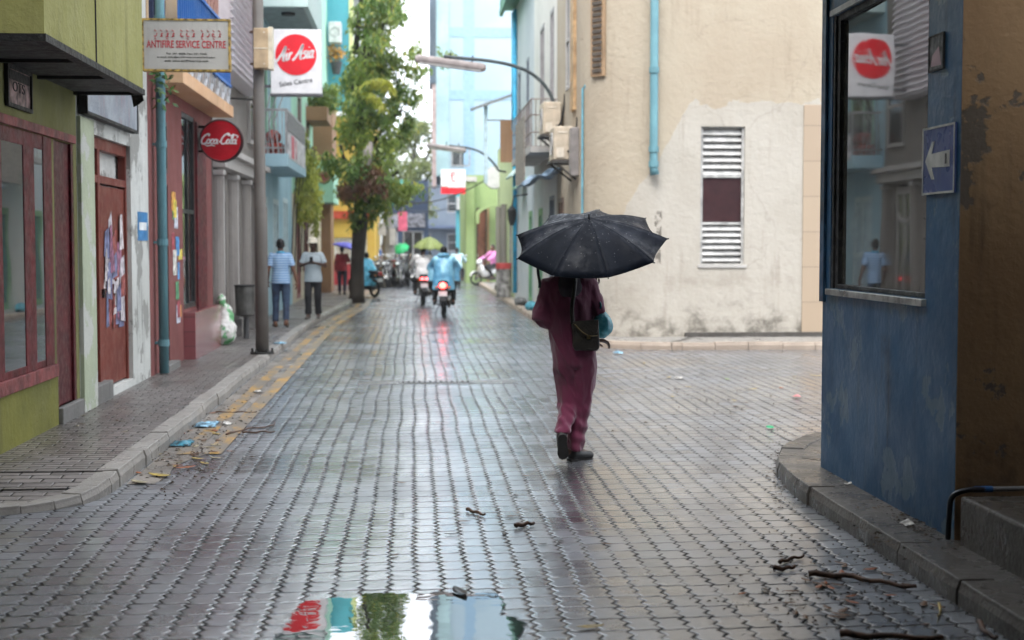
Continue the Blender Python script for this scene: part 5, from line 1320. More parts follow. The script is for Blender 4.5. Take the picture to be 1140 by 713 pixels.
for i, (u, x, c, lb) in enumerate(((36.2, XR-.2, (.12, .12, .12), 'dark rubble sack lying by the right kerb'), (33.6, XR-.12, (.08, .3, .38), 'small teal bag leaning on the white wall base'))):
    f = MB(); f.ell((x, u, .2), (.16, .3, .13), 14, 9)
    tag(put('sack', fuse(f, .03, 1, lambda q: .03*noise.noise(q*8)), mat('sack_%d' % i, c, .6, var=.3), smooth=True), lb, 'sack')

# ---- round white sign on dark post --------------------------------------------------
rs_ = thing('round_sign', 'round white disc sign on a dark post at the right kerb', 'sign', (2.93, 48.6, .12))
q = at(551, 198, Y=48.4)
B(MB().tube([(2.98, 48.6, .1), (2.98, 48.6, 4.3)], .06, 10), 'post', mat('post_dark', (.04, .045, .05), .5), rs_)
B(MB().disc((q.x, 48.4, q.z), .36, (0, 1, 0), .06, 36), 'disc', mat('disc_white', (.68, .66, .67), .4, var=.05), rs_); B(MB().torus((q.x, 48.4, q.z), (0, 1, 0), .36, .03, 36, 8), 'rim', M_steel, rs_)
B(MB().box(2.86, 2.98, 48.5, 48.56, 1.9, 2.8), 'box', mat('navy_box', (.03, .05, .12), .5), rs_)

# ---- lime shop with rounded canopy, lime column ---------------------------------------
M_lime = plaster('lime_paint', (.26, .34, .15), (.21, .29, .12), dirt=(.1, .14, .03), damt=.25, streak=.35)
r5 = thing('shop_building', 'lime green shop with rounded canopy and capped lime column on the far right', 'building', (3.3, 62, .1))
T5 = FF(61)
mb = facade(MB(T5), 2.25, 7, -.1, 4.6, [(2.7, 3.15, .2, 3.2)], depth=.4, D=8)
B(mb, 'wall', M_lime, r5)
window(T5, r5, 2.7, 3.15, .2, 3.2, mat('brown_frame', (.1, .06, .05), .5), mat('door_rust', (.25, .10, .06), .5), fw=.06, name='door', w=-.2)
B(MB(T5).box(2.24, 2.6, -.05, 4.3, .0, .5), 'column', M_lime, r5); B(MB(T5).box(2.15, 2.7, 4.3, 4.5, -.1, .6), 'column_cap', M_lgrey, r5)
cpy = [(2.62, 2.5)]+[(2.62+1.75*(1-math.cos(R(a_))), 2.9+.55*math.sin(R(a_))) for a_ in range(0, 91, 10)]+[(4.6, 3.45), (4.6, 3.3), (4.3, 3.28)]+[(2.74+1.6*(1-math.cos(R(a_))), 2.86+.44*math.sin(R(a_))) for a_ in range(90, -1, -10)]+[(2.74, 2.5)]
B(MB(T5).prism(cpy, .5, 1.9), 'canopy', M_lime, r5)
B(MB(T5).box(3.16, 3.24, -.05, 3.2, .02, .12), 'post', M_brown, r5)
hs2 = thing('projecting_sign', 'small white projecting sign with a red lower band at the far tower', 'sign', (1.6, 60, 3.7))
pa, pb_ = at(491, 216, Y=60), at(518, 189, Y=60)
SG = FF(60)
B(MB(SG).box(pa.x, pb_.x, pa.z+.27, pb_.z, -.1, .08), 'panel', mat('sign_box_white', (.74, .73, .73), .35, var=.05), hs2); B(MB(SG).box(pa.x, pb_.x, pa.z, pa.z+.27, -.1, .085), 'red_band', mat('disc_red', (.72, .018, .03), .4, var=.04), hs2)
tx = MB(); cx_ = (pa.x+pb_.x)/2-.0; stroke(tx, [(cx_+.1, pb_.z-.16), (cx_-.04, pb_.z-.12), (cx_-.06, pb_.z-.3), (cx_-.02, pb_.z-.5), (cx_+.1, pb_.z-.46)], .05, SG, .081); stroke(tx, [(cx_-.12, pb_.z-.24), (cx_+.1, pb_.z-.24)], .04, SG, .081, k=1)
B(tx, 'emblem', mat('disc_red', (.72, .018, .03), .4, var=.04), hs2)
B(MB().box(pb_.x, 2.3, 60, 60.06, pb_.z-.3, pb_.z-.24), 'bracket', M_steel, hs2)

# ---- pale blue panelled tower ----------------------------------------------------------
m, t, b = nt('tower_cladding'); co = objco(t)
sx = t.nodes.new('ShaderNodeSeparateXYZ'); L(t, co, sx.inputs[0])
L(t, mixc(t, ramp(t, noise_(t, co, .35, 4), .4, .6), (.32, .42, .48), (.285, .385, .45)), b.inputs['Base Color']); b.inputs['Roughness'].default_value = .45
M_tow = m
tw = thing('tower', 'tall pale blue panelled tower block rising at the far right', 'building', (3.3, 76, .1))
Tt = FF(75)
B(facade(MB(Tt), 1.25, 12, 5.2, 34, [], depth=.2, D=12), 'wall', M_tow, tw)
M_tb = mat('tower_band', (.24, .37, .49), .5, var=.05)
f = MB(Tt); p1 = at(522, 60, Y=75).x
f.box(p1-.28, p1+.28, 5.2, 34, .0, .03)
for zz in (at(500, 36, Y=75).z, at(500, 106, Y=75).z, at(500, -60, Y=75).z, 24, 29): f.box(1.25, p1-.281, zz-.25, zz+.25, .0, .03); f.box(p1+.281, 12, zz-.25, zz+.25, .0, .03)
B(f, 'bands', M_tb, tw)
B(MB(Tt).box(1.22, 1.9, 5.2, 34, .031, .09), 'edge_strip', plaster('tower_aqua', (.36, .50, .52), dirt=(.25, .40, .42), damt=.3), tw)
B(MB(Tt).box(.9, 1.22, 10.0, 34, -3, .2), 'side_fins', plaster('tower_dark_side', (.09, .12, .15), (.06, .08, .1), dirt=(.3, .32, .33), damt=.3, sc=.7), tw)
B(MB(Tt).box(1.02, 1.22, 4.6, 10.0, -2, .1), 'corner_pipe', mat('tower_pinkish', (.4, .3, .28), .6), tw)
B(MB(Tt).box(2.25, 2.7, -.1, 5.19, -.4, .05), 'pillar', M_turq, tw); B(MB(Tt).box(2.75, 12, -.1, 5.19, -6, -.5), 'base_wall', M_gw, tw)
window(Tt, tw, 2.0, 3.0, 5.7, 6.7, M_steel, M_gdark, fw=.07, nu=2, w=.0)
b_ob = [(2.30, 66, 3.4, .5, .7, 'grey meter cabinet on the turquoise pillar of the tower'), ]
for (x, y, z, wd, h, lb) in b_ob:
    o = thing('meter_cabinet', lb, 'cabinet', (x, 74.8, z)); B(MB().box(x-.05, x+wd, 74.6, 74.94, z, z+h), 'case', mat('box_grey', (.35, .35, .34), .5), o, bevel=.02); B(MB().box(x, x+wd-.05, 74.57, 74.6, z+.05, z+h-.05), 'door', mat('box_light', (.45, .45, .44), .5), o)

# ---- street lamps on curved arms ---------------------------------------------------------
def lamp(Y, px, label):
    """px: root, three arm points, fixture two ends"""
    r_ = thing('street_lamp', label, 'street lamp', tuple(at(*px[0], Y=Y)), 'curved arm street lamps')
    P = smooth3([at(x, y, Y=Y) for x, y in px[:-2]], 5); P[0] = P[0]
    B(MB().tube([V((XR, Y, P[0].z-.05)), *P], .035, 8), 'arm', mat('lamp_arm', (.06, .075, .08), .45), r_, smooth=True)
    a, c = at(*px[-2], Y=Y), at(*px[-1], Y=Y); d = (c-a).normalized()
    f = MB(); f.tube([a, a+d*.06, c-d*.06, c], [.05, .085, .085, .05], 10, sq=.75); B(f, 'housing', mat('lamp_housing', (.30, .26, .25), .5), r_)
    B(MB().tube([a+d*.1+V((0, 0, -.055)), c-d*.1+V((0, 0, -.055))], .045, 8), 'tube_cover', mat('lamp_cover', (.6, .58, .56), .35), r_)
    mid = a.lerp(c, .8); B(MB().tube([mid+V((0, 0, .05)), mid+V((.02, 0, .2))], .015, 6).tube([a.lerp(c, .5)+V((0, 0, .05)), a.lerp(c, .5)+V((0, 0, .2))], .015, 6), 'hanger', M_soff, r_)
lamp(28.2, [(617, 115), (607, 96), (590, 81), (570, 73), (545, 68), (515, 65), (494, 63), (462, 65), (541, 76)], 'nearer street lamp whose long tube housing hangs on a curved arm')
lamp(45, [(555, 190), (548, 180), (536, 170), (522, 165), (505, 163), (500, 162), (475, 162), (519, 168)], 'farther smaller street lamp on a curved arm below the nearer one')

# ---- buildings behind the viewer (they shade the crossing and stand in reflections) ---------
M_back = plaster('ochre_render', (.42, .33, .2), dirt=(.12, .1, .07), damt=.4)
M_back2 = plaster('grey_green_render', (.25, .28, .24), dirt=(.08, .08, .07), damt=.4)
for (nm, lb, m_, Tq, u0, u1, hgt_, D) in (('house', 'tall grey green house on the left behind the viewer', M_back2, FL(-3.4), -22, 8.3, 15, 8), ('house', 'tall ochre house on the right behind the viewer', M_back, FR(4.7), -22, 3.0, 14, 8), ('house', 'wide ochre house closing the street behind the viewer', M_back, (lambda u, v, w_: (u, -24+w_, v)), -12, 12, 12, 6)):
    r_ = thing(nm, lb, 'building', Tq((u0+u1)/2, .0, 0))
    ops = [(u, u+1.1, z, z+1.5) for u in [u0+1.5+3*i for i in range(int((u1-u0-2)/3))] for z in (1.0, 4.4, 7.8)]
    B(facade(MB(Tq), u0, u1, -.1, hgt_, ops, depth=.2, D=D), 'wall', m_, r_)
    for o_ in ops: window(Tq, r_, *o_, M_lgrey, M_gdark, fw=.07, nu=2)

# unseen cloth over the viewer's head, added to darken the near street
aw = thing('added_shade_cloth', 'wide unseen dark cloth added behind and above the viewer to shade the foreground', 'awning', (.6, -2, 4))
f = MB(); vs = []
for i in range(13):
    for j in range(9):
        y = -13+19.3*i/12; x = -3.3+(5.2 if y > 4.8 else 7.9)*j/8
        vs.append((x, y, 4.9-.35*math.sin(math.pi*j/8)-.12*math.sin(math.pi*(i % 3)/3)))
f.add(vs, [(i*9+j, i*9+j+1, (i+1)*9+j+1, (i+1)*9+j) for i in range(12) for j in range(8)])
B(f, 'cloth', mat('shade_cloth_dark', (.05, .05, .06), .8), aw, smooth=True, solid=.01)
for x in (-3.28, 1.85): B(MB().tube([(x, -13, 4.9), (x, 6.3, 4.9)], .03, 6), 'added_cloth_rail', M_steel, aw)
r_ = thing('house', 'pale house up the left side street outside the picture', 'building', (-14, 7, 0))
Tq = lambda u, v, w_: (-16+w_, u, v)
ops = [(2+2.4*i, 3.1+2.4*i, z, z+1.5) for i in range(4) for z in (1, 4.4)]
B(facade(MB(Tq), -4, 14, -.1, 12, ops, depth=.2, D=6), 'wall', M_back, r_)
for o_ in ops: window(Tq, r_, *o_, M_lgrey, M_gdark, fw=.07, nu=2)

# rain haze that fades the far end of the street
m = bpy.data.materials.new('rain_haze'); m.use_nodes = True; t = m.node_tree; t.nodes.remove(t.nodes['Principled BSDF'])
pv_ = t.nodes.new('ShaderNodeVolumePrincipled'); pv_.inputs['Color'].default_value = (.93, .96, 1, 1); pv_.inputs['Density'].default_value = HAZE; pv_.inputs['Anisotropy'].default_value = .2
t.links.new(pv_.outputs[0], t.nodes['Material Output'].inputs['Volume'])
tag(B(MB().box(-95, 95, -65, 245, -1.1, 36), 'haze', m), kind='stuff')
# ================================================================== PEOPLE
def skin_mat(name, c): return mat(name, c, .5, var=.12, scale=9)
SK = skin_mat('brown_skin', (.17, .085, .055))
SKD = skin_mat('dark_skin', (.085, .045, .032))
HAIR = mat('black_hair', (.008, .007, .007), .4)
EYE = mat('eye', (.5, .48, .45), .2)
def hand(mb, w, d, n, side, curl=25, s=1.0):
    """palm, four unequal fingers bent at the knuckles, thumb from the side; d = pointing, n = palm normal"""
    w, d, n = V(w), V(d).normalized(), V(n).normalized(); n = (n-d*n.dot(d)).normalized(); t = d.cross(n)*side
    for k in (-1.3, -.45, .4, 1.2):
        mb.cone(w+t*.008*k*s, w+d*.085*s+t*.0195*k*s, .013*s, .0115*s, 8)
    for k, ln in ((-1.3, .066), (-.45, .078), (.4, .082), (1.2, .072)):
        p = w+d*.085*s+t*.0195*k*s; a = curl*.5; dd = d+t*.06*k
        for q, f in enumerate((.45, .32, .23)):
            a2 = R(a); v = (dd*math.cos(a2)+n*math.sin(a2)).normalized()
            e = p+v*ln*f*s; mb.cone(p, e, (.0095-.001*q)*s, (.0088-.001*q)*s, 8); p = e; a += curl
    p = w+d*.03*s+t*.022*s; q = p+(d*.5+t*.75+n*.35).normalized()*.042*s; mb.cone(p, q, .013*s, .0105*s, 8)
    q2 = q+(d*.85+t*.25+n*.4).normalized()*.032*s; mb.cone(q, q2, .0105*s, .0085*s, 8)
def head(mb, c, yaw=0, pitch=0, s=1.0):
    M = Matrix.Rotation(-yaw, 3, 'Z')@Matrix.Rotation(pitch, 3, 'X')
    P = lambda x, y, z: V(c)+M@V((x*s, y*s, z*s))
    mb.ell(P(0, -.012, .025), (.077*s, .097*s, .096*s), 18, 12, M)
    mb.ell(P(0, .03, -.04), (.058*s, .062*s, .07*s), 14, 10, M)
    mb.cone(P(0, .088, .012), P(0, .108, -.022), .010*s, .016*s, 8)        # nose
    mb.ell(P(0, .082, -.055), (.026*s, .014*s, .012*s), 10, 6, M)           # lips
    mb.ell(P(0, .066, -.098), (.028*s, .02*s, .016*s), 10, 6, M)            # chin
    for sx in (-1, 1):
        mb.ell(P(.078*sx, -.005, -.01), (.010*s, .02*s, .032*s), 8, 6, M)   # ears
        mb.ell(P(.034*sx, .075, .03), (.026*s, .014*s, .01*s), 8, 6, M)     # brow
    return [P(.031*sx, .082, .012) for sx in (-1, 1)], M, P
def std(h=1.7):
    return dict(pelvis=V((0, 0, .93)), chest=V((0, 0, 1.26)), neck=V((0, -.01, 1.46)), head=V((0, .02, 1.60)),
                sh_l=V((-.165, 0, 1.40)), el_l=V((-.22, -.02, 1.12)), wr_l=V((-.24, .06, .88)), sh_r=V((.165, 0, 1.40)), el_r=V((.22, -.02, 1.12)), wr_r=V((.24, .06, .88)),
                hip_l=V((-.09, 0, .90)), kn_l=V((-.10, .03, .49)), an_l=V((-.10, -.01, .09)), to_l=V((-.12, .14, .03)),
                hip_r=V((.09, 0, .90)), kn_r=V((.10, .03, .49)), an_r=V((.10, -.01, .09)), to_r=V((.12, .14, .03)),
                hd_l=(V((0, .1, -1)), V((.8, .5, 0))), hd_r=(V((0, .1, -1)), V((-.8, .5, 0))))
def body(root, J, skin, vox=.009, yaw=0, pitch=0, hands=True, curl=25, hs=1.0):
    mb = MB()
    mb.ell(J['pelvis'], (.15, .10, .12), 16, 10); mb.ell(J['chest'], (.155, .10, .19), 16, 10)
    mb.cone(J['pelvis'], J['chest'], .11, .12); mb.cone(J['chest']+V((0, 0, .1)), J['neck'], .08, .055); mb.cone(J['neck'], J['head'], .055, .052)
    for s in 'lr':
        mb.cone(J['chest']+V((0, 0, .12)), J['sh_'+s], .06, .055)
        mb.cone(J['sh_'+s], J['el_'+s], .05, .038); mb.cone(J['el_'+s], J['wr_'+s], .038, .026)
        mb.cone(J['hip_'+s], J['kn_'+s], .085, .055); mb.cone(J['kn_'+s], J['an_'+s], .055, .038)
        mb.cone(J['an_'+s], J['to_'+s], .042, .03); mb.cone(J['an_'+s], J['an_'+s]+(J['an_'+s]-J['to_'+s])*.3+V((0, 0, -.03)), .04, .032)
        if hands:
            d, n = J['hd_'+s]; hand(mb, J['wr_'+s], d, n, 1 if s == 'l' else -1, curl, hs)
    eyes, M, P = head(mb, J['head'], yaw, pitch)
    o = put('body', fuse(mb, vox, 2), skin, root, smooth=True)
    e = MB()
    for q in eyes: e.ell(q, (.012, .010, .009), 8, 6)
    B(e, 'eyes', EYE, root, smooth=True)
    return M, P
def hair_cap(root, P, M, s=1.0, m=None):
    mb = MB(); mb.ell(P(0, -.02, .035), (.084, .101, .098), 18, 12, M); mb.ell(P(0, -.055, -.015), (.074, .06, .07), 14, 10, M)
    # cut the face free
    me = fuse(mb, .011, 1)
    bm = bmesh.new(); bm.from_mesh(me); Mi = M.inverted(); c = P(0, 0, 0)
    dl = [v for v in bm.verts if (lambda q: q.y > .045 and q.z < .075 or q.z < -.07 or (q.y > .0 and q.z < .0))(Mi@(v.co-c))]
    bmesh.ops.delete(bm, geom=dl, context='VERTS'); bm.to_mesh(me); bm.free()
    return put('hair', me, m or HAIR, root, smooth=True)
def folds(a, f1=7, sz=.45, seed=0):
    off = V((seed*3.1, seed*1.7, seed))
    return lambda c: a*(noise.noise(V((c.x*f1, c.y*f1, c.z*f1*sz))+off)+.5*noise.noise(V((c.x*f1*2.3, c.y*f1*2.3, c.z*f1*1.3))+off))
def shirt(root, J, m, sleeve=.55, long_=False, loose=0, name='shirt', hem=-.06, seed=1, a=.008, vox=.012):
    mb = MB(); p, c, n = J['pelvis'], J['chest'], J['neck']; l = loose
    pts = [(p+V((0, 0, hem-.02)), .188+l, .145+l), (p+V((0, 0, .02)), .182+l, .138+l), (p.lerp(c, .5), .160+l, .118+l), (c, .182+l, .126+l), (c.lerp(n, .5)+V((0, 0, .0)), .185, .108), (n+V((0, 0, -.05)), .13, .082), (n+V((0, 0, -.005)), .074, .07)]
    mb.loft([(q.x, q.y, q.z, a_, b_) for q, a_, b_ in pts], 28)
    for s in 'lr':
        sh, el, wr = J['sh_'+s], J['el_'+s], J['wr_'+s]
        mb.cone(c.lerp(sh, .5)+V((0, 0, .05)), sh, .075, .06+l*.4)
        if long_: mb.cone(sh, el, .068+l*.5, .055+l*.5); mb.cone(el, el.lerp(wr, .92), .055+l*.5, .042+l*.4)
        else: mb.cone(sh, sh.lerp(el, sleeve*.6), .06+l*.4, .06+l*.4); mb.tube([sh, sh.lerp(el, sleeve+.2)], [.062+l*.4, .064+l*.5], 14)
    return put(name, fuse(mb, vox, 3, folds(a, 8, .5, seed)), m, root, smooth=True)
def trousers(root, J, m, wide=0, vox=.012, a=.007, seed=2, hem=.95):
    mb = MB(); p = J['pelvis']
    mb.loft([(p.x, p.y, p.z+.06, .158, .115), (p.x, p.y, p.z-.02, .168, .125), (p.x, p.y, p.z-.09, .165, .12)], 26)
    for s in 'lr':
        h, k, an = J['hip_'+s], J['kn_'+s], J['an_'+s]
        mb.cone(h, k, .098, .074+wide*.5); mb.tube([h.lerp(k, .8), k, k.lerp(an, .5), k.lerp(an, hem)], [.078+wide*.4, .072+wide*.6, .064+wide*.8, .062+wide], 16)
    return put('trousers', fuse(mb, vox, 3, folds(a, 9, .5, seed)), m, root, smooth=True)
def shoes(root, J, m, name='shoe', sole=.0):
    for s in 'lr':
        a, t_ = J['an_'+s], J['to_'+s]; d = (t_-a); d.z = d.z if abs(a.z-t_.z) > .12 else 0; d = d.normalized() if d.length else V((0, 1, 0))
        low = a+V((0, 0, -.05)) if abs(a.z-t_.z) <= .12 else a+(t_-a)*.25
        mb = MB(); heel = low-d*.05 if abs(a.z-t_.z) <= .12 else a-d*.02
        mb.cone(heel, heel+d*.11, .042, .04); mb.cone(heel+d*.11, t_+d*.03, .04, .032); mb.cone(a+V((0, 0, -.01)), heel+d*.02, .046, .042)
        put(name, fuse(mb, .01, 2), m, root, smooth=True)

def umbrella(label, C, axis, Rr, h, m, mrib, shaft=.78, group=None, n=8, name='umbrella', roll=0.0, drops=0, hook=True):
    """canopy of n taut panels on ribs; C = centre of the rim, axis = outward direction"""
    C = V(C); ax = V(axis).normalized(); r_ = thing(name, label, 'umbrella', tuple(C), group)
    u = ax.cross(V((0, 1, 0))).normalized(); w_ = ax.cross(u)
    prof = lambda t_: h*(1-.30*t_-.70*t_**1.9)
    def pt(a, t_, sag=0, lift=0):
        k = abs(((a-roll)/(2*math.pi/n)) % 1-.5)*2          # 1 on a rib, 0 mid panel
        rr = Rr*t_*(math.cos(math.pi/n)/math.cos((abs(k-0)*.0+ (1-k))*0) if 0 else 1)
        ka = (1-k*k)
        rr *= 1-.115*ka*t_**1.5
        return C+(u*math.cos(a)+w_*math.sin(a))*rr+ax*(prof(t_)-.028*h/.2*ka*t_+lift)
    mb = MB(); T_, S_ = 9, 8
    for i in range(n):
        vs = []
        for a_ in range(S_+1):
            for b_ in range(T_+1):
                vs.append(tuple(pt(roll+2*math.pi*(i+a_/S_)/n, max(.004, b_/T_))))
        mb.add(vs, [(a_*(T_+1)+b_, (a_+1)*(T_+1)+b_, (a_+1)*(T_+1)+b_+1, a_*(T_+1)+b_+1) for a_ in range(S_) for b_ in range(T_)])
    cn = B(mb, 'canopy', m, r_, smooth=True, solid=.003)
    if drops:
        d_ = MB(); rd_ = random.Random(3)
        for i in range(drops):
            a = rd_.uniform(0, 6.28); t_ = rd_.random()**.7*.98; q = pt(a, t_, lift=.002); s_ = rd_.uniform(.001, .0026); d_.ell(q, (s_, s_, s_), 6, 4)
        dr = B(d_, 'raindrops', mat('water_drop', (.5, .5, .5), .05, spec=.8), cn, smooth=True); dr['kind'] = 'stuff'
    for i in range(n):
        a = roll+2*math.pi*i/n
        rb = B(MB().tube([pt(a, b_/8.0, lift=-.006) for b_ in range(9)], .0032, 5), 'rib', mrib, r_)
        q = pt(a, .55, lift=-.01)
        B(MB().tube([C+ax*(-.10), q], .0028, 5), 'stretcher', mrib, rb)
        tip = pt(a, 1.0); dv = (tip-C).normalized(); B(MB().tube([tip-dv*.01, tip+dv*.012], .005, 6), 'tip', mrib, rb)
    top = C+ax*(h+.045); bot = C+ax*(h-shaft)
    s_ = B(MB().tube([top, C+ax*h, bot], [.006, .007, .006], 8), 'shaft', mrib, r_)
    if hook: B(MB().tube([bot+ax*.11, bot+ax*.05, bot], [.013, .015, .012], 10), 'handle', mat('black_handle', (.015, .015, .016), .4), r_, smooth=True)
    return r_

# ---- the woman under the black umbrella ------------------------------------------------
Yw = F*H0/(515.5-270.0)
s_ = F/Yw
wp = V(((645-460)/s_, Yw, 0))
W = thing('person', 'person in maroon tunic and wide trousers walking away under a black umbrella', 'person', tuple(wp), rz=0.0)
J = std()
J.update(pelvis=V((-.045, -.01, .93)), chest=V((-.085, .01, 1.24)), neck=V((-.075, .035, 1.43)), head=V((-.06, .07, 1.57)),
         sh_l=V((-.235, .02, 1.375)), el_l=V((-.285, -.03, 1.13)), wr_l=V((-.02, .20, 1.0)), sh_r=V((.075, .02, 1.385)), el_r=V((.15, .0, 1.165)), wr_r=V((.125, .03, 1.355)),
         hip_l=V((-.115, -.0, .9)), kn_l=V((-.085, .05, .52)), an_l=V((-.145, -.175, .225)), to_l=V((-.142, -.14, .075)),
         hip_r=V((.03, .0, .9)), kn_r=V((.03, .05, .49)), an_r=V((-.035, .0, .085)), to_r=V((.085, .085, .03)),
         hd_l=(V((1, -.05, -.12)), V((0, -.3, -1))), hd_r=(V((-.05, .1, 1)), V((-.35, .9, 0))))
# the left arm crosses in front so that its hand shows below the bag on the right
J['wr_l'] = V((.115, .0, .955))
J['el_l'] = V((-.27, .0, 1.13))
Mh, Ph = body(W, J, SKD, vox=.0065, yaw=R(25), curl=38)
MAR = None
m, t, b = nt('maroon_cloth'); co = objco(t)
wv = noise_(t, co, 60, 3); n1 = noise_(t, co, 3, 4)
L(t, mixc(t, ramp(t, n1, .35, .65), (.11, .013, .042), (.078, .010, .030)), b.inputs['Base Color'])
b.inputs['Roughness'].default_value = .8; b.inputs['Sheen Weight'].default_value = .25; b.inputs['Specular IOR Level'].default_value = .25
bump_(t, b, math_(t, 'ADD', noise_(t, co, 16, 4, sc3=(1, 1, .35)), math_(t, 'MULTIPLY', wv, .15)), .012, .7)
MAR = m
# tunic: hangs loose from the shoulders to the hip
mb = MB()
mb.loft([(-.037, -.01, .76, .168, .128), (-.04, -.01, .82, .173, .134), (-.046, -.01, .92, .176, .137), (-.060, -.01, 1.03, .181, .137), (-.07, .0, 1.14, .184, .138), (-.082, .01, 1.27, .196, .132), (-.085, .02, 1.365, .190, .108), (-.08, .03, 1.42, .115, .085), (-.076, .034, 1.445, .07, .065)], 36)
sh, el, wr = J['sh_l'], J['el_l'], J['wr_l']
mb.cone(sh+V((.06, 0, .0)), sh, .085, .07); mb.tube([sh+V((0, 0, .03)), sh.lerp(el, .5), el+V((-.015, -.01, .03)), el+V((-.03, -.02, -.03))], [.07, .075, .082, .072], 18)
mb.cone(el+V((-.01, -.01, .0)), el.lerp(wr, .45), .075, .055)
sh, el, wr = J['sh_r'], J['el_r'], J['wr_r']
mb.cone(sh+V((-.06, 0, 0)), sh, .085, .07); mb.cone(sh, el, .07, .066); mb.cone(el, el.lerp(wr, .55), .064, .058)
def tfold(c):
    z = c.z
    v = .013*noise.noise(V((c.x*11, c.y*11, z*1.8)))+.006*noise.noise(V((c.x*22, c.y*22, z*5+3)))
    # drag lines from the left shoulder to the right hip
    s1 = c.x*.75+z*.65
    v += .006*math.sin(s1*34+3*noise.noise(c*4))*max(0, min(1, (1.3-z)*3))*max(0, min(1, (z-.85)*6))
    return v
tun = mb
# wide trousers of the same cloth run on below it, hems over the feet
mb.loft([(-.048, -.01, .98, .15, .115), (-.042, -.01, .88, .165, .13), (-.037, -.008, .80, .168, .128), (-.036, 0, .74, .166, .122)], 32)
rl = [(.030, -.005, .9, .105, .13), (.032, .0, .74, .104, .126), (.025, .015, .59, .102, .116), (.004, .03, .42, .097, .104), (-.02, .015, .28, .084, .098), (-.024, .005, .14, .070, .09), (-.026, .0, .085, .064, .086)]
mb.loft(rl, 28)
ll = [(-.10, -.005, .9, .105, .13), (-.098, .005, .74, .102, .124), (-.088, .03, .6, .086, .11), (-.084, .015, .46, .078, .102), (-.098, -.06, .37, .071, .092), (-.128, -.135, .295, .066, .08), (-.146, -.18, .25, .062, .074)]
mb.loft(ll, 28)
def pfold(c):
    z = c.z
    v = .012*noise.noise(V((c.x*13, c.y*13, z*1.6+7)))+.006*noise.noise(V((c.x*24, c.y*24, z*4)))
    v += .006*math.sin((z*1.0+c.x*.9)*46+4*noise.noise(c*5))*max(0, min(1, (.62-z)*2.5))
    return v
def ofold(c):
    k = max(0, min(1, (c.z-.74)/.16)); r1 = 1-abs(noise.noise(V((c.x*9+c.z*3, c.y*9, c.z*3.2+2))))*2.2
    return tfold(c)*k+pfold(c)*(1-k)+.018*max(0, r1-.5)
put('outfit', fuse(mb, .0085, 5, ofold), MAR, W, smooth=True)
BLK = mat('black_fabric', (.012, .012, .015), .75, var=.25, bump=.004)
# hijab: wraps the head and falls in a rounded bib over the back
mb = MB()
hc = J['head']
mb.ell(hc+V((0, -.012, .02)), (.098, .112, .122), 20, 14); mb.ell(hc+V((0, -.02, -.09)), (.085, .09, .09), 18, 12)
mb.loft([(-.08, -.01, 1.275, .07, .11), (-.082, .0, 1.30, .112, .135), (-.082, .005, 1.36, .13, .130), (-.078, .02, 1.42, .115, .11), (-.07, .035, 1.48, .085, .09)], 28)
me = fuse(mb, .011, 2, folds(.007, 9, .4, 5))
bm = bmesh.new(); bm.from_mesh(me); Mi = Mh.inverted()
bmesh.ops.delete(bm, geom=[v for v in bm.verts if (lambda q: q.y > .07 and abs(q.x) < .062 and -.11 < q.z < .075)(Mi@(v.co-hc))], context='VERTS'); bm.to_mesh(me); bm.free()
put('hijab', me, mat('hijab_cloth', (.022, .014, .022), .8, bump=.004), W, smooth=True)
SHOE = mat('black_shoe', (.012, .011, .011), .45)
def sole(a, t_, n_):
    d = (t_-a).normalized(); n_ = (n_-d*n_.dot(d)).normalized(); e = d.cross(n_); ln = (t_-a).length
    st_ = [(-.045, .012), (-.038, .026), (-.01, .036), (.04, .034), (.09, .038), (ln-.02, .044), (ln+.015, .034), (ln+.034, .012)]
    out = [a+d*p+e*w_ for p, w_ in st_]+[a+d*p-e*w_ for p, w_ in st_[::-1]]; k = len(out)
    return MB().add([tuple(p+n_*.026) for p in out]+[tuple(p+n_*.044) for p in out], [tuple(range(k)), tuple(range(2*k-1, k-1, -1))]+[(i, k+i, k+(i+1) % k, (i+1) % k) for i in range(k)])
# shoes: right one flat, left one peeling off the ground, sole towards us
mb = MB(); a, t_ = V((-.05, -.02, .045)), V((.10, .085, .03)); d = (t_-a).normalized()
mb.cone(a, a+d*.08, .042, .042); mb.cone(a+d*.08, t_, .042, .034); mb.cone(a+V((0, 0, .02)), a+d*.05+V((0, 0, .03)), .04, .036)
sh_ = put('shoe', fuse(mb, .0085, 2), SHOE, W, smooth=True)
mb = sole(a, t_, V((0, 0, -1))); B(mb, 'sole', mat('shoe_sole', (.02, .018, .017), .6), sh_)
mb = MB(); a, t_ = V((-.158, -.225, .225)), V((-.143, -.15, .085)); d = (t_-a).normalized()
mb.cone(a, a+d*.09, .04, .042); mb.cone(a+d*.09, t_, .042, .036); mb.cone(a+V((0, .03, .0)), a+d*.06+V((0, .03, 0)), .04, .038)
sh_ = put('shoe', fuse(mb, .0085, 2), SHOE, W, smooth=True)
n_ = V((0, -1, 0)); n_ = (n_-d*n_.dot(d)).normalized()
mb = sole(a, t_, n_); B(mb, 'sole', mat('shoe_sole', (.02, .018, .017), .6), sh_)
B(MB().cone((-.142, -.165, .28), (-.150, -.195, .22), .038, .038), 'sock', BLK, W, smooth=True)
# dark wrist-length under-sleeve on the raised arm
mb = MB(); mb.cone(J['el_r'].lerp(J['wr_r'], .4), J['el_r'].lerp(J['wr_r'], .97), .047, .034); put('under_sleeve', fuse(mb, .008, 1, folds(.004, 18, 1, 3)), BLK, W, smooth=True)
mb = MB(); e_ = J['el_l'].lerp(J['wr_l'], .42); mb.cone(e_, J['el_l'].lerp(J['wr_l'], .97), .045, .032); put('under_sleeve', fuse(mb, .008, 1, folds(.004, 18, 1, 4)), BLK, W, smooth=True)
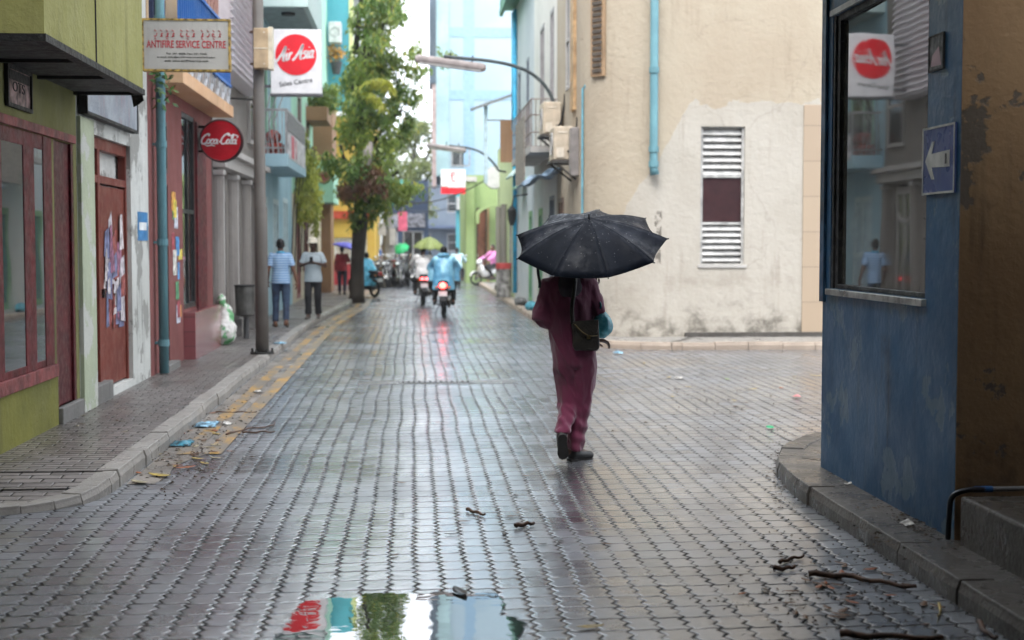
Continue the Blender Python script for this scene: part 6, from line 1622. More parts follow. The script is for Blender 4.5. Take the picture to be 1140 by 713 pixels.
# umbrella rests back over the shoulder
UC = wp+V((.072, -.11, 1.715))
m, t, b = nt('black_umbrella_cloth'); co = objco(t)
n1 = noise_(t, co, 5, 7, .7)
L(t, mixc(t, ramp(t, n1, .45, .7), (.0035, .005, .009), (.007, .0095, .017)), b.inputs['Base Color'])
L(t, ramp(t, noise_(t, co, 9, 6, .7), .42, .62, .62, .32), b.inputs['Roughness']); b.inputs['Specular IOR Level'].default_value = .07
bump_(t, b, noise_(t, co, 28, 6, .7), .004, .5); M_umb = m
umbrella('wet black umbrella tilted back over the walking person in maroon', UC, (-.09, -.44, .90), .60, .205, M_umb, mat('rib_black', (.02, .02, .022), .4), shaft=.76, roll=R(14), n=9, drops=260, name='umbrella')
# hanging tie strap of the umbrella at its left edge
s1 = V(((596-460)/s_, Yw-.2, H0+(270-300)/s_))
u_ = [o for o in bpy.data.objects if o.name == 'umbrella'][0]
B(MB().tube(smooth3([s1+V(p) for p in ((.0, 0, .03), (.006, 0, -.04), (.018, .01, -.10), (.016, .01, -.14))], 4), .011, 6, sq=.3), 'tie_strap', BLK, u_, smooth=True)
# shoulder bag with flap, stitched strap
hb = thing('handbag', 'dark olive shoulder bag with flap hanging at the right hip of the person in maroon', 'handbag', tuple(wp+V((.04, -.19, .88))))
M_lea = mat('olive_leather', (.020, .016, .011), .5, var=.3, scale=14, bump=.004)
Tg = lambda u, v, w_: tuple(wp+V((u+.02*(w_), -.155-w_+.18*(u-.03), v)))
f = MB(Tg); f.prism([(-.065, .90), (-.045, .885), (.12, .88), (.145, .90), (.135, 1.10), (.125, 1.118), (-.06, 1.105), (-.075, 1.09)], -.045, .045)
bo = B(f, 'body', M_lea, hb, bevel=.018)
f = MB(Tg); f.prism([(-.07, 1.112), (.13, 1.124), (.13, 1.06), (.115, 1.02), (.05, .985), (.0, 1.0), (-.068, 1.06)], .046, .056); B(f, 'flap', mat('olive_leather_flap', (.028, .022, .015), .45, var=.3, scale=14, bump=.004), bo, bevel=.004)
B(MB(Tg).box(.035, .065, .975, 1.0, .057, .064), 'clasp', mat('brass_dull', (.25, .18, .08), .35, .8), bo)
stp = smooth3([wp+V(p) for p in ((-.068, -.185, 1.09), (-.075, -.172, 1.2), (-.06, -.155, 1.31), (-.045, -.115, 1.395), (-.03, -.03, 1.452), (0, .09, 1.38), (.03, .15, 1.2))], 5)
B(MB().tube(stp, .016, 8, sq=.3), 'strap', M_lea, hb, smooth=True)
B(MB().tube(smooth3([V(Tg(*p)) for p in ((-.06, 1.09, .06), (.0, 1.03, .07), (.06, 1.0, .07), (.12, 1.0, .06))], 4), .004, 6), 'chain', mat('brass_dull', (.25, .18, .08), .35, .8), hb)
# teal plastic carrier bag hanging from the bent right arm
pb = thing('carrier_bag', 'teal plastic carrier bag hanging from the arm of the person in maroon', 'bag', tuple(wp+V((.2, -.02, .95))))
mb = MB(); mb.ell(wp+V((.185, -.02, 1.07)), (.080, .085, .105), 20, 14); mb.cone(wp+V((.178, -.01, 1.12)), wp+V((.135, .0, 1.22)), .065, .022)
m, t, b = nt('teal_plastic'); co = objco(t)
L(t, mixc(t, ramp(t, noise_(t, co, 12, 5), .35, .65), (.03, .25, .32), (.08, .42, .50)), b.inputs['Base Color']); b.inputs['Roughness'].default_value = .22; b.inputs['Transmission Weight'].default_value = .25
bump_(t, b, noise_(t, co, 40, 5, .6), .012, .8)
put('bag', fuse(mb, .009, 1, lambda c: .010*noise.noise(V((c.x*22, c.y*22, c.z*9)))), m, pb, smooth=True)
B(MB().tube(smooth3([wp+V(p) for p in ((.14, -.03, 1.175), (.165, -.055, 1.215), (.16, -.04, 1.25), (.15, .0, 1.245), (.145, .04, 1.22), (.13, .02, 1.18))], 4), .009, 6, sq=.5), 'handle', m, pb, smooth=True)

# ---- passers-by on the left pavement -------------------------------------------------------
def person(label, x, y, z, s, rz, J, top, legs, shoe, skin=SK, hairy=True, group=None, yaw=0, pitch=0, sleeve=.55, long_=False, loose=0, hem=-.06, vox=.011, seed=1, wide=0.0):
    r_ = thing('person', label, 'person', (x, y, z), group, rz=rz); r_.scale = (s, s, s)
    Mq, Pq = body(r_, J, skin, vox, yaw, pitch)
    if hairy: hair_cap(r_, Pq, Mq)
    if top: shirt(r_, J, top, sleeve, long_, loose, seed=seed, hem=hem)
    trousers(r_, J, legs, wide, seed=seed+1)
    shoes(r_, J, shoe)
    return r_, Mq, Pq
# striped polo
m, t, b = nt('blue_striped_polo'); co = objco(t); sx = t.nodes.new('ShaderNodeSeparateXYZ'); L(t, co, sx.inputs[0])
st = math_(t, 'SINE', math_(t, 'MULTIPLY', sx.outputs[2], 130)); 
L(t, mixc(t, ramp(t, st, .1, .5), (.11, .24, .44), (.40, .50, .60)), b.inputs['Base Color']); b.inputs['Roughness'].default_value = .8
POLO = m
m, t, b = nt('faded_denim'); co = objco(t)
L(t, mixc(t, ramp(t, noise_(t, co, 4, 4), .4, .65), (.012, .022, .05), (.035, .065, .115)), b.inputs['Base Color']); b.inputs['Roughness'].default_value = .8; DEN = m
J = std(); J.update(kn_l=V((-.10, .07, .49)), an_l=V((-.11, .0, .09)), to_l=V((-.14, .15, .03)), kn_r=V((.1, .0, .49)), an_r=V((.1, -.17, .12)), to_r=V((.12, -.02, .03)), el_r=V((.25, -.06, 1.12)), wr_r=V((.31, -.02, .88)), el_l=V((-.235, -.05, 1.12)), wr_l=V((-.25, .1, .92)))
q = at(313, 364, Z=.12)
r_, Mq, Pq = person('person in blue striped polo shirt and jeans walking away along the left pavement', q.x, q.y, .115, .97, R(4), J, POLO, DEN, mat('brown_shoe', (.10, .045, .025), .5))
B(MB().torus(J['neck']+V((0, 0, .0)), (0, .15, 1), .066, .018, 20, 8), 'collar', mat('collar_blue', (.10, .42, .60), .7), r_, smooth=True)
# man with the pale hat, hands together at his chest, facing us
J = std(); J.update(el_l=V((-.27, .02, 1.16)), wr_l=V((-.10, .22, 1.22)), el_r=V((.27, .02, 1.16)), wr_r=V((.10, .22, 1.22)), hd_l=(V((1, .35, .2)), V((0, -.6, .5))), hd_r=(V((-1, .35, .2)), V((0, -.6, .5))), kn_r=V((.1, .1, .50)), an_r=V((.10, .08, .09)), to_r=V((.12, .24, .03)), an_l=V((-.1, -.08, .09)), to_l=V((-.12, .08, .03)))
m, t, b = nt('pale_check_shirt'); co = objco(t); sx = t.nodes.new('ShaderNodeSeparateXYZ'); L(t, co, sx.inputs[0])
ck = math_(t, 'MAXIMUM', math_(t, 'SINE', math_(t, 'MULTIPLY', sx.outputs[0], 160)), math_(t, 'SINE', math_(t, 'MULTIPLY', sx.outputs[2], 160)))
L(t, mixc(t, ramp(t, ck, .7, 1), (.40, .45, .47), (.22, .29, .34)), b.inputs['Base Color']); b.inputs['Roughness'].default_value = .8
q = at(349, 355, Z=.12)
r_, Mq, Pq = person('person in pale hat and short sleeved check shirt looking down at their hands', q.x, q.y, .115, .96, R(176), J, m, mat('black_trousers', (.016, .016, .018), .7), mat('grey_shoe', (.12, .11, .10), .6), skin=SKD, pitch=R(-12), loose=.012, hem=-.1, wide=.012, seed=4)
hc = J['head']
mb = MB(); mb.loft([(hc.x, hc.y, hc.z+.05, .125, .14), (hc.x, hc.y-.005, hc.z+.062, .15, .165), (hc.x, hc.y-.005, hc.z+.075, .105, .125), (hc.x, hc.y-.01, hc.z+.14, .097, .112), (hc.x, hc.y-.01, hc.z+.175, .07, .08), (hc.x, hc.y-.01, hc.z+.18, .02, .02)], 24)
B(mb, 'hat', mat('straw_hat', (.62, .57, .46), .7, var=.12), r_, smooth=True)
B(MB().box(-.035, .035, .27, .28, 1.24, 1.36), 'telephone', mat('phone_black', (.01, .01, .012), .3), r_)
# red shirt under the violet umbrella
J = std(); J.update(el_r=V((.23, .08, 1.2)), wr_r=V((.16, .24, 1.32)), hd_r=(V((0, .1, 1)), V((-.5, .8, 0))), an_l=V((-.1, .1, .09)), to_l=V((-.12, .25, .03)), an_r=V((.1, -.12, .10)), to_r=V((.12, .03, .03)))
q = at(381, 328, Z=.12)
person('person in dark red shirt walking away beneath a violet umbrella', q.x, q.y, .115, .86, R(-6), J, mat('dark_red_shirt', (.24, .02, .03), .75), mat('navy_trousers', (.02, .024, .045), .7), SHOE, long_=True, loose=.01, seed=6, vox=.013)
umbrella('violet umbrella held by the person in the dark red shirt', (q.x+.16, q.y+.1, 1.55), (.25, .05, .95), .48, .17, mat('violet_nylon', (.10, .09, .50), .45), M_steel, shaft=.7)

# ================================================================== MOTORBIKES
TYRE = mat('tyre_rubber', (.015, .015, .016), .7); CHR = mat('chrome', (.5, .5, .5), .22, 1.0); BPL = mat('black_plastic', (.02, .02, .021), .4); SEAT = mat('seat_vinyl', (.014, .014, .015), .5)
def bike(label, loc, rz, paint, lit=False, group=None, tail_c=(.35, .02, .02), lamps=True):
    r_ = thing('motorbike', label, 'motorbike', loc, group, rz=rz)
    for y in (.60, -.60):
        wl_ = MB(); wl_.torus((0, y, .285), (1, 0, 0), .205, .016, 28, 6); wl_.tube([(-.06, y, .285), (.06, y, .285)], .05, 12)
        for k in range(6):
            a = k*math.pi/3; wl_.tube([(0, y+.04*math.cos(a), .285+.04*math.sin(a)), (0, y+.2*math.cos(a+.15), .285+.2*math.sin(a+.15))], .012, 5)
        wo = B(wl_, 'wheel', mat('dark_rim_metal', (.08, .08, .085), .4, .8), r_)
        B(MB().torus((0, y, .285), (1, 0, 0), .24, .045, 32, 10), 'tyre', TYRE, wo, smooth=True)
    f = MB()
    for s in (-1, 1): f.tube([(.07*s, .60, .285), (.07*s, .50, .62), (.06*s, .42, .88)], .02, 8)
    B(f, 'fork', CHR, r_)
    f = MB(); 
    for i in range(8):
        a0, a1 = R(20+18*i), R(38+18*i); 
        f.add([(x, .60-.31*math.cos(a)*-1 if 0 else .60+.30*math.cos(a), .285+.30*math.sin(a)) for a in (a0, a1) for x in (-.06, .06)], [(0, 1, 3, 2)])
    B(f, 'front_fender', paint, r_, solid=.012)
    f = MB(); f.loft([(0, .50, .70, .02, .03), (0, .46, .66, .15, .20), (0, .36, .62, .20, .26), (0, .24, .50, .12, .18), (0, .10, .44, .10, .10), (0, -.06, .50, .12, .14), (0, -.30, .60, .145, .13), (0, -.62, .68, .12, .10), (0, -.84, .75, .09, .07), (0, -.93, .78, .05, .03)], 20, axis='y')
    B(f, 'body', paint, r_, smooth=True)
    f = MB(); f.loft([(0, -.02, .70, .05, .03), (0, -.06, .755, .11, .055), (0, -.25, .76, .13, .055), (0, -.42, .79, .125, .05), (0, -.70, .81, .10, .045), (0, -.78, .81, .05, .02)], 18, axis='y'); B(f, 'seat', SEAT, r_, smooth=True)
    f = MB(); f.ell((0, .0, .34), (.11, .18, .12), 14, 10); f.box(-.09, .09, -.5, .1, .25, .34); f.tube([(-.06, -.1, .33), (-.07, -.6, .285)], .03, 6); f.tube([(.07, -.1, .33), (.07, -.6, .285)], .025, 6)
    B(f, 'engine', mat('engine_grey', (.09, .09, .09), .45, .6), r_)
    f = MB(); f.tube([(.09, .05, .26), (.12, -.2, .22), (.13, -.4, .28), (.14, -.85, .40)], [.022, .03, .05, .055], 10); B(f, 'exhaust', mat('exhaust_dark', (.12, .11, .10), .35, .9), r_, smooth=True)
    f = MB(); f.tube([(-.33, .30, 1.0), (-.2, .36, 1.02), (0, .42, .98), (.2, .36, 1.02), (.33, .30, 1.0)], .014, 8); f.tube([(-.34, .29, 1.0), (-.22, .35, 1.015)], .02, 8); f.tube([(.34, .29, 1.0), (.22, .35, 1.015)], .02, 8)
    B(f, 'handlebar', BPL, r_, smooth=True)
    f = MB(); f.loft([(0, .56, .93, .03, .04), (0, .53, .93, .10, .10), (0, .42, .94, .13, .11), (0, .32, .97, .06, .04)], 16, axis='y'); B(f, 'headlamp_cowl', paint, r_, smooth=True)
    B(MB().ell((0, .545, .92), (.075, .03, .055), 14, 8), 'headlight', mat('headlight_glass', (.7, .72, .72), .1, coat=1), r_, smooth=True)
    for s in (-1, 1):
        f = MB(); f.tube([(.22*s, .35, 1.02), (.27*s, .36, 1.16)], .007, 6); f.ell((.29*s, .36, 1.20), (.06, .012, .04), 12, 8); B(f, 'mirror', CHR if 1 else BPL, r_, smooth=True)
        B(MB().ell((.15*s, -.88, .69), (.035, .025, .025), 10, 6), 'indicator', mat('amber_lens', (.5, .18, .02), .25), r_, smooth=True)
    f = MB()
    for s in (-1, 1): f.tube([(.08*s, -.15, .28), (.25*s, -.12, .27)], .016, 6); f.tube([(.08*s, -.45, .36), (.22*s, -.47, .35)], .013, 6)
    f.tube([(-.1, .0, .28), (-.22, .05, .03)], .012, 6)
    B(f, 'footrests', BPL, r_)
    f = MB(); f.box(-.07, .07, -.90, -.62, .44, .47); f.prism([(-.08, .62), (.08, .62), (.07, .36), (-.07, .36)], 0, .02)
    f = MB(lambda a, b, c: (a, b, c)); f.add([(-.09, -.86, .66), (.09, -.86, .66), (.075, -.93, .38), (-.075, -.93, .38), (-.09, -.84, .66), (.09, -.84, .66), (.075, -.91, .38), (-.075, -.91, .38)], [(0, 1, 2, 3), (7, 6, 5, 4), (0, 4, 5, 1), (3, 2, 6, 7), (0, 3, 7, 4), (1, 5, 6, 2)]); B(f, 'rear_fender', BPL, r_)
    f = MB(); f.add([(-.10, -.90, .60), (.10, -.90, .60), (.10, -.925, .49), (-.10, -.925, .49), (-.10, -.89, .60), (.10, -.89, .60), (.10, -.915, .49), (-.10, -.915, .49)], [(0, 1, 2, 3), (7, 6, 5, 4), (0, 4, 5, 1), (3, 2, 6, 7), (0, 3, 7, 4), (1, 5, 6, 2)]); B(f, 'number_plate', mat('plate_grey', (.45, .45, .45), .4), r_)
    tl = mat('tail_lamp_lit', (.6, .02, .02), .3, emit=(1, .05, .04), es=6) if lit == 1 else (mat('tail_lamp_pair_lit', (.6, .02, .02), .3, emit=(1, .05, .05), es=6) if lit else mat('tail_lamp_off', tail_c, .25))
    if lit == 2:
        for s in (-1, 1): B(MB().ell((.055*s, -.925, .73), (.05, .02, .033), 12, 8), 'tail_lamp', tl, r_, smooth=True)
    else: B(MB().ell((0, -.93, .735), (.085, .03, .07), 14, 8), 'tail_lamp', tl, r_, smooth=True)
    return r_
def rider_pose():
    J = std(); dz = -.13
    for k in ('pelvis', 'chest', 'neck', 'head', 'sh_l', 'sh_r'): J[k] = J[k]+V((0, -.28, dz-.0))
    J['pelvis'] = V((0, -.27, .87)); J['chest'] = V((0, -.22, 1.17)); J['neck'] = V((0, -.19, 1.37)); J['head'] = V((0, -.16, 1.51))
    for s, x in (('l', -1), ('r', 1)):
        J['sh_'+s] = V((.185*x, -.2, 1.31)); J['el_'+s] = V((.30*x, .02, 1.13)); J['wr_'+s] = V((.30*x, .24, 1.03)); J['hd_'+s] = (V((0, 1, -.15)), V((0, .1, -1)))
        J['hip_'+s] = V((.10*x, -.24, .84)); J['kn_'+s] = V((.21*x, .16, .68)); J['an_'+s] = V((.22*x, -.06, .34)); J['to_'+s] = V((.23*x, .08, .28))
    return J
CLR = mat('clear_dark', (.02, .02, .02), .3)
P_blk = mat('bike_black', (.018, .018, .02), .22, coat=.6); P_dk = mat('bike_dark_grey', (.05, .05, .055), .3, coat=.4); P_wh = mat('bike_white', (.62, .62, .62), .3, coat=.5); P_red = mat('bike_red', (.35, .02, .03), .25, coat=.5); P_blu = mat('bike_blue', (.03, .08, .25), .25, coat=.5); P_sil = mat('bike_silver', (.4, .4, .42), .3, .5)
# nearest: blue poncho
q = at(495, 353, Z=0)
RZ = R(-3)
bike('black motorbike with one bright tail lamp, nearest of the ridden ones', (q.x, q.y+.6, 0), RZ, P_blk, lit=1)
J = rider_pose()
r_ = thing('person', 'rider in a loose blue rain poncho on the nearest black motorbike', 'person', (q.x, q.y+.6, 0), rz=RZ)
Mq, Pq = body(r_, J, SK, .012); hair_cap(r_, Pq, Mq); trousers(r_, J, mat('black_trousers', (.016, .016, .018), .7)); shoes(r_, J, SHOE)
m, t, b = nt('blue_poncho'); co = objco(t)
L(t, mixc(t, ramp(t, noise_(t, co, 4, 5, .6), .4, .62), (.10, .30, .48), (.26, .55, .70)), b.inputs['Base Color']); b.inputs['Roughness'].default_value = .3; b.inputs['Transmission Weight'].default_value = .12
bump_(t, b, noise_(t, co, 12, 4, .6), .02, .7); PON = m
mb = MB(); mb.loft([(0, -.36, .62, .27, .17), (0, -.34, .78, .255, .19), (0, -.28, 1.0, .235, .19), (0, -.23, 1.18, .225, .175), (0, -.21, 1.30, .21, .14), (0, -.195, 1.37, .13, .10), (0, -.19, 1.42, .095, .09)], 30)
for s, x in (('l', -1), ('r', 1)): mb.cone(J['sh_'+s], J['el_'+s], .09, .11); mb.cone(J['el_'+s], J['el_'+s].lerp(J['wr_'+s], .6), .11, .09); mb.tube([J['el_'+s]+V((-.03*x, -.05, .0)), J['el_'+s]+V((-.03*x, -.08, -.32))], [.10, .12], 12)
mb.torus((0, -.195, 1.41), (0, .2, 1), .10, .05, 20, 8)
put('poncho', fuse(mb, .014, 2, folds(.018, 8, .35, 9)), PON, r_, smooth=True)
# white shirt under the olive umbrella
q = at(471, 340, Z=0)
bike('black motorbike with paired tail lamps ridden under the olive umbrella', (q.x, q.y+.6, 0), R(2), P_dk, lit=2)
J = rider_pose(); J['el_r'] = V((.29, -.05, 1.2)); J['wr_r'] = V((.20, .08, 1.34)); J['hd_r'] = (V((0, .1, 1)), V((-.5, .8, 0)))
r_ = thing('person', 'rider in loose white shirt under the olive umbrella', 'person', (q.x, q.y+.6, 0), rz=R(2))
Mq, Pq = body(r_, J, SK, .012); hair_cap(r_, Pq, Mq); trousers(r_, J, mat('black_trousers', (.016, .016, .018), .7)); shoes(r_, J, SHOE)
shirt(r_, J, mat('white_shirt', (.78, .75, .74), .75), long_=True, loose=.035, a=.012, seed=12, hem=-.12)
uq = at(478, 276, Y=q.y+.6)
umbrella('broad olive green umbrella held over the rider in white', (uq.x, q.y+.55, uq.z), (.05, -.06, 1), .46, .30, mat('olive_nylon', (.27, .32, .11), .5), M_steel, shaft=.72, n=10)
# third rider further on
q = at(510, 320, Z=0)
bike('dark motorbike farther up the street ridden past the lime column', (q.x, q.y+.6, 0), R(-8), P_dk)
J = rider_pose()
r_ = thing('person', 'rider in pale aqua shirt on the farthest ridden motorbike', 'person', (q.x, q.y+.6, 0), rz=R(-8)); r_.scale = (.93,)*3
Mq, Pq = body(r_, J, SK, .014); hair_cap(r_, Pq, Mq); trousers(r_, J, mat('black_trousers', (.016, .016, .018), .7)); shoes(r_, J, SHOE)
shirt(r_, J, mat('aqua_shirt', (.45, .62, .66), .75), long_=True, loose=.03, a=.012, seed=14)
# pink shirt on white scooter, standing nose towards us on the right
q = at(546, 318, Z=0)
bike('white scooter parked nose out beside the lime green shop', (q.x-.05, q.y+.1, .0), R(118), P_wh)
J = rider_pose()
r_ = thing('person', 'person in pink shirt sitting on the white scooter on the far right', 'person', (q.x-.05, q.y+.1, 0), rz=R(118))
Mq, Pq = body(r_, J, SK, .014); hair_cap(r_, Pq, Mq); trousers(r_, J, mat('black_trousers', (.016, .016, .018), .7)); shoes(r_, J, SHOE)
shirt(r_, J, mat('pink_shirt', (.62, .22, .48), .75), long_=True, loose=.03, a=.012, seed=15)
# person under pale blue rain cape beyond the trunk
J = rider_pose(); qx, qy = at(405, 331, Z=0).x, at(405, 331, Z=0).y
bike('dark motorbike half hidden behind the tree trunk under a blue cape', (qx, qy+.3, 0), R(35), P_blk)
r_ = thing('person', 'person hunched in a bright blue rain cape behind the tree trunk', 'person', (qx, qy+.3, 0), rz=R(35)); r_.scale = (.86,)*3
Mq, Pq = body(r_, J, SK, .014); hair_cap(r_, Pq, Mq); trousers(r_, J, DEN); shoes(r_, J, SHOE)
mb = MB(); mb.loft([(0, -.25, .42, .50, .42), (0, -.22, .8, .46, .36), (0, -.2, 1.1, .33, .26), (0, -.2, 1.3, .23, .16), (0, -.19, 1.42, .09, .09)], 28)
put('cape', fuse(mb, .02, 2, folds(.03, 6, .4, 17)), mat('cape_blue', (.09, .40, .58), .35, var=.25), r_, smooth=True)
# far pedestrians
def far_person(label, px, py, s, top, rz, grp=None):
    q = at(px, py, Z=0); J = std()
    person(label, q.x, q.y, 0, s, rz, J, top, mat('navy_trousers', (.02, .024, .045), .7), SHOE, vox=.016, seed=int(px))
far_person('person in bright blue shirt standing behind the parked motorbikes', 419, 315, .97, mat('royal_blue_shirt', (.03, .15, .50), .75), R(160))
far_person('person in pale grey shirt standing behind the parked motorbikes', 426, 313, .95, mat('pale_grey_shirt', (.42, .40, .44), .75), R(190))
far_person('person in dark clothes beneath the bright green umbrella', 451, 314, .92, mat('charcoal_shirt', (.04, .04, .045), .75), R(10))
gq = at(449, 276, Y=59.5)
umbrella('bright green umbrella tilted towards the parked motorbikes', (gq.x-.1, gq.y-.2, gq.z-.02), (-.2, -.62, .75), .36, .14, mat('bright_green_nylon', (.02, .38, .13), .45), M_steel, shaft=.7)
# parked row: nose out, leaning on their stands
pl_ = [P_blk, P_dk, P_wh, P_blk, P_dk, P_red, P_blk, P_dk, P_blk, P_blk]
pn = ['black', 'dark grey', 'white', 'black', 'dark grey', 'red', 'black', 'dark grey', 'black', 'black']
protos = {}
rp = random.Random(31)
ordn = ['first', 'second', 'third', 'fourth', 'fifth', 'sixth', 'seventh', 'eighth', 'ninth', 'last']
for i in range(10):
    px = 416+5.1*i; q = at(px, 320-(i % 3)*.7-(i > 7)*.6, Z=0); rz = R(200+rp.uniform(-14, 14)-4*i)
    lb = '%s motorbike, %s from the tree trunk in the row parked across the street' % (pn[i], ordn[i])
    if pn[i] not in protos:
        o = bike(lb, (q.x, q.y, 0), rz, pl_[i], group='motorbikes parked in a row beyond the tree'); protos[pn[i]] = o
    else:
        o = copy_tree(protos[pn[i]]); o.location = (q.x, q.y, 0); o.rotation_euler.z = rz; o['label'] = lb
    o.rotation_euler.y = R(rp.uniform(5, 9))

# ================================================================== LITTER
def leaf_obj(x, y, z, sz, c, label, group, rd, curl=.3):
    mb = MB(); n = 7; vs = []; a = rd.uniform(0, 6.28); ca, sa = math.cos(a), math.sin(a)
    for i in range(n):
        t_ = i/(n-1); w_ = .36*math.sin(math.pi*min(1, t_*.93+.04))**.8
        for s in (-1, 0, 1):
            lx = (t_-.5); ly = s*w_*.5; lz = curl*(lx*lx*.9+ly*ly*2.5+rd.uniform(0, .05))+.02
            vs.append((x+sz*(lx*ca-ly*sa), y+sz*(lx*sa+ly*ca), z+.004+sz*lz*.55))
    mb.add(vs, [(i*3+j, i*3+j+1, i*3+j+4, i*3+j+3) for i in range(n-1) for j in range(2)])
    return tag(B(mb, 'fallen_leaf', c, smooth=True, solid=.0012), label, 'leaf', group)
LC = [mat('leaf_yellow', (.36, .26, .06), .5, var=.3, scale=20), mat('leaf_brown', (.13, .065, .03), .5, var=.3, scale=20), mat('leaf_rust', (.30, .09, .025), .5, var=.3, scale=20), mat('leaf_pale', (.30, .26, .17), .55, var=.3, scale=20), mat('leaf_black', (.022, .02, .016), .4), mat('leaf_green', (.12, .22, .03), .5, var=.3, scale=20)]
LN = ['yellow', 'brown', 'rust coloured', 'pale', 'black wet', 'green']
rd = random.Random(77)
# named spots: (px, py, size, colour, text)
for px, py, sz, c, tx_ in [(512, 661, .17, 4, 'big black wet leaf standing at the edge of the mirror puddle'), (657, 700, .13, 0, 'crumpled yellow leaf on the pavers right of the mirror puddle'), (205, 522, .17, 2, 'large rust coloured leaf in the left gutter'), (178, 531, .22, 0, 'largest yellow leaf in the left gutter'),
                           (155, 538, .18, 3, 'pale curled leaf at the end of the left kerb'), (810, 423, .14, 5, 'bright green leaf on the crossing left of the blue corner'), (870, 433, .13, 2, 'rust brown leaf on the crossing by the blue corner'), (838, 434, .13, 0, 'yellow leaf on the crossing beside the rust brown leaf'), (908, 419, .15, 0, 'yellow leaf close to the blue corner strip'), (744, 421, .11, 0, 'small yellow leaf right of the person in maroon'), (717, 405, .11, 0, 'yellow leaf beneath the teal pipe wall'), (692, 436, .1, 3, 'pale leaf next to the feet of the cream wall kerb')]:
    q = at(px, py, Z=.004); leaf_obj(q.x, q.y, .004, sz, LC[c], tx_, None, rd, .5)
# scattered ones by patch
def patch(n, cx, cy, rx, ry, cols_, where, zz=.004, s0=.06, s1=.13):
    for i in range(n):
        q = at(cx+rd.gauss(0, .5)*rx, cy+rd.gauss(0, .5)*ry, Z=zz); c = rd.choice(cols_)
        leaf_obj(q.x, q.y, zz, rd.uniform(s0, s1), LC[c], '%s fallen leaf among those %s' % (LN[c], where), 'fallen leaves %s' % where, rd)
patch(34, 205, 500, 50, 38, (0, 1, 1, 2, 3, 3), 'in the gutter by the left kerb end')
patch(40, 940, 662, 100, 40, (1, 1, 1, 4, 2), 'on the pavers before the right kerb', s0=.05, s1=.10)
patch(14, 560, 560, 150, 60, (4, 4, 1), 'on the wet middle of the road', s0=.05, s1=.09)
patch(16, 790, 440, 110, 26, (3, 0, 1, 4), 'scattered over the side street crossing', s0=.05, s1=.09)
patch(8, 120, 470, 60, 22, (3, 1), 'on the left pavement', zz=.116, s0=.05, s1=.08)
def twig(pts, r, label, m=None, z=None):
    P = [at(x, y, Z=.012) for x, y in pts]; P = smooth3(P, 4)
    for i, p in enumerate(P): p.z = r+.004+.006*math.sin(i*1.7)
    o = B(MB().tube(P, [r*(1-.5*i/len(P)) for i in range(len(P))], 7), 'twig', m or mat('twig_bark', (.085, .045, .028), .6, var=.3, scale=20), smooth=True)
    return tag(o, label, 'twig', 'twigs on the road')
twig([(900, 641), (940, 643), (980, 650), (1020, 656)], .017, 'long reddish brown stick lying before the right kerb')
twig([(935, 708), (980, 711), (1050, 713)], .018, 'thick stick at the bottom edge under the right kerb')
twig([(1090, 694), (1098, 706), (1110, 712)], .014, 'short bent stick against the right kerb foot')
twig([(252, 484), (275, 478), (300, 475), (306, 471)], .010, 'thin curved twig crossing the yellow lines')
twig([(270, 482), (290, 481), (306, 481)], .009, 'straight thin twig below the curved one')
twig([(240, 459), (265, 459), (286, 459)], .008, 'long thin twig lying across the double yellow line')
twig([(574, 587), (585, 585), (595, 584)], .016, 'short black stick in the middle of the road')
twig([(520, 568), (530, 571), (540, 574)], .012, 'small black twig with a bent end left of the short black stick')
twig([(868, 627), (880, 623), (895, 620)], .012, 'black soaked twig near the right kerb curve')
twig([(860, 634), (875, 634), (885, 632)], .014, 'second black soaked twig just below the first by the kerb')
twig([(1045, 672), (1047, 680), (1044, 687)], .007, 'tiny yellow brown twig curled at the kerb foot', LC[0])
def scrap(px, py, sx_, sy_, c, label, cat='litter', zz=.006):
    q = at(px, py, Z=zz); mb = MB(); vs = []; n = 7
    for i in range(n):
        for j in range(n):
            u, v = (i/(n-1)-.5), (j/(n-1)-.5); p = V((q.x+u*sx_, q.y+v*sy_, zz)); h = .5+.5*noise.noise(V((p.x*14, p.y*14, 3.3)))
            vs.append((p.x+.02*noise.noise(p*11), p.y+.04*noise.noise(p*9+V((3, 3, 3))), zz+.006+.07*max(0, h-.25)*min(1, 3*(.5-max(abs(u), abs(v)))+.3)))
    mb.add(vs, [(i*n+j, (i+1)*n+j, (i+1)*n+j+1, i*n+j+1) for i in range(n-1) for j in range(n-1)])
    return tag(B(mb, 'crumpled_wrapper', c, smooth=True, solid=.002), label, cat, 'crumpled litter on the street')
tl_ = mat('teal_wrapper', (.03, .16, .22), .4, var=.5, scale=25); bl_ = mat('pale_blue_wrapper', (.18, .34, .45), .4, var=.5, scale=25); wt_ = mat('white_paper_litter', (.42, .40, .37), .6, var=.4, scale=22)
scrap(203, 495, .17, .3, tl_, 'teal crumpled wrapper in the left gutter')
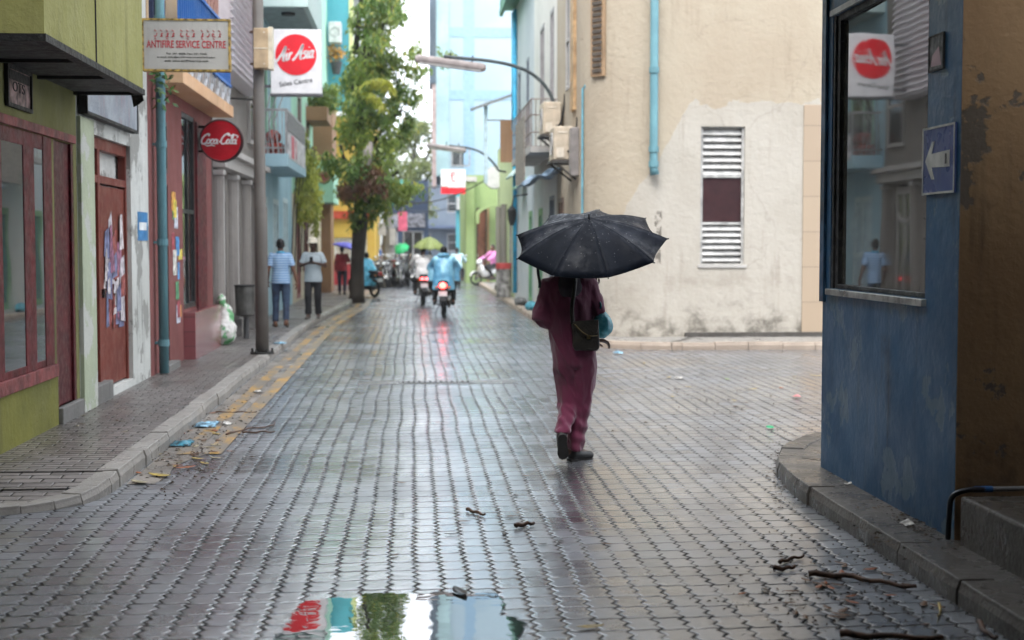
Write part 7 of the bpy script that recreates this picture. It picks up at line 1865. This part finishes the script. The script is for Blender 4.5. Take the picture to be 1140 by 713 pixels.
scrap(230, 474, .20, .35, bl_, 'pale blue crumpled wrapper in the left gutter')
scrap(252, 473, .09, .12, wt_, 'white paper scrap beside the pale blue wrapper')
scrap(287, 437, .09, .22, wt_, 'white paper scrap on the double yellow line')
scrap(312, 383, .2, .3, bl_, 'flat pale blue plastic on the pavement near the bin', zz=.12)
scrap(756, 422, .09, .15, wt_, 'white scrap on the crossing beside small yellow leaf')
scrap(858, 477, .07, .1, mat('green_scrap', (.03, .35, .15), .5), 'bright green scrap on the crossing')
scrap(887, 443, .08, .12, mat('pink_scrap', (.5, .2, .2), .5), 'pink scrap near the blue corner')
scrap(688, 394, .15, .2, bl_, 'pale blue plastic by the broken kerb of the cream corner')
scrap(1010, 585, .06, .09, wt_, 'white scrap in the grit under the blue wall', zz=.116)
scrap(946, 540, .05, .06, wt_, 'small white scrap on the narrow right pavement', zz=.116)
# fine debris: grit and crumbs too many to count
mb = MB(); rd = random.Random(5)
def grit(n, cx, cy, rx, ry, zz, s0=.004, s1=.014):
    for i in range(n):
        q = at(cx+rd.gauss(0, .5)*rx, cy+rd.gauss(0, .5)*ry, Z=zz); s_ = rd.uniform(s0, s1); a = rd.uniform(0, 3.14)
        d = V((math.cos(a), math.sin(a), 0))*s_*rd.uniform(1, 2.6); e = V((-math.sin(a), math.cos(a), 0))*s_*.7; c = V((q.x, q.y, zz+.002))
        vs = [c+d, c+e, c-d, c-e, c+V((rd.uniform(-.3, .3)*s_, rd.uniform(-.3, .3)*s_, s_*.8))]
        mb.add([tuple(v) for v in vs], [(0, 1, 4), (1, 2, 4), (2, 3, 4), (3, 0, 4)])
grit(330, 940, 655, 120, 60, .002, .003, .009); grit(350, 205, 505, 60, 45, .005); grit(350, 1010, 585, 60, 26, .115, .003, .012); grit(140, 868, 520, 14, 40, .003, .003, .01); grit(90, 790, 450, 120, 40, .002); grit(160, 250, 455, 60, 40, .01)
tag(B(mb, 'leaf_litter', mat('grit_dark', (.06, .042, .028), .7, var=.6, scale=30), loc=(0, 0, 0)), kind='stuff')
